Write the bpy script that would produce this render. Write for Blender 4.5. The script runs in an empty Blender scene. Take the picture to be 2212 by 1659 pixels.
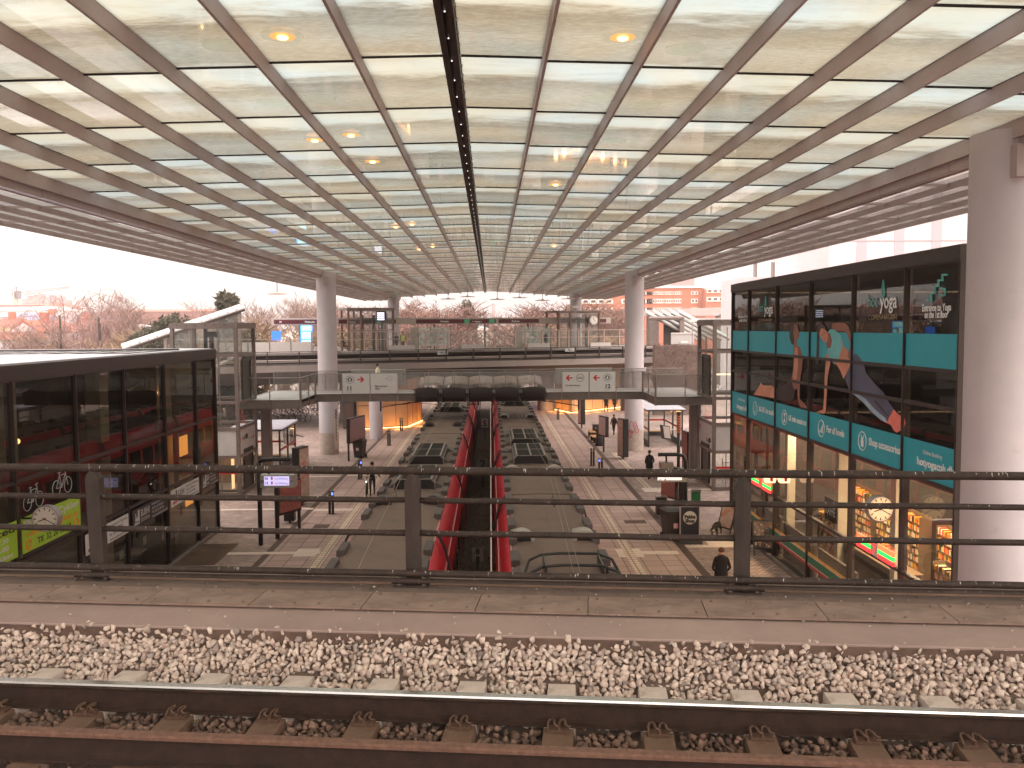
import bpy, bmesh, math, random
import numpy as np
from mathutils import Vector, Matrix
random.seed(7)
sin, cos, pi, R = math.sin, math.cos, math.pi, math.radians
S = bpy.context.scene
COL = S.collection

# ------------------------------------------------------------------ camera
EZ = 9.0                      # eye height above the platforms (m)
F = 1900.0; CX, CY = 1106.0, 829.5
yaw = math.atan((1106 - 1060) / F); pitch = math.atan(123.5 / F); roll = math.atan(.0065)
fwd = Vector((sin(yaw) * cos(pitch), cos(yaw) * cos(pitch), -sin(pitch)))
rt0 = Vector((cos(yaw), -sin(yaw), 0)); up0 = rt0.cross(fwd)
rt = rt0 * cos(roll) - up0 * sin(roll); up = up0 * cos(roll) + rt0 * sin(roll)
cam = bpy.data.cameras.new('camera'); camo = bpy.data.objects.new('camera', cam); COL.objects.link(camo)
m = Matrix.Identity(4)
for i in range(3):
    m[i][0] = rt[i]; m[i][1] = up[i]; m[i][2] = -fwd[i]
m[0][3], m[1][3], m[2][3] = 0, 0, EZ
camo.matrix_world = m
cam.sensor_fit = 'HORIZONTAL'; cam.sensor_width = 36; cam.lens = 36 * F / 2212
cam.clip_start = .05; cam.clip_end = 5000
S.camera = camo

def ray(x, y): return fwd + rt * ((x - CX) / F) - up * ((y - CY) / F)
def PZ(x, y, z=0.):
    d = ray(x, y); return Vector((0, 0, EZ)) + d * ((z - EZ) / d.z)
def PY(x, y, Y):
    d = ray(x, y); return Vector((0, 0, EZ)) + d * (Y / d.y)
def PX(x, y, X):
    d = ray(x, y); return Vector((0, 0, EZ)) + d * (X / d.x)

# ------------------------------------------------------------------ sky, sun, exposure
SUN_EL, SUN_ROT = R(24), R(150)
w = bpy.data.worlds.new('World'); S.world = w; w.use_nodes = True
nt = w.node_tree; nt.nodes.clear()
o = nt.nodes.new('ShaderNodeOutputWorld'); bg = nt.nodes.new('ShaderNodeBackground')
sky = nt.nodes.new('ShaderNodeTexSky'); sky.sky_type = 'NISHITA'; sky.sun_disc = False
sky.sun_elevation = SUN_EL; sky.sun_rotation = SUN_ROT; sky.air_density = 1.6; sky.dust_density = 4
mixn = nt.nodes.new('ShaderNodeMix'); mixn.data_type = 'RGBA'; mixn.inputs[0].default_value = .86
# an even overcast deck: warm white, a little darker where the cloud is thicker
nz = nt.nodes.new('ShaderNodeTexNoise'); nz.inputs['Scale'].default_value = 2.2; nz.inputs['Detail'].default_value = 4
tc = nt.nodes.new('ShaderNodeTexCoord'); mp = nt.nodes.new('ShaderNodeMapping'); mp.inputs['Scale'].default_value = (1, 1, 5)
nt.links.new(tc.outputs['Generated'], mp.inputs['Vector']); nt.links.new(mp.outputs[0], nz.inputs['Vector'])
rp = nt.nodes.new('ShaderNodeValToRGB'); rp.color_ramp.elements[0].position = .3; rp.color_ramp.elements[1].position = .6
rp.color_ramp.elements[0].color = (12.6, 11.1, 10.9, 1); rp.color_ramp.elements[1].color = (16.6, 14.8, 13.7, 1)
nt.links.new(nz.outputs['Fac'], rp.inputs['Fac'])
nt.links.new(sky.outputs[0], mixn.inputs[6]); nt.links.new(rp.outputs[0], mixn.inputs[7])
# overcast luminance: the zenith is brighter than the horizon
sxyz = nt.nodes.new('ShaderNodeSeparateXYZ'); nt.links.new(tc.outputs['Generated'], sxyz.inputs[0])
zr_ = nt.nodes.new('ShaderNodeMapRange'); zr_.inputs['From Min'].default_value = .0; zr_.inputs['From Max'].default_value = .9; zr_.inputs['To Min'].default_value = .33; zr_.inputs['To Max'].default_value = 1.62
nt.links.new(sxyz.outputs[2], zr_.inputs['Value']); vm_ = nt.nodes.new('ShaderNodeVectorMath'); vm_.operation = 'SCALE'
nt.links.new(mixn.outputs[2], vm_.inputs[0]); nt.links.new(zr_.outputs[0], vm_.inputs['Scale']); nt.links.new(vm_.outputs[0], bg.inputs['Color']); bg.inputs['Strength'].default_value = .13
nt.links.new(bg.outputs[0], o.inputs[0])
sl = bpy.data.lights.new('sun', 'SUN'); sl.energy = .5; sl.angle = R(14); sl.color = (1, .93, .84)
so = bpy.data.objects.new('sun', sl); COL.objects.link(so)
sd = Vector((sin(SUN_ROT) * cos(SUN_EL), cos(SUN_ROT) * cos(SUN_EL), sin(SUN_EL)))
so.rotation_euler = sd.to_track_quat('Z', 'Y').to_euler(); so.location = (0, 0, 60)
S.view_settings.view_transform = 'Standard'; S.view_settings.look = 'None'
S.view_settings.exposure = 0.98; S.view_settings.gamma = 1
S.render.engine = 'CYCLES'
cy = S.cycles
cy.use_denoising = True; cy.max_bounces = 8; cy.diffuse_bounces = 4; cy.glossy_bounces = 4
cy.transmission_bounces = 6; cy.transparent_max_bounces = 24; cy.caustics_reflective = False; cy.caustics_refractive = False
cy.sample_clamp_indirect = 4; cy.volume_bounces = 0

# ------------------------------------------------------------------ materials
MATS = {}
def lin(c):
    return tuple(((v / 255) / 12.92 if v / 255 <= .04045 else ((v / 255 + .055) / 1.055) ** 2.4) for v in c)
def M(name, col, rough=.6, metal=0., var=.18, scale=3., bump=0., spec=.5, stain=None, detail=6, coat=0, strc=(1, 1, 1), emit=None, estr=1.):
    """procedural principled material; var = noise variation of the base colour; stain=(colour, low, high)"""
    if name in MATS: return MATS[name]
    mt = bpy.data.materials.new(name); mt.use_nodes = True; n = mt.node_tree; b = n.nodes['Principled BSDF']
    b.inputs['Roughness'].default_value = rough; b.inputs['Metallic'].default_value = metal
    b.inputs['Specular IOR Level'].default_value = spec
    if coat: b.inputs['Coat Weight'].default_value = coat; b.inputs['Coat Roughness'].default_value = .15
    t = n.nodes.new('ShaderNodeTexCoord'); mpg = n.nodes.new('ShaderNodeMapping'); mpg.inputs['Scale'].default_value = strc
    n.links.new(t.outputs['Object'], mpg.inputs['Vector'])
    z = n.nodes.new('ShaderNodeTexNoise'); z.inputs['Scale'].default_value = scale; z.inputs['Detail'].default_value = detail
    z.inputs['Roughness'].default_value = .65
    n.links.new(mpg.outputs[0], z.inputs['Vector'])
    r = n.nodes.new('ShaderNodeValToRGB')
    lo = tuple(max(0, c * (1 - var)) for c in col[:3]) + (1,); hi = tuple(min(1, c * (1 + var)) for c in col[:3]) + (1,)
    r.color_ramp.elements[0].position = .32; r.color_ramp.elements[1].position = .68
    r.color_ramp.elements[0].color = lo; r.color_ramp.elements[1].color = hi
    n.links.new(z.outputs['Fac'], r.inputs['Fac']); out = r.outputs[0]
    if stain:
        z2 = n.nodes.new('ShaderNodeTexNoise'); z2.inputs['Scale'].default_value = stain[3] if len(stain) > 3 else scale * 3
        z2.inputs['Detail'].default_value = 8; z2.inputs['Roughness'].default_value = .7
        n.links.new(mpg.outputs[0], z2.inputs['Vector'])
        mr = n.nodes.new('ShaderNodeMapRange'); mr.inputs['From Min'].default_value = stain[1]; mr.inputs['From Max'].default_value = stain[2]
        n.links.new(z2.outputs['Fac'], mr.inputs['Value'])
        mx = n.nodes.new('ShaderNodeMix'); mx.data_type = 'RGBA'; n.links.new(mr.outputs[0], mx.inputs[0])
        n.links.new(out, mx.inputs[6]); mx.inputs[7].default_value = tuple(stain[0]) + (1,); out = mx.outputs[2]
    n.links.new(out, b.inputs['Base Color'])
    if bump:
        bn = n.nodes.new('ShaderNodeBump'); bn.inputs['Strength'].default_value = bump; bn.inputs['Distance'].default_value = .02
        n.links.new(z.outputs['Fac'], bn.inputs['Height']); n.links.new(bn.outputs[0], b.inputs['Normal'])
    if emit:
        b.inputs['Emission Color'].default_value = tuple(emit) + (1,); b.inputs['Emission Strength'].default_value = estr
    MATS[name] = mt; return mt

def fres(n, ior):
    # same reflectance from both sides of a thin sheet
    g = n.nodes.new('ShaderNodeNewGeometry'); mr = n.nodes.new('ShaderNodeMapRange'); mr.inputs['To Min'].default_value = ior; mr.inputs['To Max'].default_value = 1 / ior
    n.links.new(g.outputs['Backfacing'], mr.inputs['Value']); fr = n.nodes.new('ShaderNodeFresnel'); n.links.new(mr.outputs[0], fr.inputs[0]); return fr
def glass(name, tint=(.35, .36, .34), ior=1.5, rough=.0, gcol=(1, 1, 1), boost=1.0, milky=0., milk=(.6, .6, .58)):
    if name in MATS: return MATS[name]
    mt = bpy.data.materials.new(name); mt.use_nodes = True; n = mt.node_tree; n.nodes.clear()
    out = n.nodes.new('ShaderNodeOutputMaterial'); tr = n.nodes.new('ShaderNodeBsdfTransparent'); tr.inputs[0].default_value = tint + (1,)
    gl = n.nodes.new('ShaderNodeBsdfGlossy'); gl.inputs['Roughness'].default_value = rough; gl.inputs[0].default_value = gcol + (1,)
    fr = fres(n, ior)
    ml = n.nodes.new('ShaderNodeMath'); ml.operation = 'MULTIPLY'; ml.inputs[1].default_value = boost; ml.use_clamp = True
    n.links.new(fr.outputs[0], ml.inputs[0])
    mx = n.nodes.new('ShaderNodeMixShader'); n.links.new(ml.outputs[0], mx.inputs[0]); n.links.new(gl.outputs[0], mx.inputs[2])
    if milky:
        df = n.nodes.new('ShaderNodeBsdfDiffuse'); df.inputs[0].default_value = milk + (1,)
        z = n.nodes.new('ShaderNodeTexNoise'); z.inputs['Scale'].default_value = 1.3; z.inputs['Detail'].default_value = 5
        t = n.nodes.new('ShaderNodeTexCoord'); n.links.new(t.outputs['Object'], z.inputs['Vector'])
        m3 = n.nodes.new('ShaderNodeMath'); m3.operation = 'MULTIPLY'; m3.inputs[1].default_value = milky * 2; m3.use_clamp = True
        n.links.new(z.outputs['Fac'], m3.inputs[0])
        m2 = n.nodes.new('ShaderNodeMixShader'); n.links.new(m3.outputs[0], m2.inputs[0])
        n.links.new(tr.outputs[0], m2.inputs[1]); n.links.new(df.outputs[0], m2.inputs[2]); n.links.new(m2.outputs[0], mx.inputs[1])
    else:
        n.links.new(tr.outputs[0], mx.inputs[1])
    n.links.new(mx.outputs[0], out.inputs[0]); MATS[name] = mt; return mt

def emis(name, col, s):
    if name in MATS: return MATS[name]
    mt = bpy.data.materials.new(name); mt.use_nodes = True; n = mt.node_tree; b = n.nodes['Principled BSDF']
    b.inputs['Base Color'].default_value = col + (1,); b.inputs['Roughness'].default_value = .4
    b.inputs['Emission Color'].default_value = col + (1,); b.inputs['Emission Strength'].default_value = s
    MATS[name] = mt; return mt

# ------------------------------------------------------------------ mesh builder
class MB:
    def __init__(s): s.v = []; s.f = []; s.mi = []; s.k = 0
    def mat(s, k): s.k = k; return s
    def face(s, pts, k=None):
        b = len(s.v); s.v += [tuple(p) for p in pts]; s.f.append(tuple(range(b, b + len(pts)))); s.mi.append(s.k if k is None else k); return s
    def hull8(s, p):   # 8 points: bottom 4 ccw, top 4 ccw
        b = len(s.v); s.v += [tuple(q) for q in p]
        for f in ((3, 2, 1, 0), (4, 5, 6, 7), (0, 1, 5, 4), (1, 2, 6, 5), (2, 3, 7, 6), (3, 0, 4, 7)):
            s.f.append(tuple(b + i for i in f)); s.mi.append(s.k)
        return s
    def box(s, x0, x1, y0, y1, z0, z1):
        return s.hull8([(x0, y0, z0), (x1, y0, z0), (x1, y1, z0), (x0, y1, z0), (x0, y0, z1), (x1, y0, z1), (x1, y1, z1), (x0, y1, z1)])
    def bev(s, x0, x1, y0, y1, z0, z1, b=.02):   # box with chamfered vertical and top edges
        def ring(z, i):
            return [(x0 + i + b, y0 + i, z), (x1 - i - b, y0 + i, z), (x1 - i, y0 + i + b, z), (x1 - i, y1 - i - b, z), (x1 - i - b, y1 - i, z), (x0 + i + b, y1 - i, z), (x0 + i, y1 - i - b, z), (x0 + i, y0 + i + b, z)]
        return s.loft([ring(z0, 0), ring(z1 - b, 0), ring(z1, b)])
    def obox(s, c, ax, ay, hx, hy, z0, z1):   # oriented box in plan
        c = Vector(c); ax = Vector(ax) * hx; ay = Vector(ay) * hy
        p = [c - ax - ay, c + ax - ay, c + ax + ay, c - ax + ay]
        return s.hull8([(q.x, q.y, z0) for q in p] + [(q.x, q.y, z1) for q in p])
    def loft(s, rings, cap=True, closed=True):
        b = len(s.v); n = len(rings[0])
        for r in rings: s.v += [tuple(p) for p in r]
        for i in range(len(rings) - 1):
            for j in range(n if closed else n - 1):
                a = b + i * n + j; c = b + i * n + (j + 1) % n
                s.f.append((a, c, c + n, a + n)); s.mi.append(s.k)
        if cap and closed:
            s.f.append(tuple(b + j for j in reversed(range(n)))); s.mi.append(s.k)
            e = b + (len(rings) - 1) * n; s.f.append(tuple(e + j for j in range(n))); s.mi.append(s.k)
        return s
    def cyl(s, p0, p1, r0, r1=None, n=10, cap=True):
        r1 = r0 if r1 is None else r1; p0 = Vector(p0); p1 = Vector(p1); d = (p1 - p0)
        if d.length < 1e-6: return s
        d.normalize(); a = d.orthogonal().normalized(); b = d.cross(a)
        rg = lambda p, r: [p + a * (r * cos(2 * pi * i / n)) + b * (r * sin(2 * pi * i / n)) for i in range(n)]
        return s.loft([rg(p0, r0), rg(p1, r1)], cap)
    def tube(s, pts, r, n=8, cap=True):
        P = [Vector(p) for p in pts]; rings = []; rr = r if isinstance(r, (list, tuple)) else [r] * len(P)
        a = None
        for i, p in enumerate(P):
            d = (P[min(i + 1, len(P) - 1)] - P[max(i - 1, 0)]).normalized()
            if a is None: a = d.orthogonal().normalized()
            else:
                a = (a - d * a.dot(d)); a = a.normalized() if a.length > 1e-5 else d.orthogonal().normalized()
            b = d.cross(a); rings.append([p + (a * cos(2 * pi * k / n) + b * sin(2 * pi * k / n)) * rr[i] for k in range(n)])
        return s.loft(rings, cap)
    def ring(s, c, nrm, rad, r, n=24, m_=6):
        c = Vector(c); nrm = Vector(nrm).normalized(); a = nrm.orthogonal().normalized(); b = nrm.cross(a); base = len(s.v)
        for i in range(n):
            t = 2 * pi * i / n; e = a * cos(t) + b * sin(t)
            for j in range(m_):
                q = 2 * pi * j / m_; s.v.append(tuple(c + e * (rad + r * cos(q)) + nrm * (r * sin(q))))
        for i in range(n):
            for j in range(m_):
                A = base + i * m_ + j; B = base + i * m_ + (j + 1) % m_; C_ = base + ((i + 1) % n) * m_ + (j + 1) % m_; D = base + ((i + 1) % n) * m_ + j
                s.f.append((A, D, C_, B)); s.mi.append(s.k)
        return s
    def sph(s, c, r, n=10, m_=7, sc=(1, 1, 1)):
        rings = []
        for i in range(m_ + 1):
            t = pi * i / m_; rr = max(sin(t), .02)
            rings.append([(c[0] + r * sc[0] * rr * cos(2 * pi * j / n), c[1] + r * sc[1] * rr * sin(2 * pi * j / n), c[2] - r * sc[2] * cos(t)) for j in range(n)])
        return s.loft(rings)
    def prism(s, poly, vec):      # extrude planar polygon by vec
        v = Vector(vec); P = [Vector(p) for p in poly]
        return s.loft([P, [p + v for p in P]])
    def build(s, name, mats, parent=None, smooth=False, label=None, off=None):
        me = bpy.data.meshes.new(name)
        off = Vector(off) if off is not None else None
        vs = [(x - off.x, y - off.y, z - off.z) for x, y, z in s.v] if off is not None else s.v
        me.from_pydata(vs, [], s.f)
        mats = mats if isinstance(mats, (list, tuple)) else [mats]
        for q in mats: me.materials.append(q)
        me.polygons.foreach_set('material_index', s.mi)
        if smooth: me.polygons.foreach_set('use_smooth', [True] * len(s.f))
        me.update()
        o = bpy.data.objects.new(name, me); COL.objects.link(o)
        if parent is not None: o.parent = parent
        if label: o['label'] = label
        return o

def _each(s, name, mats, parent=None, smooth=False, label=None, off=None):
    # every separate piece of the builder becomes an object of its own
    n = len(s.v); p = list(range(n))
    def fd(a):
        while p[a] != a: p[a] = p[p[a]]; a = p[a]
        return a
    for f in s.f:
        r0 = fd(f[0])
        for q in f[1:]:
            r1 = fd(q)
            if r1 != r0: p[r1] = r0
    gr = {}
    for f, k in zip(s.f, s.mi): gr.setdefault(fd(f[0]), []).append((f, k))
    out = []
    for fs in gr.values():
        m_ = MB(); mp_ = {}
        for f, k in fs:
            for q in f:
                if q not in mp_: mp_[q] = len(m_.v); m_.v.append(s.v[q])
            m_.f.append(tuple(mp_[q] for q in f)); m_.mi.append(k)
        out.append(m_.build(name, mats, parent, smooth, label, off))
    return out[0]
MB.each = _each
def smooth_by_angle(o, a=40):
    me = o.data; me.polygons.foreach_set('use_smooth', [True] * len(me.polygons))
    bm = bmesh.new(); bm.from_mesh(me); bmesh.ops.remove_doubles(bm, verts=bm.verts, dist=1e-4)
    bmesh.ops.recalc_face_normals(bm, faces=bm.faces)
    for e in bm.edges:
        if len(e.link_faces) == 2: e.smooth = e.calc_face_angle(0) < R(a)
    bm.to_mesh(me); bm.free(); return o

def tag(o, label, cat, group=None):
    o['label'] = label; o['category'] = cat
    if group: o['group'] = group
    return o
def thing(name, label, cat, loc=(0, 0, 0), rz=0., group=None):
    o = bpy.data.objects.new(name, None); COL.objects.link(o); o.empty_display_size = .3
    o.location = loc; o.rotation_euler = (0, 0, rz); return tag(o, label, cat, group)
def struct(o): o['kind'] = 'structure'; return o
def stuff(o): o['kind'] = 'stuff'; return o
def kids(o): return [c for c in COL.objects if c.parent == o]
CH = {}
def dup(root, loc, rz=0., label=None, scale=None):
    key = root.name
    if key not in CH: CH[key] = [(c, kids(c)) for c in kids(root)]
    r = root.copy(); COL.objects.link(r); r.location = loc; r.rotation_euler = (0, 0, rz)
    if scale is not None: r.scale = scale if isinstance(scale, (tuple, list)) else (scale,) * 3
    if label: r['label'] = label
    for ch, gs in CH[key]:
        c = ch.copy(); COL.objects.link(c); c.parent = r
        for g in gs:
            d = g.copy(); COL.objects.link(d); d.parent = c
    return r

def text(name, body, size, mt, org, xd, nd, parent=None, bold=0., align='LEFT', depth=.002, sx=1.):
    """flat lettering as a mesh; org = world/local baseline point, xd = reading direction, nd = facing"""
    cu = bpy.data.curves.new(name, 'FONT'); cu.body = body; cu.size = size; cu.align_x = align; cu.offset = bold; cu.extrude = depth
    cu.resolution_u = 3
    t = bpy.data.objects.new(name, cu); COL.objects.link(t)
    bpy.context.view_layer.update()
    dg = bpy.context.evaluated_depsgraph_get(); me = bpy.data.meshes.new_from_object(t.evaluated_get(dg))
    bpy.data.objects.remove(t); bpy.data.curves.remove(cu)
    me.materials.clear(); me.materials.append(mt)
    xd = Vector(xd).normalized(); nd = Vector(nd).normalized(); yd = nd.cross(xd)
    mw = Matrix(((xd.x * sx, yd.x, nd.x, org[0]), (xd.y * sx, yd.y, nd.y, org[1]), (xd.z * sx, yd.z, nd.z, org[2]), (0, 0, 0, 1)))
    me.transform(mw)
    o = bpy.data.objects.new(name, me); COL.objects.link(o)
    if parent is not None: o.parent = parent
    return o

# common materials
steel = M('painted_steel', lin((118, 104, 98)), .5, .1, .12, 2)
dsteel = M('dark_steel', lin((62, 52, 48)), .45, .3, .2, 4)
black = M('black_paint', lin((30, 25, 24)), .4, 0, .3, 5)
rusty = M('weathered_rail_steel', lin((64, 51, 45)), .65, .2, .35, 9, .3, stain=((.30, .26, .22), .61, .72, 30))
white = M('white_paint', lin((205, 200, 195)), .5, 0, .05, 3)
panelw = M('sign_white', lin((206, 206, 204)), .45, 0, .03, 2)
inkb = M('ink_black', lin((28, 24, 24)), .5, 0, .02)
inkr = M('ink_red', lin((196, 32, 34)), .5, 0, .02)
conc = M('concrete', lin((150, 136, 128)), .85, 0, .16, 1.2, .2, stain=((.16, .13, .11), .55, .8, 5))
concd = M('dark_concrete', lin((118, 106, 100)), .85, 0, .2, 1.5, .2)
clear = glass('clear_glass', (.84, .87, .85), 1.45, 0, milky=.03)
milkg = glass('dusty_glass', (.72, .71, .70), 1.45, 0, milky=.13, milk=(.6, .57, .55))
facg = glass('dark_window_glass', (.46, .44, .37), 1.5, 0, (.9, .9, .88), boost=.9)
shopg = glass('shop_window_glass', (.78, .76, .72), 1.5, 0, (.95, .92, .88), boost=1.2)
# ================================================================== FOREGROUND: railway bridge deck
A1 = R(-6.74)
e1 = Vector((cos(A1), sin(A1), 0)); e2 = Vector((-sin(A1), cos(A1), 0))
def FG(s, t, z): p = e1 * s + e2 * t; return Vector((p.x, p.y, z))
def FGs(x, y, t):   # where the sight line through a measured point meets the vertical plane t
    d = ray(x, y); k = t / d.dot(e2); p = Vector((0, 0, EZ)) + d * k; return p.dot(e1), p.z
L0, L1 = -6.5, 6.5
def strip(mb, prof, s0=L0, s1=L1):    # prof: list of (t,z) closed
    return mb.loft([[FG(s0, t, z) for t, z in prof], [FG(s1, t, z) for t, z in prof]])
TR, TC = 5.60, 4.92     # running rail, check rail
ZH = 6.585
railm = M('rusted_rail_side', lin((60, 42, 34)), .75, .2, .3, 14, .25)
railr = M('orange_rust_rail', lin((118, 86, 72)), .85, .1, .28, 22, .3, stain=((.12, .07, .05), .52, .75, 30))
railw = M('shaded_rust_web', lin((54, 37, 31)), .9, .1, .3, 14, .3)  # rust of the web, with the shade below the lit head put into the colour
shine = M('polished_rail_head', (.62, .60, .58), .22, 1., .06, 12, strc=(1, 40, 1))
def rail(name, t0, z, mtop, mside, label):
    th = thing(name, label, 'rail', FG(0, t0, z - .17))
    hw = .036
    mb = MB(); strip(mb, [(t0 - hw, z - .012), (t0 - hw + .006, z), (t0 + hw - .006, z), (t0 + hw, z - .012), (t0 + hw, z - .03), (t0 - hw, z - .03)]).build('rail_head', [mtop], th, off=th.location)
    mb = MB(); strip(mb, [(t0 - hw - .001, z - .031), (t0 + hw + .001, z - .031), (t0 + hw - .004, z - .043), (t0 + .009, z - .053), (t0 + .009, z - .145), (t0 + .03, z - .156), (t0 + .072, z - .163), (t0 + .072, z - .172),
               (t0 - .072, z - .172), (t0 - .072, z - .163), (t0 - .03, z - .156), (t0 - .009, z - .145), (t0 - .009, z - .053), (t0 - hw + .004, z - .043)]).build('rail_web', [mside], th, off=th.location)
    return th
rail('running_rail', TR, ZH, shine, railm, 'steel running rail with a bright polished top, nearer the white ballast')
rail('check_rail', TC, ZH - .01, railr, railw, 'rust orange check rail along the bottom edge of the picture')
# sleepers
slm = M('sleeper_concrete', lin((204, 188, 178)), .9, 0, .12, 5, .2, stain=((.33, .26, .21), .55, .75, 9))
slm2 = M('sleeper_rust_stained', lin((112, 86, 70)), .9, 0, .2, 6, .25)
clipm = M('rusty_clip', lin((108, 82, 68)), .7, .3, .3, 20)
def make_sleeper():
    th = thing('sleeper', 'x', 'sleeper', (0, 0, 0), A1, 'concrete sleepers under the near track')
    mb = MB(); w0, w1 = .13, .095
    rings = []
    for t, zt in ((TR + .56, .0), (TR + .52, .045), (TR + .34, .05), (TR + .2, .0), (TR - .08, .0), (TC + .1, -.02), (TC - .5, -.03), (TC - 1.4, -.03)):
        rings.append([(-w0, t, -.2), (-w1, t, zt), (w1, t, zt), (w0, t, -.2)][::-1])
    mb.loft(rings[:5]).build('beam', [slm], th); MB().loft(rings[4:]).build('stained_beam', [slm2], th)
    MB().box(-.07, .07, TR - .15, TR - .075, .0, .018).build('base_plate', [clipm], th); MB().box(-.09, .09, TR + .075, TR + .17, .0, .02).build('base_plate', [clipm], th)
    for sgn in (-1, 1):        # spring clips either side of the rail foot
        for dx in (-.035, .035):
            tt = TR + sgn * .1
            pts = [(dx - .03, tt + sgn * .05, .02), (dx - .03, tt - sgn * .0, .045), (dx - .022, tt - sgn * .035, .05), (dx, tt - sgn * .04, .052), (dx + .01, tt - sgn * .01, .055), (dx + .012, tt + sgn * .05, .06), (dx + .03, tt + sgn * .065, .05), (dx + .04, tt + sgn * .03, .04)]
            MB().tube(pts, .0085, 6).build('rail_clip', [clipm], th, smooth=True)
    return th
sl0 = make_sleeper(); zs = ZH - .172
order = ['far left', 'second from the left', 'third from the left', 'fourth from the left', 'fifth from the left', 'middle left', 'centre', 'middle right', 'fifth from the right', 'fourth from the right', 'third from the right', 'second from the right', 'far right', 'beyond the right edge', 'outermost right']
SP = .636; s0 = -.866 % SP
kk = 0
for i in range(-7, 8):
    s = s0 + i * SP
    lab = 'concrete sleeper with spring clips, %s in the row' % order[i + 7]
    p = FG(s, 0, zs)
    if i == -7: sl0.location = p; sl0['label'] = lab
    else: dup(sl0, p, A1, lab)
# ballast: individual broken stones, one object that nobody could count
def rock_protos(n=60):
    rng = random.Random(3); out = []
    for i in range(n):
        bm = bmesh.new(); sc = (rng.uniform(.85, 1.3), rng.uniform(.7, 1.05), rng.uniform(.55, .85))
        for k in range(rng.randint(10, 15)):
            v = Vector((rng.gauss(0, 1), rng.gauss(0, 1), rng.gauss(0, 1))).normalized() * rng.uniform(.8, 1.12); bm.verts.new((v.x * sc[0], v.y * sc[1], v.z * sc[2]))
        r = bmesh.ops.convex_hull(bm, input=bm.verts); bmesh.ops.delete(bm, geom=[v for v in bm.verts if not v.link_faces], context='VERTS')
        bmesh.ops.triangulate(bm, faces=bm.faces); bmesh.ops.recalc_face_normals(bm, faces=bm.faces); bm.verts.index_update()
        out.append((np.array([v.co[:] for v in bm.verts]), np.array([[v.index for v in f.verts] for f in bm.faces]))); bm.free()
    return out
PR = rock_protos()
def rocks(name, places, mt):
    rng = np.random.default_rng(11); VV = []; FF = []; nb = 0
    for p, r in places:
        q = rng.normal(size=4); q /= np.linalg.norm(q); a, b, c, d = q
        Rm = np.array([[1 - 2 * (c * c + d * d), 2 * (b * c - a * d), 2 * (b * d + a * c)], [2 * (b * c + a * d), 1 - 2 * (b * b + d * d), 2 * (c * d - a * b)], [2 * (b * d - a * c), 2 * (c * d + a * b), 1 - 2 * (b * b + c * c)]])
        pv, pf = PR[rng.integers(60)]; VV.append((pv * r * 1.18) @ Rm.T + np.array(p)); FF.append(pf + nb); nb += len(pv)
    V = np.concatenate(VV); Fc = np.concatenate(FF)
    me = bpy.data.meshes.new(name); me.vertices.add(len(V)); me.vertices.foreach_set('co', V.ravel()); me.loops.add(Fc.size); me.loops.foreach_set('vertex_index', Fc.ravel())
    me.polygons.add(len(Fc)); me.polygons.foreach_set('loop_start', np.arange(len(Fc)) * 3); me.polygons.foreach_set('loop_total', np.full(len(Fc), 3)); me.update(); me.materials.append(mt)
    o = bpy.data.objects.new(name, me); COL.objects.link(o); return o
def rockmat(name, cols):
    mt = bpy.data.materials.new(name); mt.use_nodes = True; n = mt.node_tree; b = n.nodes['Principled BSDF']; b.inputs['Roughness'].default_value = .9
    g = n.nodes.new('ShaderNodeNewGeometry'); r = n.nodes.new('ShaderNodeValToRGB'); n.links.new(g.outputs['Random Per Island'], r.inputs[0])
    while len(r.color_ramp.elements) < len(cols): r.color_ramp.elements.new(.5)
    for i, c in enumerate(cols): r.color_ramp.elements[i].position = i / (len(cols) - 1); r.color_ramp.elements[i].color = lin(c) + (1,)
    t = n.nodes.new('ShaderNodeTexCoord'); z = n.nodes.new('ShaderNodeTexNoise'); z.inputs['Scale'].default_value = 60; z.inputs['Detail'].default_value = 4; n.links.new(t.outputs['Object'], z.inputs['Vector'])
    mr = n.nodes.new('ShaderNodeMapRange'); mr.inputs['To Min'].default_value = .72; mr.inputs['To Max'].default_value = 1.22; n.links.new(z.outputs['Fac'], mr.inputs['Value'])
    mx = n.nodes.new('ShaderNodeVectorMath'); mx.operation = 'SCALE'; n.links.new(r.outputs[0], mx.inputs[0]); n.links.new(mr.outputs[0], mx.inputs['Scale']); n.links.new(mx.outputs[0], b.inputs['Base Color'])
    return mt
rk1 = rockmat('pale_granite_ballast', [(222, 202, 190), (206, 186, 174), (234, 216, 204), (192, 170, 158), (228, 208, 194), (176, 156, 146), (238, 218, 204), (214, 188, 174), (156, 142, 136), (232, 214, 202)])
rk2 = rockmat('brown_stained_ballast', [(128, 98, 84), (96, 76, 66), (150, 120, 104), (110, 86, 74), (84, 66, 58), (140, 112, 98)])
rng = random.Random(5)
def bz(t): return zs - .035 + max(0, (t - TR - .1)) * .10 + max(0, t - 6.08) / .27 * .21
pl = []
for layer in range(3):
    t = TR + .075
    while t < 6.40:
        s = -5.6 + rng.uniform(0, .05)
        while s < 5.6:
            r = rng.uniform(.019, .034)
            ph = (s - s0 + SP / 2) % SP - SP / 2
            if not (abs(ph) < .125 and t < TR + .56) :
                pl.append((tuple(FG(s, t + rng.uniform(-.02, .02), bz(t) - layer * .03 + rng.uniform(-.01, .02))), r))
            s += rng.uniform(.038, .058)
        t += .042
for i in range(90):   # loose stones against the kerb
    s = rng.uniform(-5.5, 5.5); pl.append((tuple(FG(s, 6.33 + rng.uniform(-.03, .02), 6.70)), rng.uniform(.02, .032)))
tag(stuff(rocks('ballast', pl, rk1)), 'pale crushed granite ballast between the polished rail and the kerb', 'ballast')
pl = []
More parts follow.
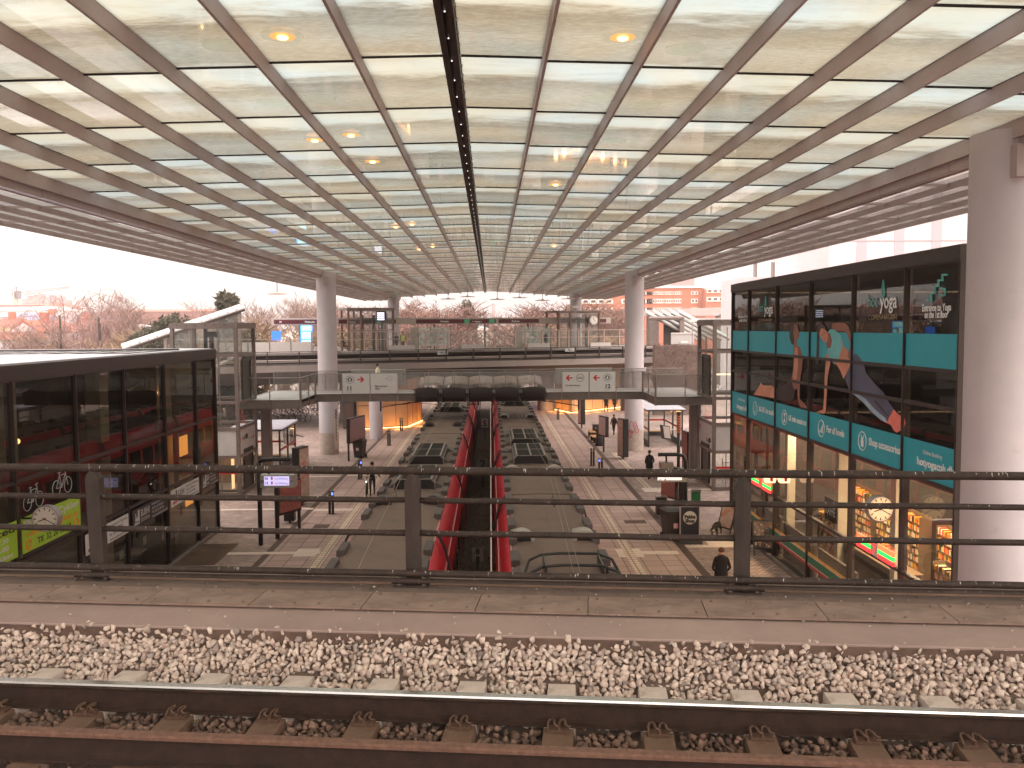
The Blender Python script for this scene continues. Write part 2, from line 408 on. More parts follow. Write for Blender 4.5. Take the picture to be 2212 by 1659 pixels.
for layer in range(2):
    t = TC + .05
    while t < TR - .04:
        s = -5.2
        while s < 5.2:
            ph = (s - s0 + SP / 2) % SP - SP / 2
            if abs(ph) > .13: pl.append((tuple(FG(s, t + rng.uniform(-.02, .02), zs - .035 - layer * .03 + rng.uniform(-.02, .02))), rng.uniform(.02, .034)))
            s += rng.uniform(.045, .07)
        t += .05
t = TC - .9
while t < TC - .07:
    s = -5.
    while s < 5.:
        pl.append((tuple(FG(s, t + rng.uniform(-.02, .02), zs - .05 + rng.uniform(-.02, .02))), rng.uniform(.02, .036))); s += rng.uniform(.045, .07)
    t += .05
tag(stuff(rocks('stained_ballast', pl, rk2)), 'brown stained ballast stones between the running rail and check rail', 'ballast')
# bed below the ballast
bed = M('ballast_bed', lin((104, 88, 78)), .95, 0, .2, 20)
struct(strip(MB(), [(-4, 6.0), (-4, 6.30), (TR, 6.34), (6.08, 6.38), (6.35, 6.60), (6.35, 6.0)], -14, 14).build('track_bed', [bed]))
# kerb slab: concrete edge with the raised inspection plates and the bolts in them
kc = M('kerb_concrete', lin((166, 142, 134)), .9, 0, .12, 1.6, .15, stain=((.30, .25, .21), .6, .78, 7), strc=(1, 1, 1))
kd = M('ledge_concrete', lin((132, 112, 102)), .9, 0, .2, 3, .3, stain=((.13, .1, .085), .5, .7, 6))
struct(strip(MB(), [(6.35, 5.6), (6.35, 6.712), (6.358, 6.72), (7.22, 6.725), (7.87, 6.725), (7.87, 5.9)], -14, 14).build('deck_kerb', [kc]))
struct(strip(MB(), [(6.338, 6.5), (6.338, 6.703), (6.3495, 6.703), (6.3495, 6.5)], -14, 14).build('kerb_face', [M('kerb_face_dirt_shade', lin((104, 84, 74)), .95, 0, .3, 5, .3, stain=((.3, .25, .22), .6, .75, 14))]))  # dark strip: shadow line painted along the kerb front, with dirt
struct(strip(MB(), [(7.24, 6.7255), (7.24, 6.735), (7.865, 6.735), (7.865, 6.7255)], -14, 14).build('deck_ledge', [kd]))
platem = M('worn_plate', lin((146, 122, 110)), .7, .1, .3, 2.2, .15, stain=((.33, .26, .21), .56, .68, 9), detail=10, strc=(1, 1.6, 1))
boltm = M('bolt', lin((128, 108, 98)), .6, .4, .2, 20)
sp = [FGs(x, 1324 + (x - 1106) * .024, 6.8)[0] for x in (73, 305, 536, 779, 1026, 1270, 1528, 1789)]
sp = [sp[0] - 1.0] + sp + [sp[-1] + .96, sp[-1] + 1.92, sp[-1] + 2.88]
names = ['leftmost', 'second from the left', 'third from the left', 'fourth from the left', 'fifth, left of the middle post', 'under the middle post', 'right of the middle', 'fourth from the right', 'third from the right', 'second from the right', 'rightmost', 'outermost']
for i in range(len(sp) - 1):
    a, b = sp[i] + .004, sp[i + 1] - .004; sk = .0
    th = thing('cover_plate', 'scratched steel cover plate bolted to the kerb, %s' % names[i], 'cover plate', FG((a + b) / 2, 7.0, 6.725), 0, 'steel cover plates along the kerb')
    MB().hull8([FG(a, 6.80, 6.737), FG(b, 6.80, 6.737), FG(b, 7.23, 6.737), FG(a, 7.23, 6.737), FG(a, 6.80, 6.752), FG(b, 6.80, 6.752), FG(b, 7.23, 6.752), FG(a, 7.23, 6.752)]).build('plate', [platem], th, off=th.location)
    mb = MB()
    for ss in (a + .07, a + .36, b - .36, b - .07):
        for tt in (6.87, 7.16): mb.cyl(FG(ss, tt, 6.752), FG(ss, tt, 6.766), .014, .01, 8)
    mb.each('bolt', [boltm], th, off=th.location)
# ---- railing
TP = 7.55
rl = thing('bridge_railing', 'weathered tubular steel railing with bird droppings across the front of the view', 'railing', FG(0, TP, 6.735))
hts = []
for y, r in ((1018, .036), (1083, .0255), (1155, .0265), (1236, .030), (1253, .028)):
    hts.append((FGs(1106, y, TP)[1], r))
post_s = [FGs(x, 1180, TP)[0] for x in (214, 893, 1603)]
allp = [post_s[0] - 5.6, post_s[0] - 2.8] + post_s + [post_s[2] + 2.82, post_s[2] + 5.6]
rj = random.Random(9)
dropm = M('bird_dropping', lin((205, 200, 190)), .8, 0, .1)
for i, (z, r) in enumerate(hts):
    mb = MB(); s = -12
    while s < 12:     # slightly uneven hand-welded tube
        pass; break
    if i in (0, 3, 4):
        n = 60; mb.tube([FG(-12 + 24 * k / n, TP - (.10 if i else .02) , z + rj.uniform(-.002, .002)) for k in range(n + 1)], r, 14)
        mb.build('top_rail' if i == 0 else 'lower_rail', [rusty], rl, True, off=rl.location)
    else:
        for a, b in zip(allp[:-1], allp[1:]):
            mb = MB(); n = 8; mb.tube([FG(a + .055 + (b - a - .11) * k / n, TP, z + rj.uniform(-.0025, .0025)) for k in range(n + 1)], r, 12)
            mb.build('rail', [rusty], rl, True, off=rl.location)
# joint sleeves
for s in (post_s[0] + .13, post_s[1] - .12, post_s[1] + .17, post_s[2] - .27, post_s[2] + .15):
    MB().cyl(FG(s, TP - .02, hts[0][0]), FG(s + .012, TP - .02, hts[0][0]), .0375, n=14).build('sleeve', [black], rl, off=rl.location)
# droppings: small irregular splashes on top of the tubes
mb = MB()
for i in range(260):
    k = rj.choice([0, 0, 0, 1, 2, 3]); z, r = hts[k]; s = rj.uniform(-4.8, 4.8); off_ = -.02 if k == 0 else (-.10 if k >= 3 else 0)
    l = rj.uniform(.1, 1.1); a0 = rj.uniform(-.1, .9)
    wd = rj.uniform(.002, .0055); pts = []
    for q in range(5):
        a = a0 + l * q / 4; pts.append(FG(s + rj.uniform(-.004, .004), TP + off_ - (r + .0006) * sin(a), z + (r + .0006) * cos(a)))
    for q in range(4):
        ww = wd * (1 - q * .2); mb.face([pts[q] - e1 * ww, pts[q] + e1 * ww, pts[q + 1] + e1 * ww * .8, pts[q + 1] - e1 * ww * .8])
mb.build('bird_droppings', [dropm], rl, off=rl.location)
postm = M('post_paint', lin((68, 56, 51)), .6, .15, .3, 6, .2, stain=((.27, .22, .19), .63, .8, 12), strc=(1, 1, .5))
for j, s in enumerate(allp):
    th = rl; lean = .03 if j == 2 else 0
    zt = hts[0][0] - .028; hw = .062
    mb = MB()
    def q(ds, t, z): return FG(s + ds - lean * (z - 6.735), t, z)
    bot, top = 6.75, zt - .075
    ring0 = [q(-hw, TP + .05, bot), q(-hw, TP - .035, bot), q(0, TP - .05, bot), q(hw, TP - .035, bot), q(hw, TP + .05, bot)]
    ring1 = [q(-hw - .004, TP + .05, top), q(-hw - .004, TP - .035, top), q(0, TP - .05, top), q(hw + .004, TP - .035, top), q(hw + .004, TP + .05, top)]
    ring2 = [q(-hw + .03, TP + .05, zt - .01), q(-hw + .03, TP - .035, zt - .01), q(0, TP - .048, zt + .012), q(hw - .03, TP - .035, zt - .01), q(hw - .03, TP + .05, zt - .01)]
    mb.loft([ring0, ring1, ring2]); p = mb.build('post', [postm], rl, off=rl.location)
    mb = MB(); mb.hull8([FG(s + a, TP + b, c) for c in (6.736, 6.752) for a, b in ((-.15, -.14), (.15, -.14), (.15, .12), (-.15, .12))]); mb.build('foot_plate', [postm], rl, off=rl.location)
    mb = MB()
    for a in (-.11, .11):
        for b in (-.1, .09): mb.cyl(FG(s + a, TP + b, 6.752), FG(s + a, TP + b, 6.80), .02, .018, 8); mb.cyl(FG(s + a, TP + b, 6.80), FG(s + a, TP + b, 6.83), .011, .011, 6)
    mb.each('bolt', [boltm], rl, off=rl.location)
# conduit in lengths just above the ledge
cond = M('conduit', lin((112, 90, 76)), .6, .1, .2, 6)
for k, (a, b) in enumerate(zip(allp[:-1], allp[1:])):
    th = thing('conduit', 'thin brown cable conduit on short feet below the railing, %s bay' % ['outermost left', 'far left', 'left', 'middle', 'right', 'far right'][k], 'conduit', FG((a + b) / 2, 7.42, 6.735), 0, 'cable conduits at the railing foot')
    MB().tube([FG(a + .17, 7.42, 6.772), FG((a + b) / 2, 7.42, 6.77), FG(b - .17, 7.42, 6.772)], .014, 8).build('pipe', [cond], th, True, off=th.location)
    mb = MB()
    for s in (a + .25, (a + b) / 2, b - .25): mb.cyl(FG(s, 7.42, 6.735), FG(s, 7.42, 6.76), .008, n=6)
    mb.each('foot', [cond], th, off=th.location)
# litter on the ledge
lit = M('litter', lin((196, 186, 176)), .9, 0, .1)
pl = [(tuple(FG(rj.uniform(-4.6, 4.6), rj.uniform(6.45, 7.8), 6.742)), rj.uniform(.004, .013)) for i in range(170)]
tag(stuff(rocks('grit', pl, lit)), 'scattered pale grit and droppings on the ledge and kerb', 'grit')
# ================================================================== CANOPY
RX = -.63           # ridge line
def zr(x): return 13.75 - .055 * x - .0013 * x * x
Y0C = 15.73 - 3.62 * 6; NROW = 34; Y1C = Y0C + 3.62 * NROW
def roofglass():
    mt = bpy.data.materials.new('stained_canopy_glass'); mt.use_nodes = True; n = mt.node_tree; n.nodes.clear()
    N = n.nodes.new; Lk = n.links.new
    out = N('ShaderNodeOutputMaterial'); t = N('ShaderNodeTexCoord'); sp_ = N('ShaderNodeSeparateXYZ'); Lk(t.outputs['Object'], sp_.inputs[0])
    # position along a pane 0..1 (joint to joint), broken up by noise
    a = N('ShaderNodeMath'); a.operation = 'SUBTRACT'; a.inputs[1].default_value = Y0C; Lk(sp_.outputs[1], a.inputs[0])
    b = N('ShaderNodeMath'); b.operation = 'DIVIDE'; b.inputs[1].default_value = 3.62; Lk(a.outputs[0], b.inputs[0])
    fl = N('ShaderNodeMath'); fl.operation = 'FLOOR'; Lk(b.outputs[0], fl.inputs[0])
    fx = N('ShaderNodeMath'); fx.operation = 'DIVIDE'; fx.inputs[1].default_value = 1.6; Lk(sp_.outputs[0], fx.inputs[0])
    fxx = N('ShaderNodeMath'); fxx.operation = 'ADD'; fxx.inputs[1].default_value = -RX / 1.6; Lk(fx.outputs[0], fxx.inputs[0])
    flx = N('ShaderNodeMath'); flx.operation = 'FLOOR'; Lk(fxx.outputs[0], flx.inputs[0])
    cmb = N('ShaderNodeCombineXYZ'); Lk(flx.outputs[0], cmb.inputs[0]); Lk(fl.outputs[0], cmb.inputs[1])
    wn = N('ShaderNodeTexWhiteNoise'); wn.noise_dimensions = '3D'; Lk(cmb.outputs[0], wn.inputs['Vector'])
    # smear noise (stretched across the pane), offset per pane
    mp_ = N('ShaderNodeMapping'); mp_.inputs['Scale'].default_value = (.5, 1.7, 1); Lk(t.outputs['Object'], mp_.inputs['Vector'])
    va = N('ShaderNodeVectorMath'); va.operation = 'ADD'; Lk(mp_.outputs[0], va.inputs[0]); 
    vs = N('ShaderNodeVectorMath'); vs.operation = 'SCALE'; vs.inputs['Scale'].default_value = 7; Lk(wn.outputs['Color'], vs.inputs[0]); Lk(vs.outputs[0], va.inputs[1])
    n1 = N('ShaderNodeTexNoise'); n1.inputs['Scale'].default_value = 1.0; n1.inputs['Detail'].default_value = 7; n1.inputs['Roughness'].default_value = .58; n1.inputs['Distortion'].default_value = .9; Lk(va.outputs[0], n1.inputs['Vector'])
    n2 = N('ShaderNodeTexNoise'); n2.inputs['Scale'].default_value = 9; n2.inputs['Detail'].default_value = 8; n2.inputs['Roughness'].default_value = .75
    mp2 = N('ShaderNodeMapping'); mp2.inputs['Scale'].default_value = (.6, 2.2, 1); Lk(t.outputs['Object'], mp2.inputs['Vector']); Lk(mp2.outputs[0], n2.inputs['Vector'])
    fr = N('ShaderNodeMath'); fr.operation = 'FRACT'; Lk(b.outputs[0], fr.inputs[0])
    dd = N('ShaderNodeMath'); dd.operation = 'MULTIPLY_ADD'; dd.inputs[1].default_value = .55; Lk(n1.outputs['Fac'], dd.inputs[0]); Lk(fr.outputs[0], dd.inputs[2])
    # dirt band: clean strip at the near joint, dirt gathering towards the far one
    rmp = N('ShaderNodeValToRGB'); e = rmp.color_ramp.elements
    e[0].position = .22; e[0].color = (.55, .55, .55, 1); e[1].position = 1.0; e[1].color = (.55, .55, .55, 1)
    for p_, c_ in ((.34, .1), (.50, .95), (.72, .72), (.92, .82), (1.0, .45)):
        x = e.new(min(p_, .999)); x.color = (c_, c_, c_, 1)
    sc_ = N('ShaderNodeMath'); sc_.operation = 'MULTIPLY'; sc_.inputs[1].default_value = .74; Lk(dd.outputs[0], sc_.inputs[0]); Lk(sc_.outputs[0], rmp.inputs[0])
    m1 = N('ShaderNodeMath'); m1.operation = 'MULTIPLY_ADD'; m1.inputs[1].default_value = .8; Lk(n2.outputs['Fac'], m1.inputs[0])
    m1b = N('ShaderNodeMath'); m1b.operation = 'SUBTRACT'; m1b.inputs[1].default_value = .62; Lk(rmp.outputs[0], m1b.inputs[0]); Lk(m1b.outputs[0], m1.inputs[2])
    m2 = N('ShaderNodeMath'); m2.operation = 'MULTIPLY_ADD'; m2.inputs[1].default_value = .25; Lk(wn.outputs['Value'], m2.inputs[0]); Lk(m1.outputs[0], m2.inputs[2]); 
    m3 = N('ShaderNodeMath'); m3.operation = 'SUBTRACT'; m3.inputs[1].default_value = .12; m3.use_clamp = True; Lk(m2.outputs[0], m3.inputs[0])
    cr = N('ShaderNodeValToRGB'); e = cr.color_ramp.elements
    e[0].position = 0; e[0].color = (.255, .28, .268, 1); e[1].position = 1; e[1].color = (.075, .064, .05, 1)
    for p_, c_ in ((.3, (.235, .245, .225, 1)), (.6, (.165, .158, .132, 1))):
        x = e.new(p_); x.color = c_
    Lk(m3.outputs[0], cr.inputs[0])
    # greenish / bluish tints in patches
    n3 = N('ShaderNodeTexNoise'); n3.inputs['Scale'].default_value = .35; n3.inputs['Detail'].default_value = 2; Lk(t.outputs['Object'], n3.inputs['Vector'])
    tint = N('ShaderNodeValToRGB'); tint.color_ramp.elements[0].position = .38; tint.color_ramp.elements[1].position = .62
    tint.color_ramp.elements[0].color = (.90, 1.0, 1.04, 1); tint.color_ramp.elements[1].color = (1.0, .96, .84, 1); Lk(n3.outputs['Fac'], tint.inputs[0])
    mu = N('ShaderNodeMix'); mu.data_type = 'RGBA'; mu.blend_type = 'MULTIPLY'; mu.inputs[0].default_value = 1; Lk(cr.outputs[0], mu.inputs[6]); Lk(tint.outputs[0], mu.inputs[7])
    tr = N('ShaderNodeBsdfTranslucent'); Lk(mu.outputs[2], tr.inputs[0])
    gl = N('ShaderNodeBsdfGlossy'); gl.inputs['Roughness'].default_value = .04
    fz = fres(n, 1.33)
    mx = N('ShaderNodeMixShader'); Lk(fz.outputs[0], mx.inputs[0]); Lk(tr.outputs[0], mx.inputs[1]); Lk(gl.outputs[0], mx.inputs[2]); Lk(mx.outputs[0], out.inputs[0])
    return mt
rg = roofglass()
finm = M('canopy_fin_paint', lin((168, 154, 152)), .55, 0, .07, 1.5, stain=((.14, .11, .1), .62, .8, 3))
seal = M('black_seal', lin((34, 22, 20)), .7, 0, .1)
ridgem = M('ridge_box_dark', lin((42, 28, 26)), .5, .2, .2, 3)
wgm = glass('wing_glass', (.52, .54, .52), 1.3, .02, milky=.3, milk=(.5, .48, .44))
wfm = M('wing_fin_paint', lin((132, 116, 110)), .6, 0, .1, 1.5)
cp = thing('station_canopy', 'wide station canopy of stained translucent glass on long parallel fins', 'canopy', (RX, 60, 12.5))
off = cp.location
for sgn in (-1, 1):
    for k in range(7):
        a, b = 1.6 * k, 1.6 * (k + 1)
        za = zr(a) + .0; zb = za - .022 * 1.6
        if k == 0: a = .14
        mb = MB(); mb.loft([[(RX + sgn * a, Y0C + 3.62 * r_, za), (RX + sgn * b, Y0C + 3.62 * r_, zb)][::sgn] for r_ in range(NROW + 1)], cap=False, closed=False)
        # object coordinates are used by the stain pattern, so this part keeps the world origin
        g = mb.build('roof_glass', [rg], cp, off=None); g.location = -off
        rings = []
        for r_ in range(NROW + 1):
            y = Y0C + 3.62 * r_
            for yy, f_ in ((y - .021, .006), (y - .02, 1), (y + .02, 1), (y + .021, .006)): rings.append([(RX + sgn * a, yy, za - .03), (RX + sgn * (a + (b - a) * f_), yy, za + (zb - za) * f_ - .03), (RX + sgn * (a + (b - a) * f_), yy, za + (zb - za) * f_ + .02), (RX + sgn * a, yy, za + .02)])
        mb = MB().loft(rings)
        s_ = mb.build('glazing_bar', [seal], g, off=None)
    for k in range(1, 7):
        x = RX + sgn * 1.6 * k; z = zr(1.6 * k)
        mb = MB(); mb.box(x - .025, x + .025, Y0C, Y1C, z - .21, z + .08)
        mb.k = 1; mb.box(x - .032, x + .032, Y0C, Y1C, z + .078, z + .12); mb.build('fin', [finm, seal], cp, off=off)
    # double edge beam
    x = RX + sgn * 11.2; z = zr(11.2)
    mb = MB(); mb.box(x - .05, x + .05, Y0C, Y1C, z - .26, z + .2); xo = x + sgn * .16
    mb.box(min(xo - .1, xo + .1), max(xo - .1, xo + .1), Y0C, Y1C, z - .46, z - .22); mb.build('edge_beam', [finm], cp, off=off)
    mb = MB(); y = Y0C + 1
    while y < Y1C: mb.box(xo - .102, xo + .102, y, y + .012, z - .463, z - .22); y += 3.62
    mb.build('beam_joint', [seal], cp, off=off)
    # outer wing with closely spaced fins
    xs = [11.55, 12.65, 13.7, 14.72, 15.75]
    for i, xx in enumerate(xs):
        x = RX + sgn * xx; mb = MB(); mb.box(x - .03, x + .03, Y0C, Y1C, 12.50, 12.67); mb.build('wing_fin', [wfm], cp, off=off)
        if i < 4:
            x2 = RX + sgn * xs[i + 1]; l, h = min(x, x2) + .02, max(x, x2) - .02
            mb = MB().loft([[(l, Y0C + 3.62 * r_, 12.64), (h, Y0C + 3.62 * r_, 12.64)] for r_ in range(NROW + 1)], cap=False, closed=False); g = mb.build('wing_glass', [wgm], cp, off=None); g.location = -off; rings = []
            for r_ in range(NROW + 1):
                y = Y0C + 3.62 * r_
                for yy, f_ in ((y - .016, .006), (y - .015, 1), (y + .015, 1), (y + .016, .006)): xx2 = l + (h - l) * f_; rings.append([(l, yy, 12.59), (xx2, yy, 12.59), (xx2, yy, 12.65), (l, yy, 12.65)])
            MB().loft(rings).build('wing_bar', [wfm], cp, off=off)
mb = MB(); mb.box(RX - .135, RX - .03, Y0C, Y1C, zr(0) - .22, zr(0) + .02); mb.box(RX + .03, RX + .135, Y0C, Y1C, zr(0) - .22, zr(0) + .02); mb.box(RX - .03, RX + .03, Y0C, Y1C, zr(0) - .12, zr(0) + .02)
mb.each('ridge_box', [ridgem], cp, off=off)
mb = MB(); y = Y0C
while y < Y1C: mb.sph((RX, y, zr(0) - .14), .012, 6, 4); y += 1.2
mb.build('ridge_light', [emis('ridge_led', (1, .93, .85), 1.2)], cp, off=off)
mb = MB(); y = Y0C
while y < Y1C:
    for sx_ in (-1, 1): mb.box(RX + sx_ * .15 - .018, RX + sx_ * .15 + .018, y, y + .045, zr(0) - .06, zr(0) - .02)
    y += .6
mb.build('ridge_clip', [white], cp, off=off)
# columns that carry it
colm = M('column_paint', lin((186, 180, 184)), .55, 0, .06, .8, .05, stain=((.36, .33, .31), .6, .85, 2))
colb = M('column_base_concrete', lin((172, 158, 148)), .8, 0, .15, 3, .1)
cols = [(-1, 18.0, 'near left round grey column, outside the picture'), (1, 18.0, 'nearest and largest round column at the right edge of the picture'), (-1, 63.0, 'round pale column passing the footbridge on the left, graffiti near its foot'), (1, 63.3, 'round pale column passing the footbridge on the right, red scrawl on its base'), (-1, 106.5, 'far round column rising behind the left glass shaft of the upper platform'), (1, 106.5, 'far round column rising behind the right glass shaft with a clock')]
for sg, Y, lab in cols:
    X = -11.62 if sg < 0 else 10.38
    if Y < 20: X = -12.0 if sg < 0 else 10.78; Y = 18.35
    th = thing('round_column', lab, 'column', (X, Y, 0), 0, 'round columns carrying the canopy')
    zt = 12.93; rings = [[(.68 * cos(2 * pi * i / 48), .68 * sin(2 * pi * i / 48), z) for i in range(48)] for z in (0, 1.55)]
    MB().loft(rings).build('base', [colb], th, True)
    mb = MB(); mb.loft([[(.685 * cos(2 * pi * i / 48), .685 * sin(2 * pi * i / 48), z) for i in range(48)] for z in (1.55, zt)]); smooth_by_angle(mb.build('shaft', [colm], th))
    MB().box(-sg * .14 - .14, -sg * .14 + .14, -.86, -.62, zt - 1.0, zt - .35).build('bracket', [finm], th)
for c in COL.objects:
    if c.name.startswith('base') and c.parent and c.parent.name.startswith('round_column'): smooth_by_angle(c)
# graffiti on the two middle columns
def scrawl(th, pts, mt, r=.7, w=.018, name='graffiti'):
    mb = MB()
    for st in pts:
        for (a0, z0), (a1, z1) in zip(st[:-1], st[1:]):
            p0 = Vector((r * sin(a0), -r * cos(a0), z0)); p1 = Vector((r * sin(a1), -r * cos(a1), z1))
            d = (p1 - p0); L = d.length
            if L < 1e-5: continue
            nrm = Vector((sin((a0 + a1) / 2), -cos((a0 + a1) / 2), 0)); q_ = nrm.cross(d.normalized()) * w
            mb.face([p0 - q_, p0 + q_, p1 + q_, p1 - q_])
    mb.build(name, [mt], th)
cth = [o for o in COL.objects if o.name.startswith('round_column')]
g = []
for (cx, cz, rr, rh) in ((-.45, 1.75, .22, .42), (-.55, 1.25, .2, .3), (-.05, 1.85, .13, .3), (.05, 1.6, .12, .28)):
    g.append([(cx + rr * cos(t * .5), cz + rh * sin(t * .5)) for t in range(0, 12)])
g.append([(-.62, 1.0), (-.35, 1.3), (-.2, 1.5)]); g.append([(.1, 1.95), (.3, 1.5), (.2, 1.3), (.4, 1.6)])
scrawl(cth[3], g, M('red_spray', lin((170, 50, 58)), .7, 0, .1), .69, .02)
g = []
for i in range(9):
    z = 1.0 + i * .24; g.append([(.95, z), (1.1, z + .16), (.88, z + .2), (1.15, z + .33)])
scrawl(cth[2], g, inkb, .692, .035)
mb = MB(); mb.loft([[(.69 * sin(a), -.69 * cos(a), z) for a in (.75, .85, .95, 1.05, 1.15, 1.25, 1.35)] for z in (.35, 2.6)], closed=False); mb.build('poster_remnant', [M('torn_paper', lin((206, 192, 178)), .9, 0, .25, 8)], cth[2])
# round lamps under the glass
rim = bpy.data.materials.new('lamp_disc'); rim.use_nodes = True; n_ = rim.node_tree; n_.nodes.clear(); a_ = n_.nodes.new('ShaderNodeBsdfTransparent'); a_.inputs[0].default_value = (.9, .93, .9, 1); b_ = n_.nodes.new('ShaderNodeBsdfTranslucent'); b_.inputs[0].default_value = (.85, .88, .84, 1); c_ = n_.nodes.new('ShaderNodeMixShader'); c_.inputs[0].default_value = .45; d_ = n_.nodes.new('ShaderNodeOutputMaterial'); n_.links.new(a_.outputs[0], c_.inputs[1]); n_.links.new(b_.outputs[0], c_.inputs[2]); n_.links.new(c_.outputs[0], d_.inputs[0])
halo = emis('warm_disc', (1.0, .42, .14), .55)
warm = emis('warm_lamp', (1.0, .52, .2), 3.)
lampT = None
LP = [(610, 78, 1), (1345, 80, 1), (480, 98, 0), (1480, 106, 0), (690, 213, 0), (592, 222, 0), (1290, 213, 0), (1393, 227, 0), (680, 302, 1), (758, 291, 1), (805, 348, 1), (1256, 297, 0), (1325, 305, 0), (1230, 356, 0), (1200, 398, 1), (835, 399, 0), (718, 362, 0), (1290, 365, 0),
      (855, 490, 1), (890, 484, 1), (905, 538, 1), (935, 532, 1), (1197, 531, 1), (1140, 486, 0), (1075, 520, 0), (1250, 493, 0)]
LAMPN = []
_c = {}
_w = ['nearest', 'second nearest', 'third nearest', 'fourth nearest', 'fifth nearest', 'sixth nearest', 'seventh nearest', 'eighth nearest', 'ninth nearest', 'tenth nearest']
for q in sorted(range(len(LP)), key=lambda q: -LP[q][1] * 0 + LP[q][1]):
    kx = ('glowing warm' if LP[q][2] else 'unlit pale', 'left' if LP[q][0] < 1000 else 'right'); _c.setdefault(kx, []).append(q)
LAMPN = [''] * len(LP)
for (a_, b_), L_ in _c.items():
    for r_, q in enumerate(L_): LAMPN[q] = '%s ceiling lamp %s of the dark ridge, %s of these' % (a_, b_, _w[r_])
for i, (x, y, on) in enumerate(LP):
    p = PZ(x, y, 13.38); xa = abs(p.x - RX); z = zr(1.6 * int(xa / 1.6)) - .06
    p = PZ(x, y, z)
    th = thing('ceiling_lamp', LAMPN[i], 'ceiling lamp', p, 0, 'round lamps under the canopy glass')
    n = 32; MB().loft([[(.33 * cos(2 * pi * j / n), .33 * sin(2 * pi * j / n), zz) for j in range(n)] for zz in (0,)] + [[(.33 * cos(2 * pi * j / n), .33 * sin(2 * pi * j / n), .004) for j in range(n)]], cap=False).face([(.33 * cos(2 * pi * j / n), .33 * sin(2 * pi * j / n), 0) for j in range(n)]).build('disc', [rim], th)
    if not on: MB().cyl((0, 0, .012), (0, 0, .04), .03, .02, 10).build('fitting', [rim], th)
    if on:
        MB().cyl((0, 0, -.004), (0, 0, -.012), .2, .2, 20).build('glow_plate', [halo], th)
        MB().sph((0, 0, -.03), .09, 12, 8, (1, 1, .3)).build('bulb', [warm], th, True)
# ================================================================== GROUND AND PLATFORMS
def brickmat(name, c1, c2, mortar, scale, bw, bh, ms=.02, off=.5, rough=.85, rot=0, bump=.4, var=.25, stain=None):
    mt = bpy.data.materials.new(name); mt.use_nodes = True; n = mt.node_tree; b = n.nodes['Principled BSDF']; b.inputs['Roughness'].default_value = rough
    N = n.nodes.new; Lk = n.links.new
    t = N('ShaderNodeTexCoord'); mp_ = N('ShaderNodeMapping'); mp_.inputs['Rotation'].default_value = (0, 0, rot); Lk(t.outputs['Object'], mp_.inputs['Vector'])
    br = N('ShaderNodeTexBrick'); br.inputs['Scale'].default_value = scale; br.inputs['Brick Width'].default_value = bw; br.inputs['Row Height'].default_value = bh
    br.inputs['Mortar Size'].default_value = ms; br.offset = off; br.inputs['Color1'].default_value = c1 + (1,); br.inputs['Color2'].default_value = c2 + (1,); br.inputs['Mortar'].default_value = mortar + (1,)
    br.inputs['Bias'].default_value = -.1; Lk(mp_.outputs[0], br.inputs['Vector'])
    z = N('ShaderNodeTexNoise'); z.inputs['Scale'].default_value = .35; z.inputs['Detail'].default_value = 9; z.inputs['Roughness'].default_value = .68; Lk(t.outputs['Object'], z.inputs['Vector'])
    mr = N('ShaderNodeMapRange'); mr.inputs['From Min'].default_value = .3; mr.inputs['From Max'].default_value = .7; mr.inputs['To Min'].default_value = 1 - var; mr.inputs['To Max'].default_value = 1 + var; Lk(z.outputs['Fac'], mr.inputs['Value'])
    mx = N('ShaderNodeVectorMath'); mx.operation = 'SCALE'; Lk(br.outputs['Color'], mx.inputs[0]); Lk(mr.outputs[0], mx.inputs['Scale']); Lk(mx.outputs[0], b.inputs['Base Color'])
    bn = N('ShaderNodeBump'); bn.inputs['Strength'].default_value = bump; bn.inputs['Distance'].default_value = .01; Lk(br.outputs['Fac'], bn.inputs['Height']); bn.invert = True; Lk(bn.outputs[0], b.inputs['Normal'])
    MATS[name] = mt; return mt
slabm = brickmat('paving_slabs', lin((180, 155, 145)), lin((166, 142, 132)), lin((104, 86, 78)), 1, .72, .72, .018, .0, var=.16)
cobm = brickmat('cobble_paving', lin((192, 168, 158)), lin((146, 126, 118)), lin((108, 92, 84)), 1, .22, .14, .018, .5, var=.3)
tactm = brickmat('tactile_strip', lin((216, 198, 178)), lin((200, 182, 162)), lin((146, 126, 110)), 1, .30, .30, .03, .0, var=.1)
drainm = M('drain_line', lin((88, 70, 62)), .9, 0, .25, 5)
bandm = M('pale_band_paving', lin((214, 196, 182)), .85, 0, .1, 3)
copem = M('platform_coping', lin((150, 132, 124)), .85, 0, .12, 3)
gm = M('earth', lin((148, 132, 116)), .95, 0, .2, .05)
struct(MB().box(-4000, 4000, 110, 4500, -1.4, -1.2).build('ground', [gm]))
struct(MB().box(-4000, -60, -200, 110, -1.4, -1.2).build('ground', [gm])); struct(MB().box(60, 4000, -200, 110, -1.4, -1.2).build('ground', [gm]))
plaza = M('plaza_asphalt', lin((186, 174, 166)), .9, 0, .08, .6)
struct(MB().box(-60, -4.45, -20, 112, -1.1, 0).build('platform', [cobm])); struct(MB().box(3.4, 60, -20, 112, -1.1, 0).build('platform', [cobm]))
struct(MB().box(-90, -6, 112, 190, -1.1, -.02).build('plaza', [plaza])); struct(MB().box(5, 90, 112, 190, -1.1, -.02).build('plaza', [plaza]))
struct(MB().box(-4.45, 3.4, -20, 260, -1.3, -1.0).build('track_bed', [M('dark_ballast', lin((96, 82, 72)), .95, 0, .5, 9, .6, detail=12)]))
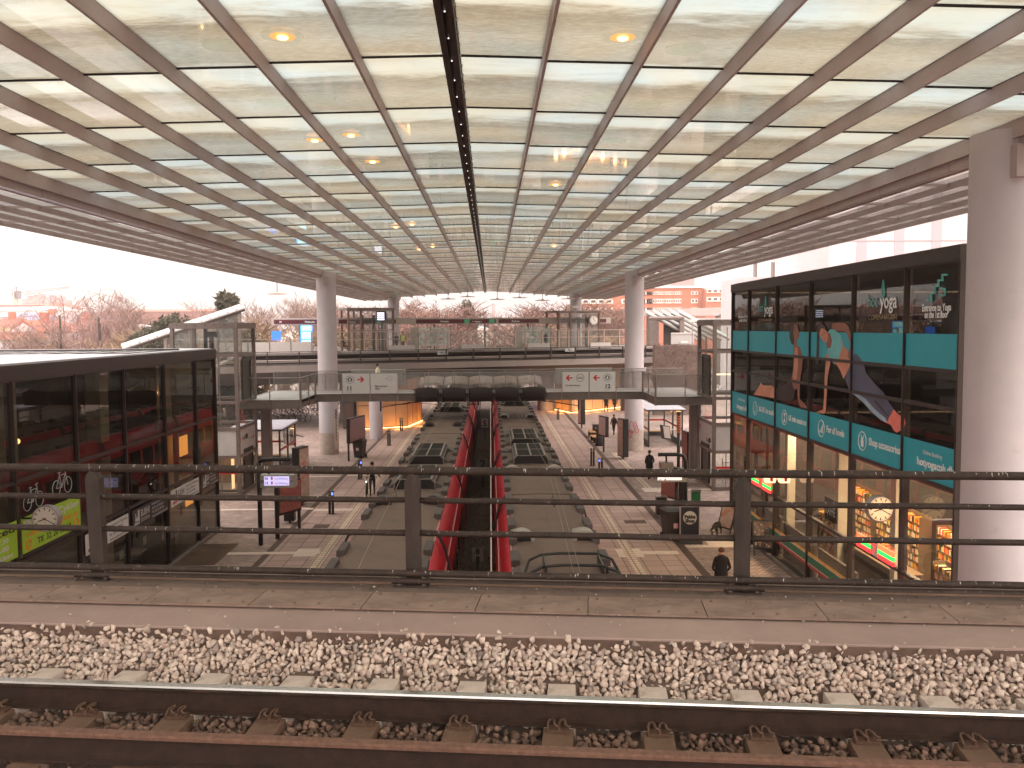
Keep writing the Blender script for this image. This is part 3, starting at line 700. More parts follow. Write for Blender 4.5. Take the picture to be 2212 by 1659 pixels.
for sx, x0, x1 in ((-1, -8.83, -4.47), (1, 3.42, 7.55)):
    struct(MB().box(x0, x1, -20, 111, .0, .005).build('paving', [slabm]))
    a = (-6.95, -6.5) if sx < 0 else (5.25, 5.6)
    struct(MB().box(a[0], a[1], -20, 111, .0, .009).build('tactile_paving', [tactm]))
    a = (-9.12, -8.86) if sx < 0 else (7.58, 7.88)
    struct(MB().box(a[0], a[1], -20, 111, .0, .007).build('drain', [drainm]))
    a = (-4.78, -4.44) if sx < 0 else (3.39, 3.75)
    struct(MB().box(a[0], a[1], -20, 111, .0, .012).build('platform_edge', [copem]))
bands = [(-10.8, -6.9, 35.0, .35), (-8.8, -6.9, 43.3, .5), (-13.5, -8.9, 43.6, .35), (-8.8, -6.9, 53.5, .35), (-14, -9.2, 53.2, .35), (-7.9, -7.0, 35.0, 1.2), (5.7, 7.4, 34.3, .45), (7.9, 11, 35.2, .4), (4.95, 5.24, 34.3, 1.3), (5.62, 5.95, 34.3, 1.3), (8.9, 10.9, 36.0, 1.9), (5.7, 7.4, 52.2, .6), (8.9, 13, 47.6, .5), (8.3, 9.2, 47.6, 1.2), (9.25, 10.1, 47.6, 1.1)]
mb = MB()
for q, (x0, x1, y, wd) in enumerate(bands): mb.box(x0, x1, y - wd / 2, y + wd / 2, .0, .0125 + q * .0007)
struct(mb.build('pale_paving_band', [bandm]))
mb = MB(); mb.box(8.55, 8.9, 47, 62, 0, .010); struct(mb.build('tactile_paving', [tactm]))
mb = MB(); mb.box(-8.1, -7.4, 39.3, 40.1, 0, .0065); mb.box(6.1, 7.1, 39.5, 40.2, 0, .0065); struct(mb.build('manhole_cover', [drainm]))
struct(MB().box(-12.1, -10.6, 33.3, 36.6, 0, .018).build('entrance_mat', [M('mat_brown', lin((92, 70, 56)), .95, 0, .5, 1.2)]))
# track rails between the trains
rm_ = M('far_rail', lin((92, 74, 64)), .5, .6, .2, 5)
for i, x in enumerate((-3.42, -1.98, .92, 2.36)):
    th = MB().box(x - .035, x + .035, 2, 240, -.98, -.83).build('rail', [rm_])
    tag(th, ['outer rail under the left train', 'inner rail beside the left train in the dark gap', 'inner rail beside the right train in the dark gap', 'outer rail under the right train'][i], 'rail', 'rails of the two lower tracks')
# stones in the gap, visible from above
pl = []; rg2 = random.Random(4)
for i in range(5200):
    y = 12 + 60 * rg2.random() ** 1.3; pl.append(((rg2.uniform(-1.6, .6), y, -1.0 + rg2.uniform(-.01, .02)), rg2.uniform(.03, .06)))
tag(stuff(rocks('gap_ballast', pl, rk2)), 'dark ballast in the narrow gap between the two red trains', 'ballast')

# ================================================================== TRAINS
redm = M('train_red', lin((206, 30, 46)), .24, .0, .10, .8, .0, coat=.6, stain=((.22, .03, .04), .5, .9, 2), strc=(1, .25, 1))
roofm = M('train_roof', lin((112, 92, 80)), .75, 0, .07, 1.2, .05, stain=((.07, .055, .047), .5, .85, 1.1))
roofd = M('train_roof_box', lin((78, 68, 64)), .6, .1, .2, 4)
acm = M('train_ac_dark', lin((30, 24, 24)), .5, .2, .2, 6)
acd = M('train_ac_grille', lin((52, 44, 42)), .5, .3, .2, 8)
acf = M('train_ac_frame', lin((136, 124, 116)), .45, .3, .15, 5)
silv = M('silver_hood', lin((176, 170, 160)), .35, .5, .15, 3)
belw = M('bellows', lin((26, 20, 20)), .8, 0, .2, 8)
twin = glass('train_window', (.06, .06, .06), 1.5)
prof = [(1.30, -.75), (1.48, -.3), (1.57, .5), (1.62, 1.1), (1.60, 1.7), (1.52, 2.3), (1.40, 2.75), (1.24, 3.12), (1.13, 3.28)]
def train(name, xc, seams, y0, y1, label, ac, hoods, dark, off_l):
    th = thing(name, label, 'train', (xc, (y0 + y1) / 2, -.9)); O = th.location
    ys = [y0] + [s for s in seams if y0 < s < y1] + [y1]
    full = [(x, z) for x, z in prof] + [(1.06, 3.31)] + [(-1.06, 3.31)] + [(-x, z) for x, z in reversed(prof)]
    body = prof + [(-x, z) for x, z in reversed(prof)]
    for a, b in zip(ys[:-1], ys[1:]):
        MB().loft([[(xc + x, a + .12, z) for x, z in body], [(xc + x, b - .12, z) for x, z in body]]).build('car_body', [redm], th, off=O)
        car = kids(th)[-1]; smooth_by_angle(car, 30)
        mb = MB()
        for s in (-1, 1):
            p1, p2, p3 = (1.606, 1.0), (1.612, 1.6), (1.56, 2.06); y = a + 1.
            while y < b - 1.6:
                L = 1.5; 
                for (xa, za), (xb, zb) in ((p1, p2), (p2, p3)):
                    q = [(xc + s * (xa + .012), y, za), (xc + s * (xa + .012), y + L, za), (xc + s * (xb + .012), y + L, zb), (xc + s * (xb + .012), y, zb)]
                    mb.face(q if s > 0 else q[::-1])
                y += 1.85
        mb.each('window_band', [M('train_glass', lin((20, 18, 20)), .08, 0, .05)], car, off=None)
        # pale gutter and stripe
        mb = MB()
        for s in (-1, 1):
            mb.hull8([(xc + s * 1.135, a + .12, 3.24), (xc + s * 1.165, a + .12, 3.24), (xc + s * 1.165, b - .12, 3.24), (xc + s * 1.135, b - .12, 3.24), (xc + s * 1.135, a + .12, 3.275), (xc + s * 1.15, a + .12, 3.275), (xc + s * 1.15, b - .12, 3.275), (xc + s * 1.135, b - .12, 3.275)])
            mb.hull8([(xc + s * 1.46, a + .12, 2.56), (xc + s * 1.475, a + .12, 2.56), (xc + s * 1.475, b - .12, 2.56), (xc + s * 1.46, b - .12, 2.56), (xc + s * 1.455, a + .12, 2.58), (xc + s * 1.47, a + .12, 2.58), (xc + s * 1.47, b - .12, 2.58), (xc + s * 1.455, b - .12, 2.58)])
        mb.each('pale_trim', [M('train_trim', lin((196, 170, 166)), .5, .2, .1, 3)], th, off=O)
        rf = MB().loft([[(xc - 1.12, a + .10, 3.285), (xc + 1.12, a + .10, 3.285), (xc + 1.0, a + .10, 3.335), (xc, a + .10, 3.36), (xc - 1.0, a + .10, 3.335)][::1], [(xc - 1.12, b - .1, 3.285), (xc + 1.12, b - .1, 3.285), (xc + 1.0, b - .1, 3.335), (xc, b - .1, 3.36), (xc - 1.0, b - .1, 3.335)]]).build('roof', [roofm], th, off=O)
        mb = MB(); y = a + 5.6
        mb.hull8([(xc - 1.0, y, 3.336), (xc + 1.0, y, 3.336), (xc + 1., y + .025, 3.336), (xc - 1, y + .025, 3.336), (xc - 1., y, 3.345), (xc + 1., y, 3.345), (xc + 1., y + .025, 3.345), (xc - 1., y + .025, 3.345)])
        mb.build('roof_seam', [belw], rf, off=O)
    for s_ in seams:
        if not (y0 < s_ < y1): continue
        k = 1.012
        MB().loft([[(xc + x * k, s_ - .16, z * 1.004) for x, z in body], [(xc + x * k, s_ + .16, z * 1.004) for x, z in body]]).build('gangway_bellows', [belw], th, off=O)
        mb = MB()
        for s in (-1, 1):
            mb.tube([(xc + s * 1.08, s_ - .25, 3.36), (xc + s * 1.25, s_ - .35, 3.3), (xc + s * 1.42, s_ - .5, 2.95), (xc + s * 1.55, s_ - .75, 2.45), (xc + s * 1.63, s_ - .95, 2.0)], .035, 6)
        mb.each('cable_loop', [belw], th, True, off=O)
    # boxes along both roof edges
    y = y0 + off_l
    pods = []
    while y < y1 - 1:
        if min(abs(y + .45 - s_) for s_ in seams) > .6:
            pods.append(y)
        y += 1.62 if (len(pods) % 2) else 2.1
    for s in (-1, 1):
        for y in pods[:48]:
            mb = MB(); xa, xb = sorted((xc + s * .98, xc + s * 1.19)); mb.bev(xa, xb, y, y + .95, 3.29, 3.46, .02); mb.build('roof_box', [roofd], th, off=O)
    for (a, b) in ac:
        mb = MB(); w_ = .70
        P = lambda y, x, z: (xc + x, y, z)
        mb.loft([[P(y, -w_, 3.33), P(y, w_, 3.33), P(y, w_, 3.55), P(y, w_ - .12, 3.68), P(y, -w_ + .12, 3.68), P(y, -w_, 3.55)] for y in (a, b)])
        u_ = mb.build('air_conditioner', [acm], th, off=O)
        mb = MB()
        for x in (-w_ + .12, 0, w_ - .12):
            mb.box(xc + x - .03, xc + x + .03, a - .02, b + .02, 3.681, 3.71)
        for y in (a - .02, (a + b) / 2, b - .04): mb.box(xc - w_ + .12, xc + w_ - .12, y, y + .06, 3.682, 3.7045)
        for s in (-1, 1):
            for y in (a - .02, b - .05): mb.tube([P(y + .03, s * (w_ + .01), 3.4), P(y + .03, s * (w_ + .01), 3.56), P(y + .03, s * (w_ - .12), 3.70)], .03, 5)
            mb.box(xc + s * w_ - .012, xc + s * w_ + .012, a, b, 3.53, 3.57)
        mb.build('grille_frame', [acf], u_, off=O); mb = MB()
        y = a + .1
        while y < b - .1: mb.box(xc - w_ + .16, xc + w_ - .16, y, y + .03, 3.683, 3.692); y += .14
        mb.build('grille', [acd], u_, off=O)
        mb = MB()
        for s in (-1, 1):   # sloping cheeks beside the unit
            for yy in (a + .3, b - .5): mb.hull8([P(yy, s * .72, 3.33), P(yy, s * 1.04, 3.33), P(yy + .4, s * 1.04, 3.33), P(yy + .4, s * .72, 3.33), P(yy + .05, s * .72, 3.52), P(yy + .05, s * .96, 3.37), P(yy + .35, s * .96, 3.37), P(yy + .35, s * .72, 3.52)])
        mb.each('side_cheek', [roofd], th, off=O)
    for i, y in enumerate(hoods):
        for s in (-1, 1):
            mb = MB(); rings = []
            for q in range(7):
                f_ = q / 6; yy = y + f_ * 1.5; h = .34 * (sin(pi * (.5 + .5 * f_)) * .85 + .12) if f_ > .0 else .33
                wd = .62 - .1 * f_
                rings.append([(xc + s * (1.12 - u * wd), yy, 3.30 + h * (sin(pi * min(1, max(0, .04 + u * .92))) ** .45)) for u in [v / 8 for v in range(9)]] + [(xc + s * (1.12 - wd), yy, 3.29), (xc + s * 1.12, yy, 3.29)])
            mb.loft(rings); h_ = mb.build('air_hood', [roofd if dark else silv], th, off=O); smooth_by_angle(h_, 50)
            mb = MB(); mb.hull8([(xc + s * 1.02 - .0, y - .005, 3.34), (xc + s * .60, y - .005, 3.34), (xc + s * .60, y - .001, 3.34), (xc + s * 1.02, y - .001, 3.34), (xc + s * 1.0, y - .005, 3.5), (xc + s * .64, y - .005, 3.5), (xc + s * .64, y - .001, 3.5), (xc + s * 1.0, y - .001, 3.5)]); mb.build('hood_mouth', [belw], h_, off=O)
    for c in kids(th):
        for g_ in kids(c):
            if g_.name.startswith(('window_band',)): g_.location = -O
    return th
seL = [13.1 + 11.2 * i for i in range(9)]; seR = [18.2 + 11.2 * i for i in range(8)]
train('commuter_train', -2.7, seL, 3, 108, 'long red commuter train with a grey brown roof, standing at the left platform', [(30.6, 33.8), (36.2, 40.2), (58.6, 62), (70, 73.5)], [27.9, 50.0, 78], True, .6)
train('commuter_train', 1.64, seR, 3, 108, 'long red commuter train with silver roof hoods, standing at the right platform', [(36.0, 39.8), (41.5, 45.6), (62.5, 66)], [22.9, 33.8, 54.6, 76], False, 1.1)
# bent roof tubes over the cab end of the right train
t2 = [o for o in COL.objects if o.name.startswith('commuter_train')][1]; O = t2.location
for yy, dz in ((19.6, .16), (20.5, .2)):
    pts = [(.72, yy - .9, 3.36), (.85, yy - .3, 3.36 + dz), (1.15, yy + .05, 3.4 + dz), (1.64, yy + .12, 3.41 + dz), (2.5, yy + .08, 3.4 + dz), (2.8, yy - .3, 3.36 + dz), (3.05, yy - .9, 3.1)]
    MB().tube(pts, .035, 8).build('roof_tube', [black], t2, True, off=O)
MB().box(1.2, 1.24, 19.55, 20.6, 3.35, 3.6).build('tube_stay', [black], t2, off=O); MB().box(2.5, 2.54, 19.55, 20.6, 3.35, 3.6).build('tube_stay', [black], t2, off=O)
# wires over the trains
wm = M('copper_wire', lin((150, 132, 116)), .5, .5, .1)
for i, (x0, x1) in enumerate(((-2.5, -2.95), (1.35, 1.95))):
    th = thing('overhead_wire', '%s pair of contact wires strung above the %s train roof' % (('left', 'left') if i == 0 else ('right', 'right')), 'overhead wire', (x0, 52, 4.4), 0, 'overhead wires')
    mb = MB()
    for j, dx in enumerate((0, .09)): mb.tube([(x0 + dx, 8, 4.2 + .15 * j), (x1 + dx, 30, 4.15 + .2 * j), (x0 + dx * .5, 52, 4.2 + .3 * j), (x1 + dx, 80, 4.2 + .3 * j), (x0 + dx, 110, 4.2 + .3 * j)], .006, 4)
    mb.each('wire', [wm], th, off=th.location)
    MB().tube([((x0 + x1) / 2 + .03, 24.5 - i * 1.2, 4.16), ((x0 + x1) / 2 + .05, 24.5 - i * 1.2, 4.32), ((x0 + x1) / 2, 24.7 - i * 1.2, 4.45), ((x0 + x1) / 2 - .05, 24.6 - i * 1.2, 4.3), ((x0 + x1) / 2 + .03, 24.5 - i * 1.2, 4.16)], .01, 4).build('dropper', [black], th, off=th.location)
tag(MB().tube([(-.02, 9, 4.3), (-.02, 30, 4.25), (-.02, 53, 4.5)], .014, 5).build('feeder_wire', [M('pale_wire', lin((214, 196, 184)), .5, .2, .05)]), 'pale straight wire running between the two trains', 'wire')
# marker boards between the tracks
def marker(y, z, txt, sz, label, pale, w_=.4, h_=.5):
    x = -.55; th = thing('track_marker', label, 'track sign', (x, y, -1.0), 0, 'marker boards between the tracks')
    MB().box(-.03, .03, .02, .06, 0, z + 1.0).build('post', [dsteel], th)
    bd = MB().bev(-w_ / 2, w_ / 2, -.01, .015, z + 1 - h_ / 2, z + 1 + h_ / 2, .008).build('board', [pale], th)
    for i, (s_, dz) in enumerate(txt): text('lettering', s_, sz, inkb, (0, -.014, z + 1 + dz - sz * .35), (1, 0, 0), (0, -1, 0), th, .012, 'CENTER')
    return th
marker(76.7, .6, [('S', 0)], .75, 'white square board with a black letter S between the tracks', white, .62, .8)
marker(54.3, .5, [('2', 0)], .75, 'grey board with a black number 2 between the tracks', M('marker_grey', lin((130, 122, 116)), .6), .72, .72)
marker(33.0, .35, [('8', .14), ('8', -.16)], .3, 'grey board with two small eights, nearest in the gap between trains', M('marker_grey2', lin((150, 140, 134)), .6), .44, .56)
# ================================================================== GLASS BUILDINGS
ZM = dict(A=(900,1100,2.212),B=(1800,1100,2.011),C=(800,1550,2.37),D=(2200,1550,2.07375),E=(2300,1500,2.7657),G=(2500,850,1.58),H=(2800,1600,1.7955),L=(0,1300,1.58),M=(1500,1550,2.07375),V=(2900,1000,2.074),R=(2900,1750,2.212),T=(0,1000,2.212),N1=(700,1150,3.16),N2=(1300,1150,3.16),N3=(1900,1150,3.16),N4=(2500,1150,3.6867),N5=(800,1550,4.148),N6=(2500,1550,3.6867),W=(0,1100,3.6867))
def U(k, x, y):
    a, b, s = ZM[k]; return ((a + x / s) * .54861, (b + y / s) * .54861)
def ftext(name, body, pL, pR, h, mt, nd, parent, bold=.0, off=None):
    """lettering whose baseline runs from pL to pR, height h, stretched to fit"""
    pL = Vector(pL); pR = Vector(pR); d = pR - pL; W_ = d.length
    o = text(name, body, h, mt, (0, 0, 0), (1, 0, 0), (0, 0, 1), parent, bold, depth=.001)
    xs = [v.co.x for v in o.data.vertices]; w0 = max(xs) - min(xs); mn = min(xs)
    xd = d.normalized(); nd = Vector(nd).normalized(); yd = nd.cross(xd); sx = W_ / w0; O = pL - (Vector(off) if off is not None else Vector())
    for v in o.data.vertices:
        c = v.co.copy(); p = O + xd * ((c.x - mn) * sx) + yd * c.y + nd * c.z; v.co = p
    return o
frame = M('facade_frame', lin((58, 46, 42)), .45, .3, .15, 3)
framel = M('facade_frame_edge', lin((92, 78, 72)), .4, .3, .1, 3)
def glassbldg(name, label, X, ys, zt, trans, depth, fasc, roofmat, band_g):
    """glass box whose long facade stands at x=X; ys = mullion positions (far to near)"""
    sg = 1 if X > 0 else -1; xb = X + sg * depth; y1, y0 = max(ys), min(ys)
    th = thing(name, label, 'building', (X, y1, 0)); O = th.location
    nd = -sg
    # facade: window per bay and level
    lv = [0.08] + trans + [zt - fasc]
    for a, b in zip(ys[:-1], ys[1:]):
        for za, zb in zip(lv[:-1], lv[1:]):
            wn_ = MB(); w_ = .045; xo, xi = X + nd * .03, X - nd * .05; lo, hi = sorted((xo, xi))
            ya, yb = b, a
            wn_.box(lo, hi, ya, ya + w_, za, zb); wn_.box(lo, hi, yb - w_, yb, za, zb); wn_.box(lo, hi, ya + w_, yb - w_, za, za + .05); wn_.box(lo, hi, ya + w_, yb - w_, zb - .05, zb)
            f_ = wn_.build('window', [frame], th, off=O)
            P = [(X, ya + w_, za + .05), (X, yb - w_, za + .05), (X, yb - w_, zb - .05), (X, ya + w_, zb - .05)]
            gmat = band_g(a, b, za, zb)
            MB().face(P if sg < 0 else P[::-1]).build('pane', [gmat], f_, off=O)
    for y in ys:
        lo, hi = sorted((X + nd * .07, X - nd * .15)); MB().box(lo, hi, y - .035, y + .035, 0.0, zt - fasc).build('mullion', [frame], th, off=O)
        MB().box(min(X + nd * .072, X + nd * .082), max(X + nd * .072, X + nd * .082), y - .008, y + .008, .1, zt - fasc).build('mullion_edge', [framel], th, off=O)
    for z in trans:
        lo, hi = sorted((X + nd * .055, X - nd * .1)); MB().box(lo, hi, y0, y1, z - .04, z + .04).build('transom', [frame], th, off=O)
    lo, hi = sorted((X + nd * .09, xb)); MB().box(lo, hi, y0 - .05, y1 + .09, zt - fasc, zt - .02).build('fascia', [frame], th, off=O)
    MB().box(lo + .15, hi - .15, y0 + .1, y1 - .06, zt - .02, zt + .02).build('roof', [roofmat], th, off=O)
    # end walls, back wall, floors
    lo, hi = sorted((X, xb))
    MB().box(lo + .05, hi, y1 - .02, y1 + .02, .1, zt - fasc).build('end_glazing', [facg], th, off=O)
    for i in range(4): x = lo + (hi - lo) * (i + .5) / 4; MB().box(x - .04, x + .04, y1 - .06, y1 + .06, 0, zt - fasc).build('mullion', [frame], th, off=O)
    MB().box(hi - .2 if sg > 0 else lo, hi if sg > 0 else lo + .2, y0, y1, 0, zt - fasc).build('back_wall', [M('inner_wall', lin((120, 110, 100)), .9, 0, .1)], th, off=O)
    lo2, hi2 = sorted((X - nd * .35, xb)); MB().box(lo2, hi2, y0, y1 - .1, trans[-1] - .25 if len(trans) else 4, trans[-1] - .05).build('floor_slab', [M('inner_slab', lin((96, 88, 80)), .9, 0, .1)], th, off=O)
    MB().box(lo, hi, y0, y1, .0, .03).build('floor', [M('inner_floor', lin((72, 62, 56)), .6, 0, .15)], th, off=O)
    lo, hi = sorted((X + nd * .2, X - nd * .1)); MB().box(lo, hi, y0, y1 + .1, 0, .1).build('plinth', [concd], th, off=O)
    return th
YS = [39.4, 36.8, 33.3, 29.65, 26.2, 22.75, 19.3, 15.8]
rooft = M('zinc_roof', lin((196, 196, 204)), .4, .3, .06, .8)
lb = glassbldg('glass_shop_building', 'low dark glazed shop building with sushi and green cycle signs on the left', -12.3, YS, 8.12, [2.95, 5.07], 22, .42, rooft, lambda a, b, c, d: facg)
O = lb.location
# inner columns and partitions seen through the glass
for y in (37.6, 31.4, 25.3): MB().box(-14.4, -13.7, y - .35, y + .35, 0.03, 7.6).build('inner_column', [M('inner_column', lin((196, 188, 172)), .8, 0, .05)], lb, off=O)
for y in (34.2, 28.2, 22.0): MB().box(-16.5, -12.9, y - .06, y + .06, 0.03, 7.6).build('partition', [M('inner_part', lin((86, 72, 66)), .8, 0, .1)], lb, off=O)
st = MB()
for i in range(16): st.box(-17.5, -16.0, 33.8 - i * .28, 34.05 - i * .28, 2.6 + i * .16, 2.66 + i * .16)
st.build('stair', [M('stair_pale', lin((170, 165, 160)), .5, 0, .1)], lb, off=O)
# skylight strip on the roof
mb = MB(); mb.box(-36, -12.7, 31.3, 31.4, 8.1, 8.16); mb.box(-36, -12.7, 36.1, 36.25, 8.1, 8.2)
x = -36
while x < -12.7: mb.box(x, x + .05, 31.4, 36.1, 8.1, 8.165); x += .92
sk = mb.build('skylight', [frame], lb, off=O)
MB().face([(-36, 31.4, 8.145), (-12.7, 31.4, 8.145), (-12.7, 36.1, 8.145), (-36, 36.1, 8.145)]).build('pane', [M('skylight_glass', lin((190, 196, 196)), .12, 0, .03)], sk, off=O)
# signs (their own things, fixed on the facade)
def LPT(y, z, d=.10): return Vector((-12.3 + d, y, z))
green = M('lime_banner', lin((156, 196, 44)), .5, 0, .04); blackb = M('black_banner', lin((26, 22, 24)), .4, 0, .1); gold = M('orange_ink', lin((226, 130, 40)), .5)
def lsign(name, label, ya, yb, z0, z1, bg_, cat='sign', group=None):
    th = thing(name, label, cat, (-12.3 + .085, ya, z0), 0, group); MB().box(-12.3 + .085, -12.3 + .1, ya, yb, z0, z1).build('board', [bg_], th, off=th.location); return th
def lt(th, s, ya, yb, z, h, mt, bold=.0): ftext('lettering', s, LPT(ya, z, .102), LPT(yb, z, .102), h, mt, (1, 0, 0), th, bold, th.location)
def loco(th, y, z, s, mt, red_):
    X = -12.3 + .102; mb = MB(); B = lambda a, b, c, d: mb.face([(X, y + a * s, z + c * s), (X, y + b * s, z + c * s), (X, y + b * s, z + d * s), (X, y + a * s, z + d * s)])
    B(.25, .75, .3, .52); B(.72, 1.0, .25, .95); B(.68, 1.05, .95, 1.02); B(.3, .4, .52, .8); B(.26, .44, .8, .86); B(.5, .6, .52, .66); mb.face([(X, y, z + .05 * s), (X, y + .25 * s, z + .05 * s), (X, y + .25 * s, z + .3 * s)])
    mb.build('emblem', [mt], th, off=th.location)
    mb = MB()
    for cy_ in (.36, .6, .86): mb.loft([[(X + q, y + s * (cy_ + .11 * cos(t * pi / 6)), z + s * (.14 + .11 * sin(t * pi / 6))) for t in range(12)] for q in (0, .002)])
    mb.each('emblem_wheels', [red_], th, off=th.location)
for i, (ya, yb, dark, nm) in enumerate(((26.35, 29.5, 0, 'nearest white'), (29.8, 33.15, 1, 'nearer black'), (33.45, 36.65, 0, 'farther white'), (36.95, 39.25, 1, 'farthest black'))):
    z0 = 2.2; z1 = 2.84
    th = lsign('sushi_sign', '%s sushi restaurant sign with a steam engine emblem on the left facade' % nm, ya, yb, z0, z1, blackb if dark else panelw, 'sign', 'sushi restaurant signs'); ink = panelw if dark else inkb; L = yb - ya
    loco(th, ya + .12, z0 + .06, .5, ink, ink if dark else inkr); lt(th, 'SUSHI', ya + .22 * L, ya + .45 * L, z0 + .3, .34, ink, .004); lt(th, 'STATION', ya + .22 * L, ya + .45 * L, z0 + .1, .18, ink)
    for q, s in enumerate(('Restaurant & Takeaway', 'Sushi ad libitum', 'Tlf. 38 33 38 08', 'www.sushistation.dk')): lt(th, s, ya + .52 * L, ya + (.97 if q in (0, 3) else .85) * L, z1 - .15 - q * .148, .12, ink)
th = lsign('cycle_banner', 'lime green cycle shop banner with phone number behind the hanging clock', 22.85, 26.1, 3.17, 4.12, green)
lt(th, 'Flintholm Cykler', 22.95, 26.0, 3.83, .26, panelw, .006); lt(th, 'www.flintholmcykler.dk', 23.05, 25.95, 3.56, .2, gold, .004); lt(th, 'Tlf. 32 20 38 60', 23.6, 25.5, 3.27, .24, inkb, .004)
for y in (23.15, 25.8): MB().ring(LPT(y, 3.36, .103), (1, 0, 0), .13, .022, 20, 4).build('emblem', [gold], th, off=th.location)
th = lsign('opening_hours_banner', 'lime green banner with opening hours at the left picture edge', 19.4, 22.62, 3.17, 4.12, green)
lt(th, 'v\u00e6rksted', 20.2, 22.5, 3.86, .26, inkb, .006); lt(th, 'Man-fre 10.00 - 17.30', 19.6, 22.2, 3.66, .17, panelw, .003); lt(th, 'L\u00f8rdag 10.00 - 14.00', 19.6, 22.2, 3.46, .17, panelw, .003); lt(th, 'S\u00f8ndag: Lukket', 20.2, 22.4, 3.25, .17, panelw, .003)
# white bicycle outlines on the glass above the banner
def bikeicon(parent, y, z, s, X, dy, mt, nx):
    mb = MB(); g_ = lambda a, b: Vector((X, y + dy * a * s, z + b * s))
    for cx in (0, 1): mb.ring(g_(cx, 0), (1, 0, 0), .33 * s, .018 * s, 20, 4)
    for a, b in (((0, 0), (.3, .5)), ((.3, .5), (.8, .5)), ((.8, .5), (1, 0)), ((.45, -.02), (.3, .5)), ((.45, -.02), (.8, .5)), ((0, 0), (.45, -.02)), ((.27, .62), (.3, .5)), ((.15, .62), (.4, .62)), ((.78, .65), (.82, .5)), ((.68, .66), (.9, .72))): mb.cyl(g_(*a), g_(*b), .02 * s, n=4)
    return mb.build('bicycle_decal', [mt], parent, off=parent.location)
dec = M('decal_grey', lin((170, 172, 170)), .6)
for y in (22.95, 24.6, 25.0): pass
bikeicon(lb, 23.2, 4.45, .62, -12.21, 1, dec, 1); bikeicon(lb, 24.75, 4.55, .68, -12.21, 1, dec, 1)
bikeicon(lb, 27.0, 3.45, .6, -12.21, 1, dec, 1)
# lit things inside the sushi place
for i, (y, z, c) in enumerate(((37.9, 4.0, (1., .5, .18)), (38.4, 1.75, (1., .45, .12)))):
    th = thing('lit_poster', 'orange lit %s poster inside the far end of the sushi shop' % ('upper', 'lower')[i], 'poster', (-13.2, y, z), 0, 'orange posters'); MB().box(-13.25, -13.2, y - .45, y + .45, z - .42, z + .42).build('face', [emis('poster_orange', (1., .42, .1), .8)], th, off=th.location)
for i, (x, y, z) in enumerate(((-14.2, 34.6, 6.3), (-14.0, 37.0, 6.35), (-14.5, 27.1, 5.6), (-14.4, 23.9, 5.4))):
    th = thing('pendant_bulb', 'small glowing pendant bulb inside the left building, %s' % ['third bay', 'far bay', 'middle bay', 'near bay'][i], 'lamp', (x, y, z), 0, 'pendant bulbs inside the left building'); MB().sph((0, 0, 0), .09, 10, 6).build('bulb', [warm], th); MB().cyl((0, 0, .09), (0, 0, .9), .008, n=4).build('cord', [black], th)
# tables, papers, chairs behind the ground floor glass
fur = M('pale_table', lin((200, 186, 168)), .6); furr = M('red_goods', lin((170, 60, 44)), .6)
for i, y in enumerate((27.3, 28.9, 30.8, 32.6, 34.6, 36.2)):
    th = thing('table', 'pale cafe table inside the sushi shop, %s from the near end' % ['first', 'second', 'third', 'fourth', 'fifth', 'sixth'][i], 'table', (-13.4, y, .03), 0, 'cafe tables'); MB().bev(-.45, .45, -.35, .35, .72, .76).build('tabletop', [fur], th); mb = MB()
    for a in (-.38, .38):
        for b in (-.28, .28): MB().cyl((a, b, 0), (a, b, .72), .02, n=6).build('leg', [black], th)
for i, (y, z, h, c) in enumerate(((27.2, 1.55, .3, panelw), (27.75, 1.7, .35, panelw), (29.2, 1.5, .3, panelw), (31.2, 1.5, .3, panelw), (31.8, 1.7, .25, furr), (34.9, 1.8, .4, furr), (26.9, 1.2, .4, furr))):
    tag(MB().box(-12.36, -12.35, y - .14, y + .14, z - h / 2, z + h / 2).build('notice', [c]), '%s notice taped inside the left glass, number %s from near' % (('white', 'red')[c is furr], ['two', 'three', 'four', 'five', 'six', 'seven', 'one'][i]), 'notice', 'notices on the left glass')

# ---------------------------------------------------------------- right building
def rg_mat(a, b, c, d): return shopg if c < 2.3 or (2.3 < c < 4.9) else facg
rb = glassbldg('yoga_building', 'tall dark glazed building with teal yoga advertising bands on the right', 10.9, [39.35, 36.85, 33.25, 29.7, 26.2, 22.85, 20.15], 10.84, [2.42, 5.08, 6.98, 7.88], 13, .36, concd, rg_mat)
Or = rb.location
MB().box(11.25, 23.7, 20.2, 39.2, 4.85, 5.0).build('ceiling', [M('shop_ceiling', lin((120, 108, 92)), .9)], rb, off=Or)
for y in (37.0, 31.5, 27.0): MB().box(12.6, 12.95, y - .16, y + .16, .03, 4.85).build('inner_column', [M('shop_column', lin((214, 204, 186)), .8, 0, .04)], rb, off=Or)
MB().box(11.0, 23.8, 39.0, 39.3, 5.1, 10.4).build('end_wall', [M('upper_inner', lin((96, 84, 76)), .9)], rb, off=Or)
def RPp(k, x, y, d=.0): return PX(*U(k, x, y), 10.9 - .085 - d)
teal = M('teal_film', lin((24, 158, 176)), .45, 0, .04, 2)
def RY(y, z, d=.0): return Vector((10.9 - .085 - d, y, z))
yu = [39.35, 36.85, 33.25, 29.7, 26.2, 22.85, 20.15]
th = thing('teal_band', 'upper plain teal film band across the yoga facade', 'window film', RY(30, 7.95)); 
for a, b in zip(yu[:-1], yu[1:]):
    MB().box(10.9 - .02, 10.9 - .012, b + .045, a - .045, 7.93, 8.76).build('film_panel', [teal], th, off=th.location)
th2 = thing('lettered_teal_band', 'lower teal film band with class information lettering on the yoga facade', 'window film', RY(30, 5.13))
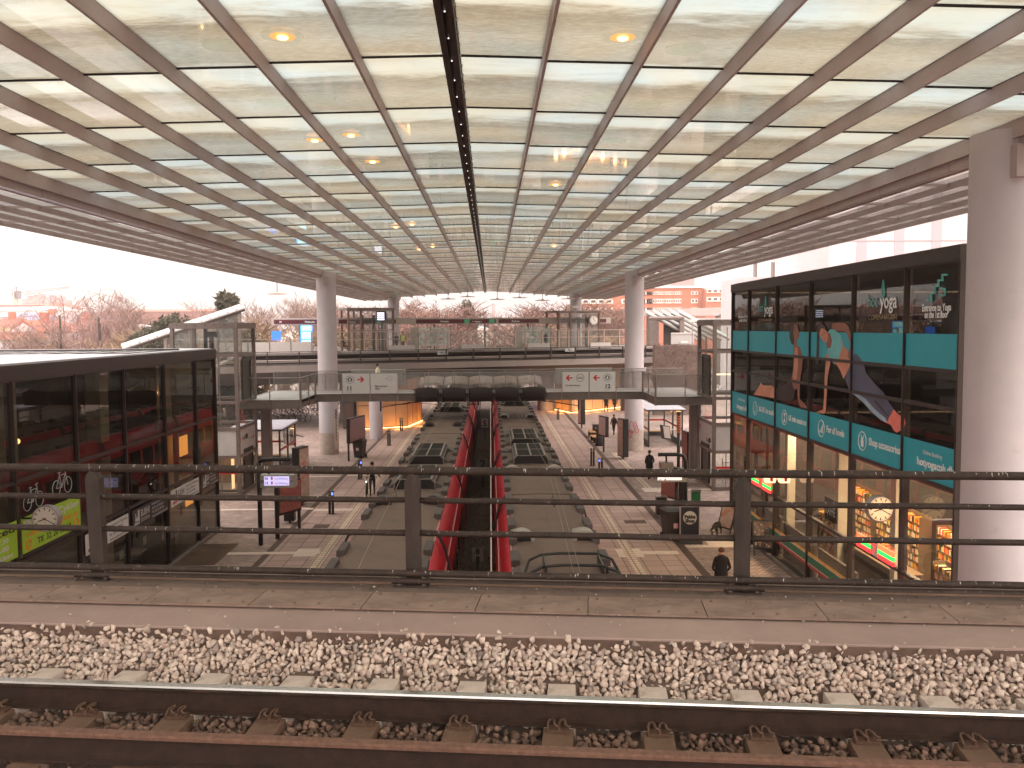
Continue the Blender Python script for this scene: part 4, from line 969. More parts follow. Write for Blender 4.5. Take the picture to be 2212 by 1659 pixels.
for a, b in zip(yu[:-1], yu[1:]): MB().box(10.9 - .02, 10.9 - .012, b + .045, a - .045, 5.13, 6.05).build('film_panel', [teal], th2, off=th2.location)
def rt_(th, s, k, p0, p1, h, mt, bold=0., d=0.):
    a = PX(*U(k, *p0), 10.9 - .026 - d); b = PX(*U(k, *p1), 10.9 - .026 - d); z = (a.z + b.z) / 2; a.z = b.z = z
    return ftext('lettering', s, a, b, h, mt, (-1, 0, 0), th, bold, th.location)
wi = M('white_ink', lin((226, 232, 232)), .5)
rt_(th2, 'Online Booking', 'V', (15, 1192), (68, 1208), .16, wi); rt_(th2, 'hotyogacph.dk', 'V', (2, 1262), (82, 1276), .26, wi, .008)
rt_(th2, '30-35\u00b0c in studio', 'V', (182, 1285), (310, 1318), .28, wi, .008); rt_(th2, '65 min sessions', 'V', (425, 1362), (568, 1398), .28, wi, .008)
rt_(th2, 'For all levels', 'V', (735, 1456), (880, 1494), .30, wi, .008); rt_(th2, 'Shop accessories', 'V', (1080, 1563), (1337, 1632), .30, wi, .008)
rt_(th2, 'Online Booking', 'H', (1497, 337), (1632, 372), .15, wi); rt_(th2, 'hotyogacph.dk', 'H', (1455, 415), (1720, 480), .27, wi, .008)
for (x, y) in ((152, 1262), (391, 1335), (692, 1425), (1027, 1527)):   # ringed pictograms
    c = PX(*U('V', x, y), 10.9 - .026); MB().ring(c, (1, 0, 0), .27, .014, 28, 4).build('pictogram_ring', [wi], th2, off=th2.location)
    mb = MB(); q = lambda a, b, e, f: mb.box(c.x - .002, c.x, c.y - b, c.y - a, c.z + e, c.z + f)
    if x == 152: q(-.02, .02, -.15, .15); q(-.05, .05, -.18, -.1)
    elif x == 391: mb.face([(c.x, c.y + .09, c.z + .15), (c.x, c.y - .09, c.z + .15), c]); mb.face([c, (c.x, c.y - .09, c.z - .15), (c.x, c.y + .09, c.z - .15)]); q(-.11, .11, .15, .17); q(-.11, .11, -.17, -.15)
    elif x == 692:
        for i in range(5): q(-.14 + i * .06, -.10 + i * .06, -.14, -.08 + i * .055)
    else: q(-.09, .09, -.17, .02); q(-.06, .06, .02, .1); q(-.09, -.05, .1, .17); q(.05, .09, .1, .17)
    mb.build('pictogram', [wi], th2, off=th2.location)
yt = thing('yoga_lettering', 'yoga studio name and entrance lettering on the upper yoga windows', 'lettering', RY(30, 9))
grn = M('teal_ink', lin((92, 176, 172)), .5); gry = M('gold_ink', lin((150, 132, 96)), .5)
rt_(yt, 'hot', 'V', (176, 468), (218, 476), .5, grn); rt_(yt, 'yoga', 'V', (226, 484), (296, 490), .55, wi, .006)
rt_(yt, 'COPENHAGEN', 'V', (178, 550), (290, 550), .15, gry)
rt_(yt, 'hot', 'V', (1070, 430), (1150, 434), .5, grn); rt_(yt, 'yoga', 'V', (1170, 440), (1308, 444), .6, wi, .008); rt_(yt, 'COPENHAGEN', 'V', (1075, 536), (1308, 536), .2, gry)
rt_(yt, 'Entrance to Yoga', 'V', (1516, 466), (1752, 462), .24, wi, .006); rt_(yt, 'on the 1st floor', 'V', (1535, 522), (1727, 520), .24, wi, .006)
rt_(yt, 'Entrance to Yoga', 'V', (14, 522), (96, 526), .2, wi, .003); rt_(yt, 'on the 1st floor', 'V', (20, 552), (84, 554), .2, wi, .003)
for (x, y, h) in ((238, 385, .2), (1198, 282, .24)):
    c = PX(*U('V', x, y), 10.9 - .026); pts = [Vector((c.x, c.y - .55 * h * sin(t) * (1 - cos(t)) / 2 * .9, c.z + h * cos(t))) for t in [2 * pi * i / 18 for i in range(19)]]
    MB().tube(pts, .022, 4).build('water_drop_emblem', [grn], yt, off=yt.location)
pts = [(1718, 170), (1682, 170), (1682, 215), (1650, 215), (1650, 262), (1620, 268), (1620, 320), (1590, 325), (1590, 380), (1560, 382)]
MB().tube([PX(*U('V', *p), 10.9 - .03) for p in pts], .035, 4).build('staircase_emblem', [grn], yt, off=yt.location)
pts = [(1668, 345), (1700, 335), (1700, 285), (1672, 288)]
MB().tube([PX(*U('V', *p), 10.9 - .03) for p in pts], .03, 4).build('staircase_emblem', [grn], yt, off=yt.location)
# printed figures on the glass
sk1 = M('print_skin', lin((196, 134, 108)), .5, 0, .22, 1.2); sk2 = M('print_skin_dark', lin((136, 86, 68)), .5, 0, .2, 1.2); hair = M('print_hair', lin((44, 30, 28)), .5)
topm = M('print_top', lin((104, 184, 188)), .5, 0, .15, 1.5); legm = M('print_leggings', lin((74, 80, 104)), .5, 0, .28, .9); ftm = M('print_feet', lin((224, 122, 108)), .5, 0, .2, 3); shm = M('print_shorts', lin((34, 24, 26)), .5); lgt = M('print_highlight', lin((150, 176, 196)), .5, 0, .2)
def decal(th, name, pts, mt, d):
    P = [PX(*U('V', *p), 10.9 - .024 - d) for p in pts]
    bm = bmesh.new(); vs = [bm.verts.new(p - th.location) for p in P]; f_ = bm.faces.new(vs); bm.normal_update(); bmesh.ops.triangulate(bm, faces=[f_])
    me = bpy.data.meshes.new(name); bm.to_mesh(me); bm.free(); me.materials.append(mt); o = bpy.data.objects.new(name, me); COL.objects.link(o); o.parent = th; return o
mn = thing('printed_yoga_man', 'printed picture of a man arching upward on straight arms on the yoga glass', 'window print', RY(34, 6.2))
decal(mn, 'shorts', [(445, 1030), (478, 1115), (470, 1180), (440, 1205), (380, 1200), (318, 1185), (320, 1095), (400, 1060)], shm, 0)
decal(mn, 'legs', [(140, 1150), (150, 1130), (180, 1090), (200, 1050), (215, 1072), (250, 1074), (285, 1074), (318, 1095), (312, 1180), (240, 1165), (190, 1157)], sk1, .001)
decal(mn, 'torso', [(470, 745), (495, 752), (515, 758), (530, 800), (542, 850), (535, 930), (524, 1000), (517, 1080), (514, 1180), (532, 1200), (578, 1245), (572, 1264), (520, 1250), (500, 1190), (495, 1100), (472, 1110), (445, 1030), (462, 950), (468, 850), (464, 780)], sk2, .002)
decal(mn, 'lit_side', [(478, 760), (500, 765), (505, 850), (498, 950), (490, 1020), (470, 1035), (462, 1000), (470, 880)], sk1, .003)
decal(mn, 'head', [(466, 745), (470, 690), (462, 640), (462, 590), (470, 572), (490, 575), (500, 590), (512, 640), (508, 690), (490, 702), (496, 752)], sk2, .003)
decal(mn, 'hair', [(466, 572), (445, 585), (432, 640), (434, 690), (450, 735), (468, 745), (474, 700), (462, 640), (472, 600)], hair, .004)
wm_ = thing('printed_yoga_woman', 'printed picture of a woman in a side plank wearing teal top and leggings', 'window print', RY(29, 6.2))
decal(wm_, 'leggings', [(965, 815), (985, 820), (1010, 850), (1040, 900), (1060, 970), (1130, 1060), (1200, 1130), (1250, 1220), (1290, 1275), (1262, 1330), (1235, 1385), (1180, 1360), (1100, 1290), (1040, 1220), (970, 1160), (920, 1110), (885, 1020), (910, 950), (935, 860)], legm, 0)
decal(wm_, 'highlight', [(935, 1135), (960, 1150), (1040, 1215), (1100, 1285), (1180, 1355), (1235, 1385), (1215, 1340), (1130, 1270), (1060, 1190), (990, 1140)], lgt, .001)
decal(wm_, 'leg_gap', [(1115, 1185), (1150, 1210), (1240, 1320), (1255, 1345), (1200, 1290), (1140, 1225)], shm, .001)
decal(wm_, 'feet', [(1285, 1268), (1310, 1300), (1370, 1340), (1380, 1380), (1362, 1430), (1340, 1440), (1310, 1460), (1285, 1445), (1262, 1400), (1228, 1378), (1245, 1335)], ftm, .002)
decal(wm_, 'support_arm', [(735, 810), (772, 860), (765, 900), (745, 1000), (740, 1100), (728, 1290), (715, 1305), (655, 1290), (708, 1270), (715, 1150), (720, 1000), (728, 900)], sk1, .001)
decal(wm_, 'belly', [(850, 670), (880, 760), (910, 790), (905, 840), (945, 860), (905, 960), (875, 1022), (850, 960), (820, 905), (788, 895), (835, 850)], sk1, .002)
decal(wm_, 'raised_arm', [(775, 600), (785, 566), (830, 560), (890, 565), (915, 590), (940, 670), (955, 760), (948, 840), (925, 872), (905, 830), (915, 790), (935, 745), (905, 660), (880, 630), (830, 632), (800, 620)], sk2, .003)
decal(wm_, 'top', [(742, 640), (770, 612), (800, 618), (850, 660), (866, 740), (850, 800), (830, 860), (795, 898), (760, 850), (738, 800), (745, 770), (768, 765), (780, 710), (765, 650)], topm, .004)
decal(wm_, 'neck', [(735, 640), (768, 640), (782, 700), (770, 768), (745, 775), (728, 730)], sk2, .003)
decal(wm_, 'head', [(678, 585), (720, 592), (742, 640), (748, 690), (732, 728), (702, 705), (676, 660)], sk1, .005)
decal(wm_, 'hair', [(660, 580), (690, 563), (722, 590), (740, 640), (716, 612), (692, 605), (678, 640), (674, 720), (672, 880), (662, 905), (648, 890), (656, 700)], hair, .006)
for (x, y) in ((700, 662), (722, 648)): decal(wm_, 'eye', [(x - 8, y), (x, y - 5), (x + 8, y - 2), (x, y + 4)], hair, .007)
decal(wm_, 'mouth', [(712, 698), (722, 692), (732, 694), (722, 702)], inkr, .007)
# ---- the convenience shop on the ground floor
for i, (y, x, e) in enumerate(((23.2, 13.3, 240), (27.5, 13.5, 220), (32, 13.5, 190), (36, 13.5, 90))):
    th = thing('shop_ceiling_light', 'warm ceiling light panel inside the convenience shop, %s' % ['nearest', 'second', 'third', 'farthest'][i], 'ceiling light', (x, y, 4.78), 0, 'shop ceiling lights')
    MB().box(-.6, .6, -.9, .9, 0, .04).build('panel', [emis('shop_panel', (1, .78, .5), 6)], th)
    l = bpy.data.lights.new('shop_light', 'AREA'); l.energy = e; l.color = (1, .72, .42); l.size = 1.4; lo_ = bpy.data.objects.new('shop_light', l); COL.objects.link(lo_); lo_.parent = th; lo_.location = (0, 0, -.08)
hueg = [M('goods_%s' % n_, lin(c), .5, 0, .25, 12) for n_, c in (('red', (200, 60, 44)), ('yellow', (226, 180, 70)), ('white', (232, 222, 200)), ('brown', (140, 90, 50)), ('green', (70, 130, 70)), ('orange', (226, 130, 50)), ('dark', (50, 36, 30)))]
shelf = M('shelf_wood', lin((120, 96, 74)), .6); rs = random.Random(8)
def shelfunit(x, y, z0, W_, H_, rows, label, rz):
    th = thing('shop_shelf', label, 'shelf', (x, y, z0), rz, 'shop shelves')
    mb = MB(); mb.box(-W_ / 2, W_ / 2, .18, .22, 0, H_); mb.box(-W_ / 2 - .02, -W_ / 2, -.22, .22, 0, H_); mb.box(W_ / 2, W_ / 2 + .02, -.22, .22, 0, H_); mb.build('back_panel', [shelf], th)
    for r_ in range(rows):
        z = .12 + r_ * (H_ - .15) / rows; MB().box(-W_ / 2, W_ / 2, -.22, .18, z, z + .015).build('shelf_board', [shelf], th)
        mb = MB(); xx = -W_ / 2 + .03
        while xx < W_ / 2 - .12:
            w_ = rs.uniform(.05, .1); h_ = rs.uniform(.45, .85) * (H_ - .15) / rows; mb.k = rs.choice((0, 1, 1, 2, 2, 2, 3, 4, 5, 5, 6)); mb.bev(xx, xx + w_ * .9, -.2, .05, z + .032, z + .032 + h_, .01); xx += w_
        mb.build('goods', hueg, th)
shelfunit(15.2, 35.5, .03, 3.0, 2.3, 8, 'shop shelf full of goods at the far end of the shop', R(-90))
shelfunit(15.0, 31.4, .03, 3.4, 2.3, 8, 'shop shelf full of bottles and packets behind the counter', R(-90))
shelfunit(13.2, 33.4, .03, 1.8, 1.7, 6, 'lower shop shelf with bread and magazines near the window', R(-90))
shelfunit(15.0, 26.8, .03, 3.4, 2.3, 8, 'shop shelf of drinks opposite the red and green sign', R(-90))
shelfunit(13.4, 24.4, .03, 2.4, 1.9, 7, 'bakery shelf with rolls in the near part of the shop', R(-90))
shelfunit(12.4, 21.6, .03, 2.0, 1.5, 6, 'sloping pastry display right beside the near window', R(-90))
shelfunit(13.6, 29.2, .03, 1.4, 1.5, 6, 'half height snack shelf in the middle of the shop', R(-90))
th = thing('drinks_fridge', 'lit blue and white drinks fridge at the near corner of the shop', 'fridge', (11.9, 20.9, .03)); MB().bev(-.35, .35, -.35, .35, 0, 1.95, .04).build('cabinet', [white], th)
MB().box(-.38, -.352, -.28, .28, .3, 1.85).build('lit_front', [emis('fridge_blue', (.35, .5, 1.0), 1.6)], th); MB().box(-.28, .28, -.38, -.352, .3, 1.85).build('lit_front', [emis('fridge_white', (.85, .92, 1), 1.4)], th)
th = thing('red_lamp_shade', 'round red lamp low behind the near shop window', 'lamp', (11.4, 22.05, 2.05)); MB().sph((0, 0, 0), .28, 20, 10, (1, 1, .7)).build('shade', [emis('red_glow', (1, .13, .08), 1.3)], th, True)
th = thing('shop_counter', 'dark shop counter running behind the striped window band', 'counter', (13.2, 30.5, .03)); MB().bev(-.35, .35, -3.5, 1.5, 0, 1.05, .02).build('front', [M('counter_dark', lin((58, 46, 40)), .5)], th); MB().bev(-.4, .4, -3.55, 1.55, 1.05, 1.09, .01).build('worktop', [shelf], th)
th = thing('cafe_letter_board', 'black board lettered kaffe standing in the shop window', 'sign', (11.25, 28.6, 2.5)); MB().box(-.02, .02, -.5, .5, 0, .75).build('board', [inkb], th); ftext('lettering', 'KAFFE', (-.023, .42, .2), (-.023, -.42, .2), .42, wi, (-1, 0, 0), th, .01)
# stripes along the glass and the two illuminated fascia signs
sg_ = [M('stripe_orange', lin((206, 150, 66)), .5), M('stripe_white', lin((206, 200, 186)), .5), M('stripe_green', lin((36, 106, 76)), .5), M('stripe_red', lin((168, 40, 46)), .5)]
for i, (a, b) in enumerate(((36.7, 33.5), (33.1, 29.9), (29.5, 26.4))):
    MB().box(11.2, 11.3, b, a, .1, 1.55 - .1 * i).build('low_partition', [M('dark_partition', lin((66, 58, 54)), .6, 0, .1)], rb, off=Or)
th = thing('window_stripes', 'orange, green and red stripes low along the convenience shop glass', 'window film', RY(31, .7))
for a, b in zip(yu[1:-2], yu[2:-1]):
    for q, (z0, z1, k) in enumerate(((1.12, 1.2, 0), (1.09, 1.12, 1), (.83, 1.09, 2), (.80, .83, 1), (.70, .80, 3))): MB().box(10.9 - .016, 10.9 - .01, b + .05, a - .05, z0, z1).build('stripe', [sg_[k]], th, off=th.location)
se = [emis('sign_orange', (1, .16, .06), 1.0), emis('sign_green', (.03, .75, .13), .8), emis('sign_red', (1, .04, .04), 1.0), emis('sign_white', (1, .8, .7), 1.0)]
for i, (ya, yb) in enumerate(((35.9, 33.5), (25.4, 23.05))):
    th = thing('shop_sign', '%s illuminated orange, green and red shop sign with a seven' % ('far', 'near')[i], 'shop sign', RY((ya + yb) / 2, 2.48, .03), 0, 'illuminated striped shop signs')
    c = (ya + yb) / 2
    for z0, z1, k in ((2.74, 2.88, 0), (2.61, 2.74, 1), (2.48, 2.61, 2)):
        for a, b in ((yb, c - .22), (c + .22, ya)): MB().box(10.78, 10.83, a, b, z0, z1).build('light_stripe', [se[k]], th, off=th.location)
    MB().box(10.785, 10.83, c - .22, c + .22, 2.48, 2.88).build('center_panel', [M('sign_centre', lin((210, 190, 180)), .5)], th, off=th.location)
    ftext('lettering', '7', (10.78, c + .12, 2.52), (10.78, c - .12, 2.52), .42, se[2], (-1, 0, 0), th, .012, th.location)
# hanging lit food lamps at the far shop entrance
for i, (x, y) in enumerate(((415, 500), (515, 500))):
    p = PX(*U('H', x, y), 10.2 + .3 * i); th = thing('lantern', '%s glowing cream lantern with red lettering over the far shop door' % ('left', 'right')[i], 'lantern', p, 0, 'lanterns over the shop door')
    MB().loft([[(a * .16, b * .12, -.2) for a, b in ((-1, -1), (1, -1), (1, 1), (-1, 1))], [(a * .24, b * .2, .12) for a, b in ((-1, -1), (1, -1), (1, 1), (-1, 1))]]).build('shade', [emis('lantern', (1, .68, .4), .8)], th); MB().box(-.05, .05, -.21, -.2, -.12, .1).build('mark', [inkr], th); MB().cyl((0, 0, .12), (0, 0, .55), .01, n=4).build('cord', [black], th)
# ---- clocks
def clock(name, p, lab, lit, side):
    th = thing(name, lab, 'clock', p); r = .34
    MB().cyl((0, -.12, 0), (0, .12, 0), r, n=36).build('case', [M('clock_case', lin((150, 140, 140)), .4, .2)], th)
    for fy, s in ((-.121, -1), (.121, 1)):
        mtf = emis('clock_lit_face', (1, .70, .38), .33) if lit else M('clock_face', lin((226, 216, 208)), .5, 0, .02)
        f_ = MB().cyl((0, fy, 0), (0, fy + s * .006, 0), r * .93, n=36).build('face', [mtf], th)
        mb = MB()
        for i in range(60):
            a = 2 * pi * i / 60; l = .22 if i % 5 == 0 else .07; w_ = .013 if i % 5 == 0 else .004; e = Vector((sin(a), 0, cos(a))); q = Vector((cos(a), 0, -sin(a)))
            y = Vector((0, fy + s * .0075, 0)); o_ = e * r * .88; i_ = e * r * (.88 - l); P = [y + i_ - q * w_, y + i_ + q * w_, y + o_ + q * w_, y + o_ - q * w_]; mb.face(P if s < 0 else P[::-1])
        mb.build('markings', [inkb], th)
        def hand(a, l, w_, mt, nm, lay):
            e = Vector((s * -1 * sin(a), 0, cos(a))); q = Vector((cos(a), 0, s * sin(a))); y = Vector((0, fy + s * lay, 0))
            P = [y - e * l * .2 - q * w_, y - e * l * .2 + q * w_, y + e * l + q * w_ * .7, y + e * l - q * w_ * .7]; MB().face(P).build(nm, [mt], th)
        hand(2 * pi * (8.33 / 12), r * .55, .017, inkb, 'hour_hand', .009); hand(2 * pi * 20 / 60, r * .8, .012, inkb, 'minute_hand', .011); hand(2 * pi * (28 if not lit else 2) / 60, r * .75, .005, inkr if not lit else inkb, 'second_hand', .013)
    MB().cyl((side * .0, 0, 0), (side * .85, 0, 0), .025, n=8).build('bracket', [black], th)
clock('hanging_clock', PX(102, 1119, -11.55), 'round white clock with black hands on a bracket by the lime green banner', False, -1)
clock('lit_clock', PX(*U('H', 1185, 720), 10.2), 'round glowing yellow clock on a bracket from the yoga building', True, 1)
# ================================================================== FOOTBRIDGE
br_m = M('bridge_fascia_paint', lin((112, 102, 96)), .6, .1, .12, 1.2, stain=((.11, .09, .08), .55, .8, 3))
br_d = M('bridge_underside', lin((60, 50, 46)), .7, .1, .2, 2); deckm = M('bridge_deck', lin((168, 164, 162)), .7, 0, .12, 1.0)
stainl = M('stainless', lin((150, 140, 134)), .35, .6, .1, 4)
fb = thing('footbridge', 'grey steel footbridge with glass balustrades crossing above the two trains', 'footbridge', (-.7, 55, 4.98)); O = fb.location
poly = [(-14.0, 49.3), (-10.66, 49.3), (-10.66, 53.5), (9.32, 53.5), (9.32, 49.3), (12.6, 49.3), (12.6, 57.0), (-14.0, 57.0)]
mb = MB()
for a in ((-14, -10.66, 49.3, 57), (-10.66, 9.32, 53.5, 57), (9.32, 12.6, 49.3, 57)): mb.box(a[0], a[1], a[2] + .06, a[3] - .06, 4.80, 4.985)
mb.each('deck', [deckm], fb, off=O)
def fas(a, b, nm='fascia'):
    a = Vector(a + (0,)); b = Vector(b + (0,)); d = (b - a).normalized(); n_ = Vector((d.y, -d.x, 0)); mb = MB()
    p = [a, b, b - n_ * .06, a - n_ * .06]; mb.hull8([(q.x, q.y, 4.56) for q in p] + [(q.x, q.y, 4.97) for q in p]); mb.build(nm, [br_m], fb, off=O)
    p = [a + n_ * .05, b + n_ * .05, b - n_ * .12, a - n_ * .12]; mb = MB(); mb.hull8([(q.x, q.y, 4.525) for q in p] + [(q.x, q.y, 4.559) for q in p]); mb.hull8([(q.x, q.y, 4.971) for q in p] + [(q.x, q.y, 5.0) for q in p]); mb.each('flange', [br_m], fb, off=O)
for i in range(len(poly)): fas(poly[i], poly[(i + 1) % len(poly)])
mb = MB()
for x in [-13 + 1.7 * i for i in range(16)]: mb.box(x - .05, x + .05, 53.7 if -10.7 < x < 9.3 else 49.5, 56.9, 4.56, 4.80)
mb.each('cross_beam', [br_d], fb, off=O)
def balustrade(a, b, n, gl=clear):
    a = Vector(a + (0,)); b = Vector(b + (0,)); d = (b - a).normalized(); nn = Vector((d.y, -d.x, 0)); L = (b - a).length / n
    for i in range(n + 1):
        p = a + d * L * i; q = p + nn * .05
        mb = MB(); mb.obox((q.x, q.y, 0), d, nn, .022, .03, 4.5, 6.2)
        for z in (5.25, 5.95): mb.cyl((q.x, q.y, z), (q.x - nn.x * .07, q.y - nn.y * .07, z), .045, n=8)
        mb.build('post', [stainl], fb, off=O)
        if i < n:
            p0, p1 = p + d * .03, p + d * (L - .03); P = [(p0.x, p0.y, 5.04), (p1.x, p1.y, 5.04), (p1.x, p1.y, 6.22), (p0.x, p0.y, 6.22)]
            MB().face(P).build('glass_panel', [gl], fb, off=O)
    mb = MB(); mb.tube([tuple(a + Vector((0, 0, 6.24))), tuple(b + Vector((0, 0, 6.24)))], .022, 8); mb.each('handrail', [stainl], fb, off=O)
balustrade((-14.0, 49.3), (-10.66, 49.3), 2); balustrade((-10.66, 49.3), (-10.66, 53.5), 2); balustrade((-10.66, 53.5), (9.32, 53.5), 12, milkg)
balustrade((9.32, 53.5), (9.32, 49.3), 2, milkg); balustrade((9.32, 49.3), (12.6, 49.3), 2, milkg)
balustrade((12.6, 57.0), (-14.0, 57.0), 16, milkg)
# carrying posts under the landings and the round pillar
for x, lab in ((-13.1, 'square brown steel post under the left landing'), (12.0, 'square brown steel post under the right landing')):
    th = thing('bridge_post', lab, 'post', (x, 51.4, 0)); MB().box(-.27, .27, -.25, .25, 0, 4.53).build('shaft', [steel], th); MB().box(-.33, .33, -.31, .31, 0, .06).build('foot_plate', [dsteel], th)
# direction signs hung on the glass
def bridge_sign(name, x0, x1, lab, items, y=53.42):
    th = thing(name, lab, 'direction sign', ((x0 + x1) / 2, y, 5.0), 0, 'direction signs on the footbridge')
    MB().box(x0 + .02, x1 - .02, y, y + .015, 5.02, 6.23).build('board', [panelw], th, off=th.location)
    Y_ = y - .004
    for it in items:
        k = it[0]
        if k == 'arrow':
            _, cx, cz, s, mt, dr, hollow = it; pts = [(-.5, -.09), (.08, -.09), (-.12, -.42), (.12, -.42), (.5, 0), (.12, .42), (-.12, .42), (.08, .09), (-.5, .09)]
            P = [Vector((cx + dr * a * s, Y_, cz + b * s)) for a, b in pts]
            if hollow: MB().tube(P + [P[0]], .010, 4).build('arrow', [mt], th, off=th.location)
            else:
                bm = bmesh.new(); f_ = bm.faces.new([bm.verts.new(p - th.location) for p in P]); bm.normal_update(); bmesh.ops.triangulate(bm, faces=[f_]); me = bpy.data.meshes.new('arrow'); bm.to_mesh(me); bm.free(); me.materials.append(mt); o = bpy.data.objects.new('arrow', me); COL.objects.link(o); o.parent = th
        elif k == 'ring': MB().ring((it[1], Y_, it[2]), (0, 1, 0), it[3], .012, 28, 4).build('emblem_ring', [inkb], th, off=th.location)
        elif k == 's':
            _, cx, cz, s = it; MB().cyl((cx, Y_ + .003, cz), (cx, Y_ - .001, cz), s, n=6).build('emblem', [inkb], th, off=th.location); text('lettering', 'S', s * 1.35, wi, (cx - th.location.x, Y_ - .004 - y, cz - s * .48 - 5.0), (1, 0, 0), (0, -1, 0), th, .015, 'CENTER')
        elif k == 'bus':
            _, cx, cz, s = it; mb = MB(); mb.box(cx - s, cx + s, Y_ - .001, Y_ + .002, cz - s * .3, cz - s * .05); mb.box(cx - s, cx + s, Y_ - .001, Y_ + .002, cz + s * .28, cz + s * .38)
            for q in range(6): mb.box(cx - s + q * s * .39, cx - s + q * s * .39 + .012, Y_ - .001, Y_ + .002, cz - s * .05, cz + s * .28)
            for q in (-.55, .55): mb.cyl((cx + q * s, Y_ + .002, cz - s * .33), (cx + q * s, Y_ - .002, cz - s * .33), s * .13, n=10)
            mb.build('bus_pictogram', [inkb], th, off=th.location)
        else: text('lettering', it[1], it[4], inkb, (it[2] - th.location.x, Y_ - y, it[3] - 5.0), (1, 0, 0), (0, -1, 0), th, it[5], it[6] if len(it) > 6 else 'LEFT')
    return th
bridge_sign('direction_sign', -9.0, -7.32, 'white sign with a red arrow and track number 11', [('ring', -8.53, 5.87, .23), ('s', -8.53, 5.87, .15), ('arrow', -7.87, 5.87, .42, inkr, 1, 0), ('t', '11', -8.75, 5.22, .36, .012), ('t', 'Spor Track', -8.75, 5.1, .07, 0)])
bridge_sign('direction_sign', -7.3, -5.62, 'white sign with an outlined arrow and the words Stig Lommers Plads', [('arrow', -6.15, 5.93, .4, M('grey_ink', lin((96, 96, 98)), .5), 1, 1), ('t', 'Stig Lommers', -7.02, 5.42, .135, .004), ('t', 'Plads', -7.02, 5.26, .135, .004)])
bridge_sign('direction_sign', 4.35, 5.98, 'white sign with a red arrow and bus above the words Grøndals Parkvej', [('arrow', 4.78, 5.87, .42, inkr, -1, 0), ('ring', 5.46, 5.87, .23), ('bus', 5.46, 5.87, .15), ('t', 'Gr\u00f8ndals Parkvej', 4.55, 5.37, .128, .004)])
bridge_sign('direction_sign', 6.02, 7.63, 'white sign with a red arrow and track number 12', [('arrow', 6.45, 5.87, .42, inkr, -1, 0), ('ring', 7.12, 5.87, .23), ('s', 7.12, 5.87, .15), ('t', '12', 6.95, 5.22, .36, .012), ('t', 'Spor Track', 6.95, 5.1, .07, 0)])
for x0, x1, lab in ((-9.0, -5.5, 'blank white back of the signs behind the left signs'), (4.2, 7.9, 'blank white back of the signs behind the right signs')): tag(MB().box(x0, x1, 57.06, 57.08, 5.3, 6.3).build('sign_back', [panelw]), lab, 'sign')
# protective shields over the wires, front and back of the bridge
shd = M('dark_shield', lin((40, 26, 25)), .5, .1, .25, 3); shp = M('weathered_shield', lin((206, 190, 180)), .75, 0, .2, 1.2, stain=((.34, .2, .18), .5, .72, 1.5))
sh0 = None
for i in range(5):
    x0 = -4.62 + i * 1.6
    lab = 'dark curved shield panel hanging on the footbridge front, %s' % ['leftmost', 'second from the left', 'middle one', 'second from the right', 'rightmost'][i]
    if sh0 is None:
        sh0 = thing('wire_shield', lab, 'shield', (x0, 53.4, 4.98), 0, 'dark shields on the footbridge front')
        rings = []
        for q in range(9):
            f_ = q / 8; z = .32 - f_ * .78; yb = -.35 - .16 * sin(pi * f_ * .8) + .2 * f_
            xs = [.07 + 1.46 * u / 8 + (.03 if u == 0 else -.03 if u == 8 else 0) * f_ for u in range(9)]
            rings.append([(x + (.04 * (1 - f_) * (1 if False else 0)), yb - .14 * sin(pi * u / 8), z + .10 * sin(pi * u / 8) * (1 - f_) - .04 * (abs(u - 4) == 4) * f_) for u, x in enumerate(xs)])
        mb = MB(); mb.loft(rings, cap=False, closed=False); p = mb.build('panel', [shd], sh0, True); md = p.modifiers.new('thick', 'SOLIDIFY'); md.thickness = .03
        for q in (2, 5): 
            f_ = q / 8; MB().tube([(x, yy - .045, zz) for x, yy, zz in rings[q]], .018, 5).build('rib', [shd], sh0)
        mb = MB(); mb.cyl((0, -.38, .32), (0, -.38, .22), .05, n=8); mb.tube([(0.02, -.02, -.3), (0.02, -.35, -.2), (.02, -.42, .2)], .02, 5); mb.tube([(1.58, -.02, -.3), (1.58, -.35, -.2), (1.58, -.42, .2)], .02, 5); mb.build('bracket', [black], sh0)
    else: dup(sh0, (x0, 53.4, 4.98), 0, lab)
sb0 = None
for i in range(5):
    lab = 'pale weathered shield panel with graffiti behind the footbridge, %s' % ['leftmost', 'second from the left', 'middle one', 'second from the right', 'rightmost'][i]
    x0 = -4.7 + i * 1.62
    if sb0 is None:
        sb0 = thing('weathered_shield', lab, 'shield', (x0, 57.1, 5.0), 0, 'pale shields behind the footbridge'); rings = []
        for q in range(7):
            f_ = q / 6; rings.append([(.03 + 1.54 * u / 8, .05 + 1.9 * f_, .25 + .62 * f_ - .2 * f_ * f_ + .07 * sin(pi * u / 8)) for u in range(9)])
        p = MB().loft(rings, cap=False, closed=False).build('panel', [shp], sb0, True); md = p.modifiers.new('thick', 'SOLIDIFY'); md.thickness = .03
        mb = MB(); mb.tube([(0, 0, 0), (0, 1.9, .62)], .025, 5); mb.tube([(1.6, 0, 0), (1.6, 1.9, .62)], .025, 5); mb.build('bracket', [dsteel], sb0)
    else: dup(sb0, (x0, 57.1, 5.0), 0, lab)
